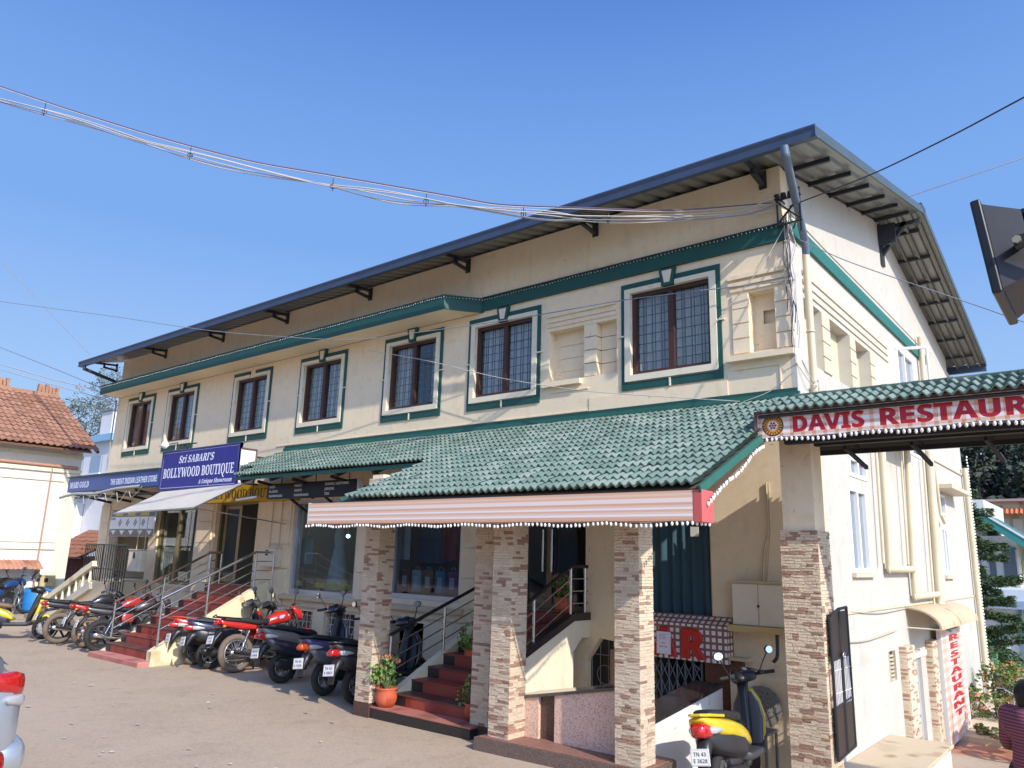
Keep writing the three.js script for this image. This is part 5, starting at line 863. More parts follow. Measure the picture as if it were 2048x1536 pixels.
// ================================================================ LEFT BACKGROUND
{
  const t = thing('tiled_house', 'white walled house with a long orange clay tiled roof at the far left', 'house', [-28, 0, -4]);
  const wall = mat(0.78, 0.77, 0.71, 0.85, { tex: T.side, bumpScale: 0.003 });
  new MB().add(holed(0, 0, 0, 0, -0.25, 0, [[6.9, -0.1, 8.55, 0.98]], [[4.6, -0.3], [9.72, -0.3], [9.72, 4.85], [4.6, 4.85]]), toSide(-25)).build('wall', wall, t);
  new MB().ext([[-25.25, -0.3], [-25.25, 4.85], [-28.3, 6.75], [-31.3, 4.85], [-31.3, -0.3]], 0.2, M4([0, 0, -9.72])).box(-31.3, -0.3, -9.5, -31.1, 4.85, -4.6).box(-31.1, -0.3, -4.85, -25.25, 4.85, -4.6).build('end_wall', wall, t);
  const mo = new MB(); const B = (u0, u1, y0, y1, d, d0 = 0.001) => mo.box(-25 + d0, y0, -u1, -25 + d, y1, -u0); B(4.6, 9.74, 4.05, 4.16, 0.07); B(4.6, 9.3, 3.78, 3.84, 0.04); B(9.32, 9.72, -0.3, 4.04, 0.05); B(4.6, 9.31, 1.98, 2.03, 0.03); B(4.6, 9.31, 1.78, 1.83, 0.05); B(4.6, 9.74, 4.5, 4.62, 0.04); mo.build('moulding', mat(0.74, 0.71, 0.55, 0.85, { tex: T.side }), t);
  const pp = new MB().path([[-24.93, 4.25, -4.7], [-24.93, 4.22, -9.6]], 0.05, 8).path([[-24.94, 4.2, -8.9], [-24.94, 0, -8.9]], 0.025, 6); pp.build('pipe', mat(0.45, 0.25, 0.17, 0.7), t);
  const rm = [[0.35, 0.175, 0.105], [0.39, 0.205, 0.125], [0.30, 0.145, 0.085]].map(c => mat(...c, 0.85, { tex: T.tile, bumpScale: 0.003 }));
  const g0 = waveTile(0.36, 0.33, 0.05, 10, 2, 0.02, 0.035), rm2 = [new MB(), new MB(), new MB()], sl = 2.05 / 3.75, sa = Math.atan(sl);
  for (let z = -9.75; z < -4.4; z += 0.36) for (let k = 0; k < 15; k++) { const x = -24.6 - k * 0.262, y = 4.82 + (-24.6 - x) * sl; rm2[Math.floor(rnd() * 3)].add(g0.clone(), new THREE.Matrix4().makeTranslation(x, y + rr(0, 0.012), z).multiply(new THREE.Matrix4().makeRotationY(Math.PI / 2)).multiply(new THREE.Matrix4().makeRotationX(sa + rr(-0.02, 0.02)))); }
  rm2.forEach((b, i) => b.build('roof_tile', rm[i], t, { kind: 'stuff' }));
  const uc = new MB(); uc.beam([-24.45, 4.68, -7.05], [-28.35, 6.82, -7.05], 5.4, 0.03).beam([-32, 4.75, -7.05], [-28.35, 6.82, -7.05], 5.5, 0.05); uc.build('roof_deck', mat(0.2, 0.1, 0.06, 0.9), t);
  const rd = new MB(); for (const [z0, z1] of [[-9.85, -9.3], [-8.35, -7.4]]) for (let z = z0; z < z1; z += 0.11) rd.cbox([-28.3, 6.98 + rr(0, 0.06), z], [0.16, 0.34 + rr(0, 0.1), 0.09], [rr(-0.1, 0.1), 0, 0]); rd.box(-28.42, 6.78, -9.9, -28.2, 6.95, -4.4); rd.build('ridge_tile', rm[1], t);
  new MB().tube([[-24.4, 4.72, -9.9], [-26, 5.55, -9.88], [-28.3, 6.8, -9.88]], 0.05, 6).build('verge_tile', rm[0], t);
  new MB().box(-27.6, -0.3, -8.9, -27.5, 2.6, -6.5).box(-27.5, -0.3, -9.0, -25.25, 2.6, -8.9).box(-27.5, -0.3, -6.5, -25.25, 2.6, -6.4).box(-27.6, 2.6, -9.0, -25.25, 2.7, -6.4).build('inner_room', wall, t); new MB().box(-25.24, -0.1, -8.52, -25.2, 0.98, -8.46).box(-25.24, -0.1, -6.94, -25.2, 0.98, -6.9).build('door_frame', brownWood, t);
  const aw = thing('door_awning', 'small faded red corrugated awning over the far left doorway', 'awning', [-24.7, 1.3, -8]);
  const ap = []; for (let z = -8.95, i = 0; z < -6.4; z += 0.06, i++) { const d = i % 2 ? 0.018 : 0, d2 = i % 2 ? 0 : 0.018; ap.push(-24.98, 1.47 + d, z, -24.5, 1.22 + d, z, -24.5, 1.22 + d2, z + 0.06, -24.98, 1.47 + d, z, -24.5, 1.22 + d2, z + 0.06, -24.98, 1.47 + d2, z + 0.06); }
  const ag = new THREE.BufferGeometry(); ag.setAttribute('position', new THREE.Float32BufferAttribute(ap, 3)); ag.computeVertexNormals(); new MB().add(ag).build('sheet', mat(0.45, 0.22, 0.14, 0.8, { tex: T.dirty, side: THREE.DoubleSide }), aw); new MB().beam([-24.98, 1.0, -8.85], [-24.52, 1.2, -8.85], 0.03, 0.03).build('bracket', brownWood, aw);
  const mb = thing('old_meter_box', 'rusty yellow meter box on the white far left wall', 'meter box', [-24.9, 0.7, -9.2]); new MB().box(-24.99, 0.72, -9.42, -24.82, 1.06, -9.02, 0.02).build('case', mat(0.55, 0.42, 0.2, 0.7, { tex: T.dirty }), mb); new MB().box(-24.819, 0.85, -9.22, -24.81, 0.97, -9.12).build('dial_window', black, mb);
  const bb = thing('blue_drum', 'bright blue plastic drum and cover beside the far left balustrade', 'drum', [-24.5, 0, -9.2]); new MB().lathe([[0, 0], [0.3, 0], [0.33, 0.1], [0.33, 0.25], [0.35, 0.28], [0.33, 0.32], [0.33, 0.55], [0.30, 0.66], [0, 0.66]], [-24.6, 0.05, -8.9], 18).build('body', mat(0.02, 0.20, 0.50, 0.5), bb); new MB().box(-24.3, 0.35, -9.4, -23.6, 0.68, -9.0, 0.05).build('cover', mat(0.03, 0.24, 0.52, 0.6), bb);
  // pale blue roofed building beyond
  const w = thing('far_white_building', 'far white building with pale blue roof edge and square chimney', 'building', [-43, 0, -17]);
  const ww = mat(0.70, 0.71, 0.72, 0.85, { tex: T.side }); new MB().box(-48, -1, -25, -40.2, 7.2, -17).box(-45, -1, -16.98, -42.6, 4.1, -15.5).build('wall', ww, w);
  new MB().box(-48.3, 7.2, -25.3, -39.9, 7.55, -16.7).build('roof_edge', mat(0.25, 0.45, 0.62, 0.6), w); new MB().box(-42.3, 7.55, -18, -41.0, 8.9, -17.1).build('chimney', ww, w); new MB().box(-42.4, 8.9, -18.1, -40.9, 9.0, -17.0).build('chimney_cap', mat(0.2, 0.22, 0.24, 0.7), w);
  for (const [x0, x1, y0, y1] of [[-44.4, -43.5, 5.7, 6.4], [-42.4, -41.2, 5.6, 6.5], [-44.6, -43.0, 2.4, 3.9]]) { const f = new MB().box(x0, y0, -16.96, x1, y1, -16.9).build('window', mat(0.25, 0.33, 0.42, 0.3), w); new MB().box(x0 - 0.1, y0 - 0.12, -16.97, x1 + 0.1, y0 - 0.01, -16.85).build('sill', ww, f); }
  new MB().box(-44.6, 2.5, -15.49, -43.2, 3.8, -15.44).build('opening', blackMatt, w);
  new MB().box(-46, 4.9, -16.95, -40.5, 5.1, -16.2).build('balcony', mat(0.5, 0.5, 0.5, 0.8), w);
  // brick shed with ragged tiles
  const s = thing('brick_shed', 'low red brick shed with rusty tiled roof between the two buildings', 'shed', [-31, 0, -12.5]);
  const bm = mat(0.30, 0.10, 0.06, 0.9, { tex: T.dirty }); new MB().box(-33.2, -0.3, -14, -29.3, 1.5, -12.2).build('wall', mat(0.22, 0.085, 0.055, 0.9, { tex: T.dirty }), s);
  for (let j = 0; j < 9; j++) for (let i = 0; i < 12; i++) { const x = -33.15 + i * 0.32 + (j % 2) * 0.16; if (x < -29.6) new MB().box(x, -0.2 + j * 0.18, -12.2, x + 0.305, -0.04 + j * 0.18, -12.185 + rr(0, 0.012)).build('brick', bm, s); }
  const rt = new MB(); for (let k = 0; k < 7; k++) for (let i = 0; i < 11; i++) rt.add(g0.clone(), M4([-33.2 + i * 0.36, 1.52 + k * 0.15, -12.0 - k * 0.26], [0.52 + rr(-0.08, 0.08), rr(-0.1, 0.1), 0])); rt.build('roof_tile', mat(0.30, 0.13, 0.075, 0.9, { tex: T.tile }), s, { kind: 'stuff' });
  new MB().box(-33.1, 1.5, -12.3, -32.2, 2.6, -12.1).build('orange_panel', mat(0.62, 0.30, 0.11, 0.8, { tex: T.dirty }), s); new MB().box(-33.2, 1.44, -12.1, -29.2, 1.51, -11.8).build('eave_board', brownWood, s);
  // feathery trees
  for (const [x, z, h, R, l] of [[-62, -24, 13.6, 2.6, 'pale feathery tree behind the white building, left of the chimney'], [-58.5, -25, 14.6, 3.0, 'tall feathery grey green tree standing right above the far chimney'], [-56, -27, 12.2, 2.4, 'small feathery tree nearest the left edge of the shop building']]) tree('feathery_tree', l, [x, 0, z], h, R, 3200, 0.26, leafM(0.15, 0.17, 0.13), { clumps: 34, limbs: 12, ratio: 0.35, sq: 1.3 });
}
// ================================================================ RIGHT BACKGROUND
{
  const t = thing('green_roof_house', 'white house with a green corrugated roof behind the conifer', 'house', [-4, -1, -35]);
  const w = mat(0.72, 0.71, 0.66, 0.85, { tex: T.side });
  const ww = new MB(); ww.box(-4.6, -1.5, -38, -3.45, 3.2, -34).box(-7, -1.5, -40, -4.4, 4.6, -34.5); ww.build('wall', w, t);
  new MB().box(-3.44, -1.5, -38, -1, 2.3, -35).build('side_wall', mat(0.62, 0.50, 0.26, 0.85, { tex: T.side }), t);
  const rp = []; const a0 = [-5.2, 4.6], a1 = [-2.4, 2.55]; for (let i = 0; i < 24; i++) { const z0 = -32.6 - i * 0.25, z1 = z0 - 0.25, d0 = i % 2 ? 0.05 : 0, d1 = i % 2 ? 0 : 0.05; rp.push(a0[0], a0[1] + d0, z0, a1[0], a1[1] + d0, z0, a1[0], a1[1] + d1, z1, a0[0], a0[1] + d0, z0, a1[0], a1[1] + d1, z1, a0[0], a0[1] + d1, z1); }
  const rg = new THREE.BufferGeometry(); rg.setAttribute('position', new THREE.Float32BufferAttribute(rp, 3)); rg.computeVertexNormals(); new MB().add(rg).beam([-8, 2.9, -35.6], [-5.2, 4.6, -35.6], 6, 0.06).build('roof', mat(0.05, 0.17, 0.14, 0.6, { tex: T.metal, side: THREE.DoubleSide }), t);
  new MB().beam([-5.2, 4.5, -32.58], [-2.4, 2.45, -32.58], 0.06, 0.3).build('fascia', mat(0.03, 0.22, 0.19, 0.6), t); new MB().beam([-5.2, 4.68, -32.55], [-2.4, 2.63, -32.55], 0.05, 0.07).build('fascia_trim', signWhite, t);
  for (const [x0, x1, y0, y1] of [[-4.35, -4.15, 0.6, 2.9], [-3.9, -3.5, 1.7, 2.7], [-3.9, -3.6, 0.2, 1.0]]) { const o = new MB().box(x0, y0, -33.98, x1, y1, -33.92).build('window', mat(0.12, 0.14, 0.16, 0.3), t); new MB().box(x0 - 0.06, y1, -33.99, x1 + 0.06, y1 + 0.06, -33.9).build('lintel', mat(0.04, 0.2, 0.17, 0.6), o); }
  const l = thing('blue_trim_house', 'low pale house with blue trimmed flat roof and green grilled window at the right', 'house', [-3, -2, -30]);
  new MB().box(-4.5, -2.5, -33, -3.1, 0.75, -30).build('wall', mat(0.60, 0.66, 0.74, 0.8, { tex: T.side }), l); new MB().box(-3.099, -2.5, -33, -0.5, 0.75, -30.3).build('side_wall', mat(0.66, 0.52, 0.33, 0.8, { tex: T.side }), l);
  new MB().box(-4.7, 0.75, -33.3, -0.4, 1.0, -29.5).build('roof_slab', mat(0.28, 0.40, 0.55, 0.6), l); new MB().box(-4.7, 1.0, -33.3, -0.4, 1.35, -29.6).build('parapet', mat(0.62, 0.70, 0.78, 0.7), l);
  const gw = new MB().box(-4.35, -1.2, -29.99, -3.75, -0.1, -29.95).build('window', mat(0.02, 0.22, 0.11, 0.5), l); const gg = new MB(); for (let k = 0; k < 5; k++) gg.bar([-4.3 + k * 0.13, -1.2, -29.93], [-4.3 + k * 0.13, -0.1, -29.93], 0.012, 5).bar([-4.35, -1.1 + k * 0.24, -29.93], [-3.75, -1.1 + k * 0.24, -29.93], 0.012, 5); gg.build('grille', mat(0.3, 0.55, 0.45, 0.5), gw);
  new MB().box(-3.7, -2.2, -29.99, -3.62, 0.6, -29.9).box(-3.2, -2.2, -29.99, -3.1, 0.7, -29.9).build('drain', mat(0.1, 0.28, 0.42, 0.5), l);
  const f = thing('orange_awning_house', 'distant beige house with an orange tiled awning below the wooded hill', 'house', [-5, 0, -46]);
  new MB().box(-9, -1, -52, 2, 5.3, -45.2).build('wall', mat(0.48, 0.40, 0.27, 0.85, { tex: T.dirty }), f); new MB().box(-9.2, 5.3, -52.2, 2.2, 5.42, -44.9).build('roof_edge', mat(0.40, 0.28, 0.27, 0.8), f);
  const aw = new MB(); const g0 = waveTile(0.4, 0.5, 0.07, 10, 2, 0.03, 0.03); for (let i = 0; i < 16; i++) aw.add(g0.clone(), M4([-5.2 + i * 0.4, 4.78, -44.9], [0.6, 0, 0])); aw.build('awning_tile', mat(0.58, 0.17, 0.07, 0.75, { tex: T.tile }), f, { kind: 'stuff' });
  for (const [x0, x1] of [[-5.1, -4.75], [-4.6, -4.2], [-4.0, -3.4]]) { new MB().box(x0, 3.6, -45.19, x1, 4.45, -45.12).build('window', mat(0.45, 0.40, 0.30, 0.5), f); }
  // wooded hill
  const hp = []; const H = (x, z) => 11 * Math.exp(-(((x + 8) / 46) ** 2)) * Math.min(1, Math.max(0, (-z - 52) / 45)) + rr(-0.2, 0.2);
  const gx = [], zz = [-52, -60, -70, -80, -97, -120, -160]; for (let x = -60; x <= 60; x += 6) gx.push(x); const hg = new THREE.BufferGeometry(), hi = []; for (const z of zz) for (const x of gx) hp.push(x, H(x, z) - 1.2, z); for (let j = 0; j + 1 < zz.length; j++) for (let i = 0; i + 1 < gx.length; i++) { const a = j * gx.length + i, b = a + gx.length; hi.push(a, a + 1, b, a + 1, b + 1, b); } hg.setAttribute('position', new THREE.Float32BufferAttribute(hp, 3)); hg.setIndex(hi); hg.computeVertexNormals();
  const hill = new MB().add(hg).build('hill', mat(0.035, 0.042, 0.024, 0.95, { tex: T.dirty, side: THREE.DoubleSide })); hill.userData.kind = 'structure'; hill.userData.label = 'dark wooded hillside behind the houses';
  const sp = [[-14.5, -72, 8.5, 3.2], [-11.5, -69, 9.5, 3.4], [-9.3, -75, 9.8, 3.2], [-8.2, -64, 7.4, 2.8], [-6.2, -70, 9.0, 3.3], [-4.4, -66, 8.4, 2.8], [-12.6, -62, 6.2, 2.4], [-3, -73, 9.6, 3.4], [-10.3, -82, 8.5, 2.8], [-6.4, -84, 8.5, 3.0]];
  const nm = ['dark broad tree at the left of the wooded hill', 'bushy dark tree low on the wooded hill', 'grey green tree high on the wooded hill', 'light green tree in the front of the wooded hill', 'dark evergreen in the middle of the wooded hill', 'shaded tree at the right of the wooded hill', 'small dark tree nearest the side wall corner', 'dark tree at the right picture edge on the hill', 'thin topped tree against the sky on the hill', 'tall tree on the hill crest against the sky'];
  sp.forEach(([x, z, h, R], i) => tree('hill_tree', nm[i], [x, Math.max(-0.5, H(x, z) - 1.2), z], h, R, 1500, 0.55, leafM(...(i % 3 === 0 ? [0.045, 0.055, 0.035] : i === 3 ? [0.075, 0.10, 0.045] : [0.035, 0.05, 0.028])), { clumps: 22, ratio: 0.6, sq: 1.1 }));
  // araucaria: tiers of upswept spiky branches
  const a = thing('araucaria', 'tall tiered conifer with spiky horizontal branches by the rear corner', 'tree', [-3.85, -1.1, -26.3]);
  new MB().bar([-3.85, -1.3, -26.3], [-3.85, 4.6, -26.3], [0.09, 0.02], 8).build('trunk', mat(0.08, 0.055, 0.04, 0.9), a);
  const nb = new MB(), br = new MB(); let lv = 0;
  for (let yy = -0.2; yy < 4.3; yy += 0.42, lv++) { const L0 = 0.35 + (4.5 - yy) * 0.30, k = 5; for (let i = 0; i < k; i++) { const y = yy + rr(-0.16, 0.16), L = L0 * rr(0.65, 1.15), an = i / k * 6.283 + lv * 0.7 + rr(-0.25, 0.25), tip = [-3.85 + Math.cos(an) * L, y + rr(-0.3, 0.12) * L, -26.3 + Math.sin(an) * L]; br.bar([-3.85, y, -26.3], tip, [0.025, 0.008], 5); const A = V(-3.85, y, -26.3), Bv = V(...tip); nb.add(leaves(Math.round(420 * L), 0.17, () => { const f = Math.pow(rnd(), 0.75), p = A.clone().lerp(Bv, f); const w = 0.15 * Math.sin(Math.PI * Math.min(1, f * 1.02)) + 0.05; return [p.x + rr(-w, w), p.y + rr(-0.07, 0.17) + 0.1 * f * f * L, p.z + rr(-w, w)]; }, { ratio: 0.22, tilt: 0.9 })); } }
  br.build('branch', mat(0.07, 0.05, 0.035, 0.9), a, { kind: 'stuff' }); nb.build('needles', leafM(0.06, 0.105, 0.04), a);
  const bush = (name, label, p, R, n, size, m, o = {}) => { const b = thing(name, label, 'bush', p, undefined); const cl = clumps(o.k ?? 20, R, [p[0], p[1] + R * 0.9, p[2]], o.sq ?? 1); const st = new MB(); cl.slice(0, 9).forEach(c => st.bar([p[0] + rr(-0.1, 0.1), p[1], p[2]], [c[0], c[1], c[2]], [0.02, 0.008], 5)); st.build('stem', mat(0.09, 0.07, 0.04, 0.9), b, { kind: 'stuff' }); new MB().add(leaves(n, size, inClumps(cl), o)).build('foliage', m, b); if (o.flower) new MB().add(leaves(o.fn ?? 120, o.fs ?? 0.07, inClumps(cl), { ratio: 0.9 })).build('flower', o.flower, b, { kind: 'stuff' }); return b; };
  bush('dark_bush', 'dense dark green bush below the conifer', [-3.2, -1.2, -23], 0.75, 2200, 0.09, leafM(0.04, 0.09, 0.025), { k: 26 });
  bush('flowering_bush', 'loose bush with orange and yellow leaves at the rear corner of the side wall', [-2.55, -1.15, -19.2], 0.62, 1700, 0.085, leafM(0.13, 0.20, 0.045), { k: 26, flower: leafM(0.60, 0.22, 0.08), fn: 260, fs: 0.08, sq: 1.15 });
  bush('small_flowering_bush', 'small yellow green bush with pink flowers in front of the parked motorcycle', [-2.3, -1.15, -17.2], 0.42, 900, 0.08, leafM(0.15, 0.22, 0.06), { k: 16, flower: leafM(0.66, 0.28, 0.24), fn: 90, fs: 0.09 });
  const kb = new MB().box(-3.0, -1.3, -20.8, -1.9, -1.0, -16.8, 0.02).build('planter_wall', creamDark); tag(kb, 'low cream kerb around the flowering bushes at the rear corner', 'kerb');
}
// ================================================================ POTTED GERANIUMS
function potPlant(label, p, s, fl, nf, leafN = 320) {
  const t = thing('potted_geranium', label, 'potted plant', p);
  new MB().lathe([[0, 0], [0.09, 0], [0.125, 0.06], [0.135, 0.12], [0.115, 0.19], [0.135, 0.205], [0.135, 0.225], [0.11, 0.22], [0.1, 0.18], [0, 0.17]].map(q => [q[0] * s, q[1] * s]), p, 22).build('pot', mat(0.55, 0.115, 0.05, 0.55, { tex: T.dirty }), t);
  const st = new MB(), tips = []; for (let i = 0; i < 11; i++) { const a = rr(0, 6.28), d = rr(0.03, 0.17) * s, e = [p[0] + Math.cos(a) * d, p[1] + rr(0.27, 0.55) * s, p[2] + Math.sin(a) * d]; tips.push(e); st.tube([[p[0], p[1] + 0.18 * s, p[2]], [(p[0] + e[0]) / 2, (p[1] + 0.15 * s + e[1]) / 2, (p[2] + e[2]) / 2], e], 0.006 * s, 5); } st.build('stem', mat(0.10, 0.14, 0.05, 0.8), t, { kind: 'stuff' });
  const disc = new THREE.CircleGeometry(0.5, 7), lm = [leafM(0.12, 0.23, 0.045), leafM(0.20, 0.30, 0.08)]; for (const m of lm) { const b = new MB(); for (let i = 0; i < leafN / 2; i++) { const e = tips[Math.floor(rnd() * tips.length)], q = rr(0.02, 0.055) * s; b.add(disc.clone(), M4([e[0] + rr(-0.07, 0.07) * s, e[1] + rr(-0.14, 0.05) * s, e[2] + rr(-0.07, 0.07) * s], [rr(-2, 2), rr(0, 6), rr(-0.8, 0.8)], [q, q, q])); } b.build('leaf', m, t, { kind: 'stuff' }); }
  const fm = mat(...fl, 0.7, { side: THREE.DoubleSide }); for (let i = 0; i < nf; i++) { const e = tips[i % tips.length], b = new MB(), c = [e[0] + rr(-0.04, 0.04) * s, e[1] + rr(0.0, 0.09) * s, e[2] + rr(-0.03, 0.08) * s]; for (let k = 0; k < 16; k++) { const v = V(rr(-1, 1), rr(-0.6, 1), rr(-1, 1)).normalize().multiplyScalar(0.032 * s); b.add(disc.clone(), M4([c[0] + v.x, c[1] + v.y, c[2] + v.z], [rr(-2, 2), rr(0, 6), 0], [0.032 * s, 0.032 * s, 1])); } b.build('flower', fm, t); }
}
potPlant('sunlit geranium in an orange clay pot at the foot of the left stone pillar', [-7.34, 0.128, -6.72], 1.0, [0.72, 0.22, 0.14], 5);
potPlant('shaded geranium in a clay pot on the fourth entrance step', [-6.95, 0.535, -7.85], 0.95, [0.55, 0.05, 0.04], 6);
potPlant('dark geranium pot at the right end of the lowest entrance step beside the slim pillar', [-6.07, 0.128, -6.9], 0.85, [0.4, 0.03, 0.05], 3);
potPlant('pink flowering geranium on the landing behind the right railing', [-6.2, 1.212, -8.85], 0.95, [0.62, 0.18, 0.22], 9);

// ================================================================ TWO-WHEELERS (built heading +x, rear wheel on the origin)
function loft(secs, K = 20, m) { // secs: [x, y, z, halfHeight, halfWidth, power] superellipse rings along x
  const pos = [], idx = [], pw = (v, n) => Math.sign(v) * Math.pow(Math.abs(v), 2 / n);
  for (const [x, y, z, h, w, n = 2.4] of secs) for (let k = 0; k < K; k++) { const a = k / K * 2 * Math.PI; pos.push(x, y + h * pw(Math.sin(a), n), z + w * pw(Math.cos(a), n)); }
  const R = secs.length; for (let r = 0; r + 1 < R; r++) for (let k = 0; k < K; k++) { const a = r * K + k, b = r * K + (k + 1) % K, c = a + K, d = b + K; idx.push(a, b, c, b, d, c); }
  for (const r of [0, R - 1]) { const s = secs[r], i0 = pos.length / 3; pos.push(s[0], s[1], s[2]); for (let k = 0; k < K; k++) { const a = r * K + k, b = r * K + (k + 1) % K; r ? idx.push(i0, a, b) : idx.push(i0, b, a); } }
  const g = new THREE.BufferGeometry(); g.setAttribute('position', new THREE.Float32BufferAttribute(pos, 3)); g.setIndex(idx); g.computeVertexNormals(); if (m) g.applyMatrix4(m); return g;
}
const rubber = mat(0.028, 0.026, 0.024, 0.85, { tex: T.dirty }), rubberDust = mat(0.16, 0.125, 0.095, 0.9, { tex: T.dirty }), alloy = mat(0.45, 0.45, 0.46, 0.35, { metalness: 0.8 }), chrome = mat(0.8, 0.8, 0.8, 0.12, { metalness: 1 }), engineM = mat(0.10, 0.10, 0.105, 0.45, { metalness: 0.6, tex: T.metal }), seatM = mat(0.018, 0.018, 0.02, 0.6), plasticBlack = mat(0.02, 0.02, 0.022, 0.4), lensRed = mat(0.45, 0.012, 0.01, 0.12, { clearcoat: 1 }), lensClear = mat(0.42, 0.42, 0.43, 0.08, { clearcoat: 1 }), lensAmber = mat(0.7, 0.22, 0.02, 0.15), mirrorM = mat(0.92, 0.93, 0.95, 0.03, { metalness: 1 });
const paint = (r, g, b) => mat(r, g, b, 0.3, { clearcoat: 0.8, clearcoatRoughness: 0.12 });
const plateTex = {};
function plateMat(l1, l2) { const k = l1 + l2; return plateTex[k] ||= new THREE.MeshStandardMaterial({ roughness: 0.5, map: print(128, 96, (x, w, h) => { x.fillStyle = '#e9e8e6'; x.fillRect(0, 0, w, h); x.strokeStyle = '#555'; x.strokeRect(3, 3, w - 6, h - 6); x.fillStyle = '#1a1a1c'; x.font = 'bold 34px sans-serif'; x.textAlign = 'center'; x.textBaseline = 'middle'; x.fillText(l1, w / 2, h * 0.3); x.fillText(l2, w / 2, h * 0.72); }) }); }
function wheel(t, x, R, w, rimM, tyreM, style) {
  const y = R, tr = w * 0.5; const o = new MB().torus([x, y, 0], R - tr, tr, [0, 0, 0], 36, 10, [1, 1, 1.05]).build('wheel', tyreM, t);
  const rim = new MB().torus([x, y, 0], R - tr * 2.05, 0.014, [0, 0, 0], 32, 6, [1, 1, 2.2]).bar([x, y, -w * 0.5], [x, y, w * 0.5], R * 0.13, 14);
  const n = style === 'spoke' ? 28 : style === 'five' ? 5 : 6;
  for (let k = 0; k < n; k++) { const a = k / n * 6.283, b = a + (style === 'spoke' ? (k % 2 ? 0.45 : -0.45) : 0.0), r0 = R * 0.12, r1 = R - tr * 2.05; const p = [x + Math.cos(b) * r0, y + Math.sin(b) * r0, style === 'spoke' ? (k % 4 < 2 ? 0.03 : -0.03) : 0], q = [x + Math.cos(a) * r1, y + Math.sin(a) * r1, 0]; if (style === 'spoke') rim.bar(p, q, 0.0035, 4); else rim.beam(p, q, 0.03, 0.035); }
  rim.build('rim', rimM, o); return o;
}
function mirror(t, base, head, turn, s = 1) { new MB().path([base, [base[0] - 0.02, (base[1] + head[1]) / 2, (base[2] + head[2]) / 2], head], 0.007, 6).build('mirror_stalk', plasticBlack, t); const m = new MB().ball(head, 0.055 * s, 14, 10, [0.35, 0.72, 1], [0, turn, 0]).build('mirror', plasticBlack, t); const d = new THREE.Vector3(-0.019, 0, 0).applyEuler(new THREE.Euler(0, turn, 0)); new MB().add(new THREE.CylinderGeometry(0.048 * s, 0.048 * s, 0.004, 18), M4([head[0] + d.x, head[1], head[2] + d.z], [0, turn, Math.PI / 2], [0.7, 1, 1])).build('mirror_glass', mirrorM, m); }
function place(t, x, z, deg, roll = 0.13, s = 1, y = 0) { t.position.set(x, y, z); t.rotation.order = 'YXZ'; t.rotation.set(-roll, deg * Math.PI / 180, 0); t.scale.setScalar(s); return t; }
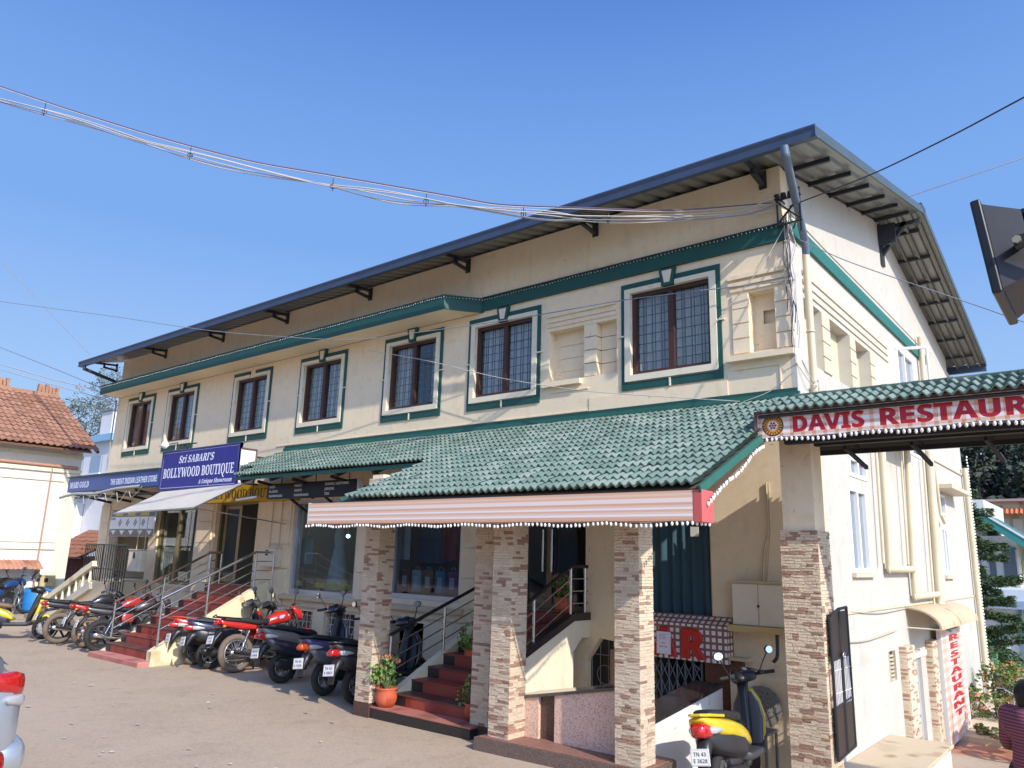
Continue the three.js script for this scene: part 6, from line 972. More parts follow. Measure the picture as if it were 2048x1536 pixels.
function motorcycle(label, o) {
  const t = thing('motorcycle', label, 'motorcycle', [0, 0, 0], 'two wheelers parked along the shop fronts'); const body = paint(...o.body), acc = paint(...(o.accent ?? [0.02, 0.02, 0.022]));
  wheel(t, 0, 0.3, 0.1, o.rim ?? alloy, o.dusty ? rubberDust : rubber, o.style); wheel(t, 1.26, 0.3, 0.085, o.rim ?? alloy, o.dusty ? rubberDust : rubber, o.style);
  new MB().bar([0, 0.3, 0.08], [0.48, 0.36, 0.07], 0.02).bar([0, 0.3, -0.08], [0.48, 0.36, -0.07], 0.02).add(loft([[-0.06, 0.3, -0.085, 0.05, 0.018], [0.05, 0.32, -0.085, 0.06, 0.022], [0.42, 0.36, -0.085, 0.05, 0.022], [0.5, 0.36, -0.085, 0.03, 0.018]], 12)).build('swingarm', engineM, t);
  const sh = new MB(); for (const s of [-1, 1]) { sh.bar([0.03, 0.32, s * 0.115], [0.17, 0.64, s * 0.115], 0.012); for (let k = 0; k < 9; k++) sh.torus([0.06 + 0.011 * k, 0.38 + 0.026 * k, s * 0.115], 0.024, 0.006, [Math.PI / 2, -0.4, 0], 14, 5); } sh.build('shock_absorber', chrome, t);
  new MB().bar([0.2, 0.66, 0.09], [0.86, 0.7, 0.04], 0.016).bar([0.2, 0.66, -0.09], [0.86, 0.7, -0.04], 0.016).bar([0.98, 0.86, 0], [0.78, 0.3, 0], 0.02).bar([0.45, 0.66, 0.08], [0.5, 0.3, 0.09], 0.016).bar([0.45, 0.66, -0.08], [0.5, 0.3, -0.09], 0.016).bar([0.86, 0.78, 0], [1.02, 0.9, 0], 0.03).build('frame', plasticBlack, t);
  const e = new MB(); e.add(loft([[0.48, 0.35, 0, 0.09, 0.11], [0.55, 0.36, 0, 0.12, 0.13], [0.72, 0.35, 0, 0.12, 0.13], [0.8, 0.34, 0, 0.08, 0.1]], 16)); for (let k = 0; k < 7; k++) e.cbox([0.74 + k * 0.012, 0.45 + k * 0.024, 0], [0.15, 0.012, 0.17], [0, 0, -0.35]); e.bar([0.73, 0.44, 0], [0.82, 0.62, 0], 0.055).bar([0.62, 0.35, -0.14], [0.62, 0.35, 0.14], 0.085, 16); e.build('engine', engineM, t);
  new MB().tube([[0.88, 0.56, 0.05], [0.98, 0.42, 0.08], [0.92, 0.24, 0.11], [0.6, 0.2, 0.14], [0.3, 0.24, 0.16]], 0.02, 8).add(loft([[0.36, 0.235, 0.165, 0.03, 0.03], [0.3, 0.24, 0.168, 0.045, 0.045], [-0.12, 0.31, 0.175, 0.05, 0.048], [-0.18, 0.32, 0.175, 0.03, 0.03]], 14)).build('exhaust', o.exhaust ?? chrome, t);
  new MB().add(loft([[0.52, 0.74, 0, 0.03, 0.07], [0.56, 0.77, 0, 0.075, 0.105], [0.7, 0.82, 0, 0.11, 0.13], [0.86, 0.84, 0, 0.105, 0.125], [0.95, 0.83, 0, 0.075, 0.09], [0.98, 0.82, 0, 0.03, 0.05]], 22)).build('fuel_tank', body, t);
  if (o.stripe) new MB().add(loft([[0.6, 0.80, 0.107, 0.014, 0.006], [0.74, 0.83, 0.128, 0.03, 0.006], [0.9, 0.86, 0.108, 0.018, 0.006]], 10)).add(loft([[0.6, 0.80, -0.107, 0.014, 0.006], [0.74, 0.83, -0.128, 0.03, 0.006], [0.9, 0.86, -0.108, 0.018, 0.006]], 10)).build('stripe', paint(0.5, 0.5, 0.62), t);
  new MB().add(loft([[-0.24, 0.83, 0, 0.02, 0.07, 3], [-0.2, 0.83, 0, 0.04, 0.095, 3], [0.1, 0.80, 0, 0.045, 0.12, 3], [0.32, 0.76, 0, 0.045, 0.13, 3], [0.52, 0.77, 0, 0.05, 0.1, 3], [0.57, 0.79, 0, 0.03, 0.07, 3]], 18)).build('seat', seatM, t);
  new MB().add(loft([[-0.32, 0.81, 0, 0.025, 0.05, 3], [-0.25, 0.77, 0, 0.05, 0.085, 3], [0.05, 0.72, 0, 0.06, 0.11, 3], [0.25, 0.69, 0, 0.05, 0.115, 3], [0.38, 0.68, 0, 0.03, 0.11, 3]], 18)).build('tail_cowl', body, t);
  new MB().add(loft([[0.3, 0.6, 0.1, 0.05, 0.012], [0.36, 0.6, 0.112, 0.085, 0.016], [0.5, 0.6, 0.1, 0.07, 0.014]], 14)).add(loft([[0.3, 0.6, -0.1, 0.05, 0.012], [0.36, 0.6, -0.112, 0.085, 0.016], [0.5, 0.6, -0.1, 0.07, 0.014]], 14)).build('side_panel', o.accent ? acc : body, t);
  new MB().add(loft([[-0.375, 0.79, 0, 0.03, 0.055, 3], [-0.35, 0.79, 0, 0.045, 0.07, 3], [-0.29, 0.79, 0, 0.04, 0.07, 3]], 14)).build('tail_light', lensRed, t);
  new MB().path([[-0.38, 0.88, 0.07], [-0.36, 0.91, -0.0], [-0.38, 0.88, -0.07]], 0.01).path([[-0.38, 0.88, 0.07], [0.02, 0.83, 0.12]], 0.01).path([[-0.38, 0.88, -0.07], [0.02, 0.83, -0.12]], 0.01).build('grab_rail', o.rail ?? plasticBlack, t);
  const fd = new MB(); fd.add(loft([[-0.42, 0.45, 0, 0.07, 0.05], [-0.38, 0.52, 0, 0.06, 0.06], [-0.26, 0.66, 0, 0.03, 0.07], [-0.05, 0.68, 0, 0.02, 0.07]], 14)); fd.build('rear_fender', plasticBlack, t);
  const np = new MB().cbox([-0.445, 0.53, 0], [0.008, 0.13, 0.19], [0, 0, -0.25], 0.003).build('number_plate', signWhite, t); const pf = new THREE.Mesh(new THREE.PlaneGeometry(0.18, 0.12), plateMat(...(o.plate ?? ['TN 43', 'A 1071']))); pf.name = 'plate_print'; pf.position.set(-0.4505, 0.5305, 0); pf.rotation.set(0, -Math.PI / 2, 0); pf.rotateX(-0.25); np.add(pf);
  for (const s of [-1, 1]) { new MB().bar([-0.27, 0.72, s * 0.08], [-0.29, 0.72, s * 0.16], 0.008).ball([-0.3, 0.72, s * 0.175], 0.028, 10, 8, [1, 0.8, 1.2]).build('indicator', lensAmber, t); new MB().bar([1.26, 0.3, s * 0.075], [1.03, 0.88, s * 0.09], 0.018).build('fork', chrome, t); new MB().bar([0.5, 0.3, s * 0.1], [0.52, 0.3, s * 0.22], 0.012).build('foot_peg', plasticBlack, t); }
  const ff = new MB(); const ap = []; for (let i = 0; i <= 10; i++) { const a = 0.15 + i / 10 * 2.3; ap.push([1.26 + Math.cos(a) * 0.325, 0.3 + Math.sin(a) * 0.325, 0]); } for (let i = 0; i < 10; i++) ff.beam(ap[i], ap[i + 1], 0.1, 0.012); ff.build('front_fender', body, t);
  new MB().add(loft([[1.19, 0.84, 0, 0.05, 0.06], [1.17, 0.85, 0, 0.09, 0.1], [1.08, 0.9, 0, 0.10, 0.1], [1.02, 0.96, 0, 0.05, 0.08], [0.99, 0.98, 0, 0.02, 0.05]], 18)).build('headlight_cowl', o.cowl ? paint(...o.cowl) : body, t); new MB().ball([1.185, 0.85, 0], 0.075, 16, 10, [0.35, 0.9, 1]).build('headlight', lensClear, t);
  const hb = [[0.86, 1.02, 0.36], [0.92, 1.03, 0.24], [1.0, 0.97, 0.08], [1.0, 0.97, -0.08], [0.92, 1.03, -0.24], [0.86, 1.02, -0.36]]; new MB().path(hb, 0.011, 8).build('handlebar', chrome, t); for (const s of [-1, 1]) { new MB().bar([0.865, 1.02, s * 0.26], [0.85, 1.02, s * 0.38], 0.018, 10).bar([0.96, 1.03, s * 0.24], [0.93, 1.02, s * 0.38], 0.006, 5).build('grip', seatM, t); mirror(t, [0.91, 1.03, s * 0.25], [0.88, 1.22, s * 0.36], s * 0.25); }
  new MB().bar([0.5, 0.28, -0.12], [0.44, 0.01, -0.24], 0.011).build('side_stand', plasticBlack, t); return t;
}
function scooter(label, o) {
  const t = thing('scooter', label, 'scooter', [0, 0, 0], 'two wheelers parked along the shop fronts'), body = paint(...o.body), lo = o.lower ? paint(...o.lower) : mat(0.028, 0.028, 0.032, 0.4), H = o.big ? 1.05 : 1, LS = o.lamp ?? 0.72;
  wheel(t, 0, 0.225, 0.1, o.rim ?? alloy, o.dusty ? rubberDust : rubber, 'five'); wheel(t, 1.2, 0.225, 0.09, o.rim ?? alloy, o.dusty ? rubberDust : rubber, 'five');
  new MB().add(loft([[-0.08, 0.25, -0.1, 0.07, 0.05], [0.0, 0.26, -0.1, 0.10, 0.06], [0.25, 0.27, -0.09, 0.09, 0.07], [0.42, 0.28, -0.05, 0.06, 0.06]], 14)).bar([0.1, 0.3, 0.0], [0.42, 0.33, 0.02], 0.09).build('engine', engineM, t);
  new MB().add(loft([[0.35, 0.2, 0.12, 0.025, 0.025], [0.28, 0.22, 0.15, 0.055, 0.05], [-0.1, 0.27, 0.165, 0.065, 0.055], [-0.2, 0.29, 0.165, 0.045, 0.04]], 14)).build('exhaust', o.exhaust ?? plasticBlack, t);
  new MB().bar([-0.02, 0.24, -0.14], [0.0, 0.56, -0.14], 0.02).build('shock_absorber', plasticBlack, t);
  // lower flank, painted upper flank, seat
  new MB().add(loft([[-0.30, 0.60 * H, 0, 0.05, 0.06, 3], [-0.2, 0.55 * H, 0, 0.10, 0.14, 3], [0.05, 0.5, 0, 0.13, 0.19, 3], [0.35, 0.45, 0, 0.15, 0.19, 3], [0.52, 0.42, 0, 0.13, 0.15, 3], [0.56, 0.42, 0, 0.10, 0.12, 3]], 20)).build('lower_body', lo, t);
  new MB().add(loft([[-0.38, 0.755 * H, 0, 0.02, 0.07, 3], [-0.32, 0.72 * H, 0, 0.055, 0.125, 3], [-0.15, 0.665 * H, 0, 0.085, 0.175, 3], [0.1, 0.61 * H, 0, 0.095, 0.20, 3], [0.34, 0.545, 0, 0.095, 0.198, 3], [0.5, 0.485, 0, 0.085, 0.178, 3], [0.60, 0.43, 0, 0.055, 0.155, 3], [0.63, 0.41, 0, 0.025, 0.135, 3]], 22)).build('side_panel', body, t);
  new MB().add(loft([[-0.26, 0.785 * H, 0, 0.02, 0.09, 3], [-0.18, 0.78 * H, 0, 0.04, 0.125, 3], [0.1, 0.735 * H, 0, 0.045, 0.145, 3], [0.32, 0.69 * H, 0, 0.05, 0.15, 3], [0.5, 0.665 * H, 0, 0.05, 0.115, 3], [0.58, 0.65 * H, 0, 0.03, 0.07, 3]], 18)).build('seat', o.seat ? mat(...o.seat, 0.6) : seatM, t);
  new MB().path([[-0.05, 0.745 * H, 0.15], [-0.3, 0.785 * H, 0.115], [-0.40, 0.80 * H, 0.05], [-0.40, 0.80 * H, -0.05], [-0.3, 0.785 * H, -0.115], [-0.05, 0.745 * H, -0.15]], 0.014).build('grab_rail', o.rail ?? body, t);
  new MB().add(loft([[-0.445, 0.66 * H, 0, 0.035 * LS, 0.05, 3], [-0.41, 0.67 * H, 0, 0.065 * LS, 0.085 * LS, 3], [-0.32, 0.66 * H, 0, 0.07 * LS, 0.118 * LS, 3], [-0.25, 0.65 * H, 0, 0.05 * LS, 0.13 * LS, 3]], 16)).build('tail_light', o.lampM ?? lensRed, t);
  for (const s of [-1, 1]) new MB().add(loft([[-0.34, 0.66 * H, s * 0.10, 0.03, 0.03, 2.4], [-0.27, 0.655 * H, s * 0.122, 0.036, 0.032, 2.4], [-0.17, 0.645 * H, s * 0.15, 0.012, 0.025, 2.4]], 12)).build('indicator', lensClear, t);
  new MB().add(loft([[-0.42, 0.30, 0, 0.03, 0.06], [-0.40, 0.42, 0, 0.09, 0.065], [-0.33, 0.52, 0, 0.08, 0.08], [-0.22, 0.56, 0, 0.04, 0.08]], 14)).build('rear_fender', plasticBlack, t);
  const np = new MB().cbox([-0.452, 0.46, 0], [0.008, 0.14, 0.2], [0, 0, -0.15], 0.003).build('number_plate', signWhite, t); const pf = new THREE.Mesh(new THREE.PlaneGeometry(0.19, 0.13), plateMat(...(o.plate ?? ['TN 43', 'D 4410']))); pf.name = 'plate_print'; pf.position.set(-0.4575, 0.4605, 0); pf.rotation.set(0, -Math.PI / 2, 0); pf.rotateX(-0.15); np.add(pf);
  // floor, tunnel, leg shield, front
  new MB().add(loft([[0.42, 0.315, 0, 0.05, 0.16, 4], [0.5, 0.30, 0, 0.04, 0.2, 4], [0.86, 0.30, 0, 0.04, 0.21, 4], [0.98, 0.34, 0, 0.05, 0.16, 4]], 18)).build('floorboard', o.floor ? mat(...o.floor, 0.5) : plasticBlack, t);
  new MB().add(loft([[0, 0, 0, 0.015, 0.12, 3], [0.05, 0, 0, 0.022, 0.17, 3], [0.28, -0.03, 0, 0.026, 0.185, 3], [0.42, -0.035, 0, 0.026, 0.15, 3], [0.53, -0.03, 0, 0.02, 0.075, 3]], 18, M4([0.90, 0.32, 0], [0, 0, 1.33]))).build('leg_shield', o.inner ? mat(...o.inner, 0.4) : plasticBlack, t); new MB().add(loft([[0, 0.03, 0, 0.03, 0.05, 3], [0.2, 0.03, 0, 0.05, 0.062, 3], [0.5, 0.02, 0, 0.05, 0.055, 3], [0.68, 0.0, 0, 0.04, 0.07, 3]], 14, M4([0.90, 0.32, 0], [0, 0, 1.33]))).build('steering_column', plasticBlack, t);
  new MB().add(loft([[0.03, -0.045, 0, 0.02, 0.11, 3], [0.12, -0.07, 0, 0.04, 0.175, 3], [0.3, -0.085, 0, 0.05, 0.195, 3], [0.45, -0.075, 0, 0.05, 0.155, 3], [0.56, -0.04, 0, 0.04, 0.09, 3]], 20, M4([0.92, 0.32, 0], [0, 0, 1.33]))).build('front_panel', body, t);
  new MB().add(loft([[0.86, 0.97 * H, 0, 0.03, 0.10, 2.6], [0.92, 0.99 * H, 0, 0.06, 0.15, 2.6], [1.02, 0.985 * H, 0, 0.075, 0.15, 2.6], [1.10, 0.965 * H, 0, 0.055, 0.10, 2.6], [1.13, 0.955 * H, 0, 0.02, 0.06, 2.6]], 18)).build('handlebar_cowl', o.cowl ? paint(...o.cowl) : plasticBlack, t);
  new MB().add(loft([[1.08, 0.95 * H, 0, 0.045, 0.10, 2.6], [1.135, 0.945 * H, 0, 0.025, 0.06, 2.6]], 14)).build('headlight', lensClear, t); const db = new MB().cbox([0.93, 1.045 * H, 0], [0.09, 0.03, 0.16], [0, 0, 0.35], 0.01).build('dashboard', plasticBlack, t); new MB().add(new THREE.CylinderGeometry(0.032, 0.032, 0.006, 20), M4([0.922, 1.062 * H, 0], [0, 0, 0.35])).build('speedometer', lensClear, db); new MB().cbox([0.9, 1.005 * H, -0.2], [0.05, 0.045, 0.07], [0, 0, 0], 0.01).cbox([0.9, 1.005 * H, 0.2], [0.05, 0.045, 0.07], [0, 0, 0], 0.01).build('switch_box', plasticBlack, t); new MB().tube([[0.94, 1.02, -0.2], [1.05, 1.06, -0.1], [1.06, 0.95, -0.06], [1.0, 0.8, -0.07]], 0.006, 5).tube([[0.94, 1.02, 0.2], [1.05, 1.05, 0.12], [1.06, 0.95, 0.06]], 0.006, 5).build('brake_cable', plasticBlack, t);
  for (const s of [-1, 1]) { new MB().path([[0.97, 0.99 * H, s * 0.1], [0.92, 1.0 * H, s * 0.25], [0.88, 1.0 * H, s * 0.36]], 0.016).bar([0.905, 1.0 * H, s * 0.25], [0.88, 1.0 * H, s * 0.37], 0.02).bar([0.96, 1.0 * H, s * 0.22], [0.93, 1.0 * H, s * 0.37], 0.006, 5).build('grip', seatM, t); const mh = (o.mirrors ?? {})[s] ?? [0.88, 1.22 * H, s * 0.34]; mirror(t, [0.94, 1.01 * H, s * 0.2], mh, s * 0.2, 1.1); new MB().bar([1.2, 0.225, s * 0.06], [1.06, 0.66, s * 0.05], 0.02).build('fork', plasticBlack, t); }
  new MB().add(loft([[1.36, 0.28, 0, 0.04, 0.05], [1.34, 0.38, 0, 0.05, 0.065], [1.22, 0.475, 0, 0.03, 0.075], [1.08, 0.44, 0, 0.04, 0.07], [1.0, 0.38, 0, 0.03, 0.05]], 14)).build('front_fender', o.fender ? paint(...o.fender) : body, t);
  new MB().bar([0.35, 0.22, -0.12], [0.3, 0.01, -0.23], 0.012).build('side_stand', plasticBlack, t);
  if (o.steer) { let w = 0; const m = new THREE.Matrix4().makeTranslation(1.03, 0, 0).multiply(new THREE.Matrix4().makeRotationY(o.steer)).multiply(new THREE.Matrix4().makeTranslation(-1.03, 0, 0)); for (const c of t.children) if (['handlebar_cowl', 'headlight', 'dashboard', 'grip', 'mirror', 'mirror_stalk', 'fork', 'front_fender', 'switch_box', 'brake_cable'].includes(c.name) || (c.name === 'wheel' && w++ === 1)) c.applyMatrix4(m); }
  return t;
}
const tan = mat(0.42, 0.29, 0.17, 0.6, { metalness: 0.3 });
place(scooter('bright yellow scooter with brown seat parked at the far left picture edge', { body: [0.62, 0.47, 0.02], seat: [0.16, 0.10, 0.06], lower: [0.03, 0.03, 0.04], floor: [0.04, 0.04, 0.05], fender: [0.62, 0.47, 0.02] }), -18.62, -5.72, 60, 0.1);
place(motorcycle('black motorcycle with dull red tail parked next to the yellow scooter', { body: [0.025, 0.025, 0.03], dusty: true, rim: plasticBlack, plate: ['TN 43', 'B 2217'] }), -17.02, -6.68, 84);
place(motorcycle('red motorcycle with tan dusty wheels left of the boutique staircase', { body: [0.42, 0.03, 0.02], accent: [0.03, 0.03, 0.03], dusty: true, rim: tan, plate: ['TN 43', 'C 5530'] }), -16.0, -6.82, 82);
place(motorcycle('dark motorcycle tight against the left railing of the boutique staircase', { body: [0.05, 0.04, 0.045], accent: [0.35, 0.04, 0.03], rim: plasticBlack, plate: ['TN 43', 'A 9082'] }), -15.2, -6.72, 80);
place(scooter('red scooter with dark front beside the right wall of the boutique staircase', { body: [0.48, 0.035, 0.02], cowl: [0.10, 0.10, 0.11], dusty: true, plate: ['TN 43', 'D 7164'] }), -12.75, -7.22, 80);
place(scooter('navy blue scooter between the two red two wheelers', { body: [0.035, 0.04, 0.075], cowl: [0.02, 0.02, 0.025], plate: ['TN 43', 'E 0925'] }), -12.15, -7.16, 80);
place(motorcycle('glossy red spoked wheel motorcycle with white tank stripe', { body: [0.50, 0.025, 0.02], style: 'spoke', dusty: true, stripe: true, rim: alloy, plate: ['TN 43', 'C 3386'] }), -11.55, -7.27, 86);
place(scooter('large black and grey scooter in the canopy shade right of the red motorcycle', { body: [0.15, 0.14, 0.13], lower: [0.02, 0.02, 0.035], cowl: [0.02, 0.022, 0.035], big: true, rail: plasticBlack, plate: ['TN 43', 'B 6648'] }), -10.2, -7.22, 87);
place(scooter('dark purple scooter with orange rear lamp left of the first stone pillar', { body: [0.06, 0.05, 0.13], lower: [0.10, 0.10, 0.12], cowl: [0.025, 0.022, 0.05], rail: plasticBlack, lampM: mat(0.55, 0.08, 0.015, 0.15), plate: ['TN 43', 'D 1959'] }), -8.98, -7.08, 92);
place(scooter('black scooter mostly hidden behind the first stone pillar', { body: [0.03, 0.028, 0.03], cowl: [0.02, 0.02, 0.02], rail: plasticBlack, plate: ['TN 43', 'E 8803'] }), -8.22, -7.0, 92);
place(scooter('yellow and black scooter with red tail lamp parked in front of the bar', { body: [0.66, 0.47, 0.015], floor: [0.05, 0.05, 0.055], inner: [0.075, 0.075, 0.08], plate: ['TN 43', 'E 3628'], lamp: 1, steer: 0.9 }), -3.2, -7.2, 95, 0.16, 1.0, -0.2).scale.z *= 0.88;
place(motorcycle('dark motorcycle with round mirrors parked beyond the person near the flowering bush', { body: [0.03, 0.03, 0.035], rim: plasticBlack, plate: ['TN 43', 'A 3315'] }), -1.98, -16.7, 277, 0.1, 1, -1.05);
place(motorcycle('blue motorcycle under the red awning at the far left edge', { body: [0.015, 0.05, 0.16], plate: ['TN 43', 'B 7720'] }), -24.2, -7.5, 110);

// ================================================================ CARS AT THE LEFT EDGE
function car(label, body, name = 'hatchback_car') { // heading +x reversed: rear end faces +x, origin under the rear bumper
  const t = thing(name, label, 'car', [0, 0, 0]); const K = 26;
  // length runs -4.0 .. 0 (rear at 0)
  new MB().add(loft([[-3.95, 0.52, 0, 0.20, 0.55, 3.4], [-3.8, 0.56, 0, 0.28, 0.74, 3.6], [-3.2, 0.60, 0, 0.36, 0.82, 4], [-2.2, 0.62, 0, 0.40, 0.84, 4], [-1.0, 0.64, 0, 0.42, 0.85, 4], [-0.35, 0.66, 0, 0.42, 0.82, 4], [-0.1, 0.66, 0, 0.40, 0.76, 3.6], [-0.02, 0.64, 0, 0.34, 0.70, 3.4], [0, 0.62, 0, 0.28, 0.64, 3.2]], 30)).build('body', body, t);
  new MB().add(loft([[-3.0, 1.0, 0, 0.06, 0.70, 4], [-2.4, 1.17, 0, 0.26, 0.68, 3.6], [-1.9, 1.23, 0, 0.29, 0.66, 3.6], [-0.9, 1.22, 0, 0.28, 0.66, 3.6], [-0.45, 1.16, 0, 0.22, 0.65, 3.6], [-0.16, 1.04, 0, 0.1, 0.66, 4]], 30)).build('cabin', body, t);
  const gm = mat(0.015, 0.02, 0.022, 0.05, { clearcoat: 1 }); const rw = new MB(); rw.quad([-0.42, 1.36, -0.52], [-0.42, 1.36, 0.52], [-0.11, 1.06, 0.60], [-0.11, 1.06, -0.60]); rw.build('rear_window', gm, t);
  for (const s of [-1, 1]) { const w = new MB(); w.ext([[-2.5, 1.04], [-2.2, 1.32], [-1.0, 1.40], [-0.62, 1.32], [-0.45, 1.06]], 0.01, M4([0, 0, s * 0.672 - 0.005])); w.build('side_window', gm, t);
    new MB().add(loft([[-0.42, 0.98, s * 0.745, 0.02, 0.04, 2.2], [-0.25, 0.965, s * 0.735, 0.06, 0.055, 2.4], [-0.08, 0.94, s * 0.675, 0.085, 0.065, 2.6], [-0.005, 0.92, s * 0.615, 0.075, 0.055, 2.6], [0.012, 0.915, s * 0.57, 0.05, 0.04, 2.6]], 18)).build('tail_light', lensRed, t);
    new MB().add(loft([[-0.14, 0.835, s * 0.745, 0.03, 0.05, 2.4], [-0.02, 0.82, s * 0.68, 0.045, 0.045, 2.4], [0.03, 0.81, s * 0.6, 0.025, 0.03, 2.4]], 14)).build('reverse_light', lensClear, t);
    for (const x of [-3.15, -0.72]) { const wh = new MB().torus([x, 0.3, s * 0.78], 0.235, 0.075, [0, 0, 0], 30, 10, [1, 1, 1.1]).build('wheel', rubber, t); const rm = new MB().add(new THREE.CylinderGeometry(0.19, 0.19, 0.1, 24), M4([x, 0.3, s * 0.8], [Math.PI / 2, 0, 0])); for (let k = 0; k < 5; k++) rm.beam([x, 0.3, s * 0.86], [x + Math.cos(k * 1.257) * 0.18, 0.3 + Math.sin(k * 1.257) * 0.18, s * 0.86], 0.05, 0.02); rm.build('rim', alloy, wh); } }
  new MB().add(loft([[-0.3, 0.42, 0, 0.14, 0.80, 4], [0.02, 0.42, 0, 0.16, 0.74, 4], [0.075, 0.42, 0, 0.12, 0.66, 3.6], [0.085, 0.42, 0, 0.06, 0.60, 3.4]], 26)).build('bumper', body, t);
  for (const s of [-1, 1]) new MB().cbox([0.06, 0.38, s * 0.55], [0.05, 0.035, 0.16], [0, -s * 0.25, 0], 0.01).build('reflector', lensRed, t);
  new MB().cbox([0.045, 0.72, 0], [0.02, 0.12, 0.46], [0, 0, 0], 0.004).build('number_plate', signWhite, t); return t;
}
{ const silver = mat(0.42, 0.46, 0.50, 0.3, { metalness: 0.55, clearcoat: 1, clearcoatRoughness: 0.06 });
  const a = car('silver hatchback whose rear corner and red tail lamp show at the left edge', silver); a.position.set(-7.24, 0, -2.40); a.rotation.y = 1.57;
  const b = copy(a, 'second car at the lower left corner showing only its dark rear corner and lamp'); b.position.set(-4.86, 0, -1.50); b.rotation.y = 1.57; const dk = mat(0.10, 0.095, 0.085, 0.15, { metalness: 0.3, clearcoat: 1 }); b.children.forEach(c => { if (['body', 'cabin', 'bumper'].includes(c.name)) c.material = dk; });
}

// ================================================================ OVERHEAD CABLES
function cable(label, pts, r, m, name = 'overhead_cable') { const t = thing(name, label, 'cable', pts[0]); new MB().tube(pts, r, 5, pts.length * 6).build('wire', m, t); return t; }
const wDark = mat(0.03, 0.035, 0.05, 0.6), wPale = mat(0.55, 0.50, 0.45, 0.6), wPurple = mat(0.16, 0.10, 0.17, 0.6), wGrey = mat(0.22, 0.24, 0.28, 0.6);
{
  const A = [[-16.2, 9.96, -1.77], [-14.85, 9.47, -2.47], [-13.55, 8.98, -3.17], [-12.25, 8.49, -3.88], [-11.02, 7.96, -4.55], [-9.72, 7.48, -5.26], [-8.44, 7.08, -5.96], [-7.57, 6.83, -6.43], [-6.70, 6.64, -6.91], [-5.81, 6.44, -7.39], [-5.19, 6.35, -7.73], [-4.42, 6.29, -8.15], [-3.42, 6.30, -8.69], [-2.99, 6.44, -8.93]];
  const t = thing('cable_bundle', 'sagging bundle of pale cables tied together, ending at the near upper corner of the building', 'cable bundle', A[0]);
  const C3 = new THREE.CatmullRomCurve3(A.map(p => V(...p)));
  for (let k = 0; k < 5; k++) { const pts = []; for (let i = 0; i <= 46; i++) { const f = i / 46, p = C3.getPoint(f), w = Math.abs(Math.sin(f * 20.5)) * 0.055 + 0.012, a = k * 1.257 + 0.5; pts.push([p.x, p.y + Math.sin(a) * w - 0.02 * Math.sin(f * 31 + k), p.z + Math.cos(a) * w * 0.6]); } new MB().tube(pts, 0.0085, 5, 130).build('strand', k === 4 ? wGrey : wPale, t); }
  const U = [[-16.2, 10.45, -1.73], [-14.92, 9.84, -2.43], [-13.59, 9.24, -3.15], [-12.27, 8.65, -3.87], [-10.80, 8.03, -4.67], [-9.51, 7.55, -5.37], [-8.45, 7.25, -5.95], [-6.80, 6.79, -6.85], [-6.18, 6.62, -7.19], [-5.19, 6.50, -7.73], [-4.13, 6.39, -8.30], [-3.07, 6.42, -8.88]];
  new MB().tube(U, 0.009, 5, 110).build('dark_strand', wPurple, t); new MB().tube(U.map(p => [p[0], p[1] - 0.025, p[2] + 0.01]), 0.006, 5, 110).build('strand', wPale, t);
  for (const f of [0.2, 0.345, 0.47, 0.58, 0.685, 0.8]) { const p = C3.getPoint(f), top = p.y + 0.19 - 0.14 * f; new MB().bar([p.x, p.y - 0.07, p.z], [p.x, top, p.z], 0.007, 5).torus([p.x, p.y, p.z], 0.035, 0.006, [0, 0.9, 0], 12, 5).build('tie', wDark, t); }
}
cable('thin dark wire crossing the whole front from the left edge to the near corner', [[-31.80, 10.39, -6.34], [-25.38, 8.92, -6.92], [-18.96, 7.45, -7.50], [-14.60, 6.42, -7.89], [-10.66, 5.68, -8.25], [-8.68, 5.56, -8.43], [-6.81, 5.50, -8.60], [-5.04, 5.49, -8.76], [-2.87, 5.36, -8.95]], 0.0075, wGrey);
cable('thin pale wire slanting down across the right upper windows', [[-10.63, 5.60, -8.75], [-8.97, 5.15, -8.75], [-7.40, 4.66, -8.75], [-5.73, 4.25, -8.75], [-3.55, 3.87, -8.75]], 0.006, wPale);
cable('dark wire from the upper left sky to the left end of the cornice', [[-45.69, 12.70, -9.70], [-32.41, 9.11, -9.11], [-25.78, 7.31, -8.81], [-21.4, 6.1, -8.6]], 0.012, wGrey);
cable('pale double wire sloping to the left end of the cornice, upper strand', [[-43.82, 11.12, -9.61], [-32.01, 8.40, -9.09], [-26.10, 7.04, -8.83], [-22.12, 6.17, -8.65], [-21.3, 5.75, -8.95]], 0.016, wPale);
cable('pale double wire sloping to the left end of the cornice, lower strand', [[-44.21, 10.99, -9.73], [-32.30, 8.27, -9.20], [-26.35, 6.92, -8.94], [-22.73, 6.12, -8.78], [-21.3, 5.7, -8.97]], 0.014, wPale);
cable('steep thin wire running down to the left end of the roof gutter', [[-25.68, 12.23, -4.31], [-23.65, 9.61, -6.26], [-22.64, 8.30, -7.24], [-21.63, 7.0, -8.21]], 0.008, wGrey);
cable('black wire rising from the near corner past the gable to the right edge', [[0.35, 5.89, -6.83], [-0.29, 5.97, -7.29], [-0.93, 6.04, -7.75], [-1.80, 6.18, -8.37], [-2.93, 6.42, -9.1]], 0.0085, wDark);
cable('thin wire behind the roof ridge at the right', [[0.9, 11.2, -19.0], [-0.86, 10.53, -18.07], [-1.91, 10.16, -17.54], [-5, 9.2, -16.2]], 0.012, wGrey);
cable('thin wire sloping down across the gable wall to the right edge', [[0.6, 3.5, -8.4], [-0.60, 4.37, -8.79], [-1.15, 4.76, -8.95], [-2.31, 5.58, -9.31], [-2.97, 6.12, -9.5]], 0.006, wGrey);
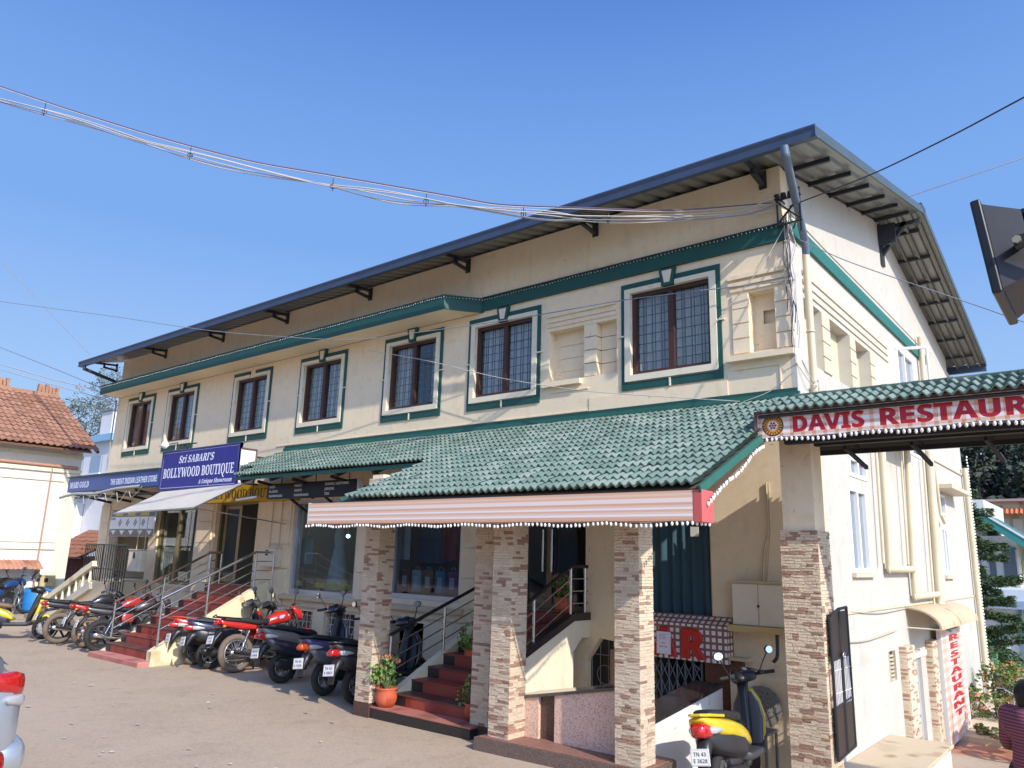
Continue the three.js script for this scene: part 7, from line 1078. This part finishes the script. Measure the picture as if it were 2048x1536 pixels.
{ // insulator bracket and loose wires at the corner
  const t = thing('insulator_bracket', 'black steel bracket with insulators and tangled wires at the near upper corner', 'bracket', [-2.92, 6.3, -8.9]);
  const b = new MB(), z = -8.9; for (const [x0, y0, x1, y1] of [[-3.02, 6.12, -2.74, 6.42], [-2.74, 6.12, -3.02, 6.42], [-3.04, 6.10, -2.72, 6.10], [-3.04, 6.44, -2.72, 6.44], [-3.02, 6.1, -3.02, 6.5], [-2.74, 5.95, -2.74, 6.55]]) b.beam([x0, y0, z], [x1, y1, z], 0.02, 0.02); b.beam([-2.76, 6.2, z], [-2.96, 6.2, F - 0.3], 0.02, 0.02).beam([-2.96, 6.42, z], [-2.96, 6.42, F], 0.02, 0.02); b.build('angle_frame', black, t);
  for (let k = 0; k < 4; k++) new MB().lathe([[0, 0], [0.035, 0.005], [0.04, 0.03], [0.02, 0.035], [0.035, 0.045], [0.03, 0.07], [0, 0.08]], [-3.02 + k * 0.085, 6.45, z], 10).build('insulator', black, t);
  for (let k = 0; k < 9; k++) { const x = -2.96 + k * 0.012; const pts = []; for (let i = 0; i < 9; i++) pts.push([x + rr(-0.03, 0.03), 6.25 - i * (0.16 + 0.02 * (k % 5)), F + 0.045 + rr(0, 0.05)]); new MB().tube(pts, 0.006, 4).build('loose_wire', k % 3 ? wPale : wDark, t); }
  for (const pts of [[[-2.93, 4.35, F + 0.05], [-2.85, 4.1, F - 0.3], [-2.9, 4.25, F - 0.7], [-2.95, 4.0, F - 0.9]], [[-2.95, 4.2, F + 0.06], [-3.25, 4.0, F + 0.05], [-3.6, 3.9, F + 0.05]], [[-2.92, 4.4, F - 0.2], [-2.9, 4.15, F - 0.6], [-2.93, 4.3, F - 0.9], [-2.9, 3.95, F - 0.5]], [[-2.95, 6.1, F + 0.05], [-3.3, 5.6, F + 0.06], [-3.9, 5.0, F + 0.06]]]) new MB().tube(pts, 0.007, 4).build('loose_wire', wPale, t);
}
// ================================================================ FLOODLIGHT AT THE RIGHT EDGE
{
  const t = thing('floodlight', 'black floodlight seen from behind at the upper right picture edge', 'floodlight', [0, 0, 0]), pm = mat(0.018, 0.017, 0.022, 0.4, { tex: T.metal, metalness: 0.3 });
  const L = 0.44; const f = new MB(); f.box(-0.02, -0.175, -L, 0.012, 0.175, 0, 0.008); f.build('face_frame', mat(0.012, 0.012, 0.014, 0.4), t);
  const hs = [[0.013, 0.158, 0.018], [0.03, 0.15, 0.025], [0.115, 0.115, 0.06]]; const hp = []; for (let i = 0; i < 2; i++) { const [xa, ha, ea] = hs[i], [xb, hb, eb] = hs[i + 1]; const R = (x, h, e) => [[x, -h, -e], [x, h, -e], [x, h, -L + e], [x, -h, -L + e]]; const A = R(xa, ha, ea), B = R(xb, hb, eb); for (let k = 0; k < 4; k++) { const n = (k + 1) % 4; hp.push(...A[k], ...A[n], ...B[n], ...A[k], ...B[n], ...B[k]); } } const hg = new THREE.BufferGeometry(); hg.setAttribute('position', new THREE.Float32BufferAttribute(hp, 3)); hg.computeVertexNormals(); new MB().add(hg).build('housing', pm, t);
  const b2 = new MB().box(0.1145, -0.105, -L + 0.07, 0.18, 0.11, -0.07, 0.01).build('driver_box', mat(0.014, 0.014, 0.016, 0.4), t); for (let k = 0; k < 9; k++) new MB().box(0.10, 0.111, -0.09 - k * 0.03, 0.185, 0.128, -0.096 - k * 0.03).build('fin', pm, b2);
  new MB().box(0.075, -0.05, 0.006, 0.30, 0.0, 0.014, 0.003).box(0.29, -0.06, -L, 0.30, 0.01, 0.014).build('bracket', black, t); new MB().bar([0.085, -0.02, -0.07], [0.085, -0.02, 0.03], 0.014, 6).build('bolt', mat(0.55, 0.45, 0.28, 0.35, { metalness: 0.8 }), t);
  new MB().box(-0.021, -0.15, -L + 0.03, -0.0205, 0.15, -0.03).build('glass', lensClear, t);
  const pole = new MB(); pole.box(0.301, -0.04, -0.3, 2.6, 0.0, -0.25).build('arm', black, t);
  t.position.set(-0.272, 3.03, -2.87); t.rotation.z = 0.1;
  const p = thing('lamp_post', 'steel post carrying the floodlight, outside the right edge', 'post', [2.3, 0, -3.15]); new MB().bar([2.3, -0.2, -3.15], [2.3, 3.9, -3.15], 0.05, 12).build('shaft', steelDark, p); new MB().box(2.2, -0.1, -3.25, 2.4, 0.02, -3.05).build('base_plate', steelDark, p);
}
// ================================================================ PERSON
function field(bones, k, cell, pad = 0.03) { // smooth union of tapered capsules, meshed
  const lo = V(9e9, 9e9, 9e9), hi = V(-9e9, -9e9, -9e9); for (const [a, ra, b, rb] of bones) for (const [p, r] of [[a, ra], [b, rb]]) { lo.min(V(p[0] - r, p[1] - r, p[2] - r)); hi.max(V(p[0] + r, p[1] + r, p[2] + r)); }
  const c = lo.clone().add(hi).multiplyScalar(0.5), half = Math.max(hi.x - lo.x, hi.y - lo.y, hi.z - lo.z) / 2 + pad, N = Math.min(150, Math.ceil(2 * half / cell));
  const mc = new MarchingCubes(N, new THREE.MeshBasicMaterial(), false, false, 400000); mc.isolation = 0; const f = mc.field, hs = N / 2;
  for (let z = 0; z < N; z++) for (let y = 0; y < N; y++) for (let x = 0; x < N; x++) {
    const px = c.x + (x - hs) / hs * half, py = c.y + (y - hs) / hs * half, pz = c.z + (z - hs) / hs * half; let d = 9;
    for (const [a, ra, b, rb, sx = 1] of bones) { const ux = b[0] - a[0], uy = b[1] - a[1], uz = b[2] - a[2], l = ux * ux + uy * uy + uz * uz; let h = l ? ((px - a[0]) * ux + (py - a[1]) * uy + (pz - a[2]) * uz) / l : 0; h = Math.max(0, Math.min(1, h)); const dx = px - a[0] - ux * h, dy = py - a[1] - uy * h, dz = (pz - a[2] - uz * h) * sx; const e = Math.sqrt(dx * dx + dy * dy + dz * dz) - (ra + (rb - ra) * h); const q = Math.max(k - Math.abs(d - e), 0) / k; d = Math.min(d, e) - q * q * k * 0.25; }
    f[x + y * N + z * N * N] = -d;
  }
  mc.update(); const n = mc.count, g0 = new THREE.BufferGeometry(); const pos = new Float32Array(mc.positionArray.slice(0, n * 3)); for (let i = 0; i < n; i++) { pos[i * 3] = pos[i * 3] * half + c.x; pos[i * 3 + 1] = pos[i * 3 + 1] * half + c.y; pos[i * 3 + 2] = pos[i * 3 + 2] * half + c.z; }
  g0.setAttribute('position', new THREE.BufferAttribute(pos, 3)); const g = mergeVertices(g0, 1e-4); g.computeVertexNormals(); return g;
}
{ // stands with the back to the camera, head bent forward; forward is +z in its own axes, y up from the soles
  const t = thing('person', 'person with short black hair in a striped maroon shirt seen from behind', 'person', [0, 0, 0]);
  const skin = mat(0.16, 0.085, 0.055, 0.6), hair = mat(0.008, 0.007, 0.007, 0.55);
  const hipY = 0.88, sh = 1.33, legs = (g) => [-1, 1].flatMap(s => [[[s * 0.09, hipY, 0], 0.095 + g, [s * 0.10, 0.48, 0.02], 0.06 + g], [[s * 0.10, 0.48, 0.02], 0.06 + g, [s * 0.10, 0.09, -0.02], 0.042 + g]]);
  const torso = (g) => [[[0, 0.92, 0], 0.135 + g, [0, 1.08, 0.0], 0.125 + g, 1.25], [[0, 1.08, 0], 0.125 + g, [0, 1.26, -0.01], 0.135 + g, 1.25], [[-0.155, sh, 0], 0.055 + g, [0.155, sh, 0], 0.055 + g], [[-0.10, 1.24, -0.015], 0.09 + g, [0.10, 1.24, -0.015], 0.09 + g]];
  const arms = (g, full) => [-1, 1].flatMap(s => { const S = [s * 0.18, sh - 0.01, 0], E = [s * 0.235, 1.07, 0.03], W = [s * 0.17, 0.96, 0.24]; return full ? [[S, 0.05 + g, E, 0.04 + g], [E, 0.038 + g, W, 0.026 + g]] : [[S, 0.052 + g, [s * 0.226, 1.11, 0.025], 0.046 + g]]; });
  const hands = [-1, 1].flatMap(s => { const W = [s * 0.17, 0.96, 0.24], P = [s * 0.15, 0.945, 0.31]; const r = [[W, 0.024, P, 0.03]]; for (let k = 0; k < 4; k++) { const o = (k - 1.5) * 0.019; r.push([[P[0] + o, P[1], P[2] + 0.02], 0.0095, [P[0] + o * 1.1, P[1] - 0.02, P[2] + 0.06 - Math.abs(o) * 0.3], 0.0085], [[P[0] + o * 1.1, P[1] - 0.02, P[2] + 0.06], 0.0085, [P[0] + o, P[1] - 0.05, P[2] + 0.055], 0.007]); } r.push([[P[0] - s * 0.02, P[1] + 0.005, P[2] - 0.02], 0.011, [P[0] - s * 0.055, P[1] - 0.01, P[2] + 0.02], 0.009]); return r; });
  const HX = 0.0, HY = 1.49, HZ = 0.045; const head = [[[0, 1.34, -0.005], 0.055, [0, 1.45, 0.02], 0.05], [[HX, HY + 0.03, HZ - 0.02], 0.088, [HX, HY + 0.01, HZ + 0.02], 0.078], [[HX, HY - 0.05, HZ + 0.05], 0.05, [HX, HY - 0.07, HZ + 0.075], 0.032], [[HX, HY + 0.0, HZ + 0.098], 0.009, [HX, HY - 0.022, HZ + 0.115], 0.013], [[-0.085, HY, HZ - 0.01], 0.012, [-0.088, HY - 0.03, HZ], 0.012], [[0.085, HY, HZ - 0.01], 0.012, [0.088, HY - 0.03, HZ], 0.012]];
  const feet = [-1, 1].map(s => [[s * 0.10, 0.05, -0.04], 0.04, [s * 0.115, 0.035, 0.15], 0.032]);
  new MB().add(field([...legs(0), ...torso(0), ...arms(0, true), ...hands, ...head, ...feet], 0.03, 0.011)).build('body', skin, t);
  const st = print(64, 128, (x, w, h) => { x.fillStyle = '#7d4150'; x.fillRect(0, 0, w, h); x.fillStyle = '#94606c'; for (let j = 0; j < 8; j++) x.fillRect(0, j * 16, w, 7); x.fillStyle = '#5c2438'; for (let j = 0; j < 8; j++) x.fillRect(0, j * 16 + 11, w, 2); }); st.wrapS = st.wrapT = THREE.RepeatWrapping; st.repeat.set(4, 5);
  new MB().add(field([...torso(0.016), ...arms(0.017, false), [[0, 0.80, 0], 0.155, [0, 0.95, 0], 0.155, 1.2]], 0.035, 0.011)).build('shirt', new THREE.MeshStandardMaterial({ map: st, roughness: 0.9 }), t);
  new MB().add(field(legs(0.016), 0.03, 0.012)).build('trousers', mat(0.03, 0.035, 0.05, 0.9), t);
  const hb = []; for (let i = 0; i < 46; i++) { const a = rr(0, 6.283), e = rr(0.05, 1.35), cx = Math.cos(a) * Math.cos(e), cz = Math.sin(a) * Math.cos(e); if (cz > 0.45 && e < 0.7) continue; hb.push([[HX + cx * 0.085, HY + 0.03 + Math.sin(e) * 0.085, HZ - 0.02 + cz * 0.09], rr(0.014, 0.022), [HX + cx * 0.098, HY + 0.005 + Math.sin(e) * 0.08, HZ - 0.025 + cz * 0.102], 0.012]); }
  for (let i = 0; i < 16; i++) { const a = Math.PI + (i / 15) * Math.PI; hb.push([[Math.cos(a) * 0.085, HY + 0.02, HZ - 0.02 + Math.sin(a) * 0.085], 0.022, [Math.cos(a) * 0.07, HY - 0.06 + rr(-0.015, 0.01), HZ - 0.03 + Math.sin(a) * 0.075], 0.014]); }
  new MB().add(field([[[HX, HY + 0.04, HZ - 0.02], 0.096, [HX, HY + 0.02, HZ - 0.035], 0.092], ...hb], 0.012, 0.0045)).build('hair', hair, t);
  for (const s of [-1, 1]) { new MB().ball([s * 0.032, HY + 0.005, HZ + 0.088], 0.011, 10, 8).build('eye', mat(0.6, 0.58, 0.55, 0.3), t); new MB().add(field([[[s * 0.10, 0.05, -0.05], 0.045, [s * 0.117, 0.035, 0.16], 0.038]], 0.02, 0.008)).build('shoe', blackMatt, t); }
  new MB().ball([0, HY - 0.052, HZ + 0.1], 0.02, 10, 6, [1, 0.3, 0.5]).build('mouth', mat(0.22, 0.08, 0.07, 0.6), t);
  t.position.set(-0.86, -0.56, -7.95); t.rotation.y = Math.PI - 0.5;
}
// ================================================================ OPPOSITE SIDE OF THE STREET (mirrored in the shop glass)
{
  const t = thing('opposite_building', 'plain shaded building row across the yard, seen only in the shop window reflections', 'building', [-35, 0, 24]);
  const w = new MB(); w.add(holed(-85, 6, -0.5, 8.5, 22, 22.3, Array.from({ length: 15 }, (_, i) => [-82 + i * 5.8, 1, -78.8 + i * 5.8, 3.2]))).box(-85, -0.5, 22.31, 6, 8.5, 30); w.build('wall', mat(0.36, 0.30, 0.23, 0.9, { tex: T.dirty }), t);
  new MB().beam([-40, 8.7, 21], [-40, 11.5, 27], 92, 0.15).build('roof', mat(0.20, 0.09, 0.06, 0.9, { tex: T.dirty }), t);
  for (let i = 0; i < 15; i++) new MB().box(-82 + i * 5.8, 1, 22.2, -78.8 + i * 5.8, 3.2, 22.25).build('shutter', mat(0.20, 0.22, 0.24, 0.6), t);
}
{ // scraps of paper and dry leaves on the yard
  const b = new MB(); for (let i = 0; i < 70; i++) { const x = rr(-17, -3.2), z = rr(-6.3, -3.6), s = rr(0.012, 0.04); b.add(new THREE.PlaneGeometry(s * rr(1, 2), s), M4([x, 0.012 + rr(0, 0.01), z], [-Math.PI / 2 + rr(-0.3, 0.3), 0, rr(0, 6)])); }
  const o = b.build('litter', mat(0.55, 0.50, 0.42, 0.9, { side: THREE.DoubleSide })); o.userData.kind = 'stuff'; tag(o, 'tiny scraps of paper and dry leaves scattered on the asphalt yard', 'litter');
}

// ================================================================ RENDER
const renderer = new THREE.WebGLRenderer({ antialias: true });
renderer.setSize(1024, 768);
renderer.shadowMap.enabled = true;
renderer.toneMapping = THREE.LinearToneMapping;
renderer.toneMappingExposure = EXPOSURE;
renderer.render(scene, camera);
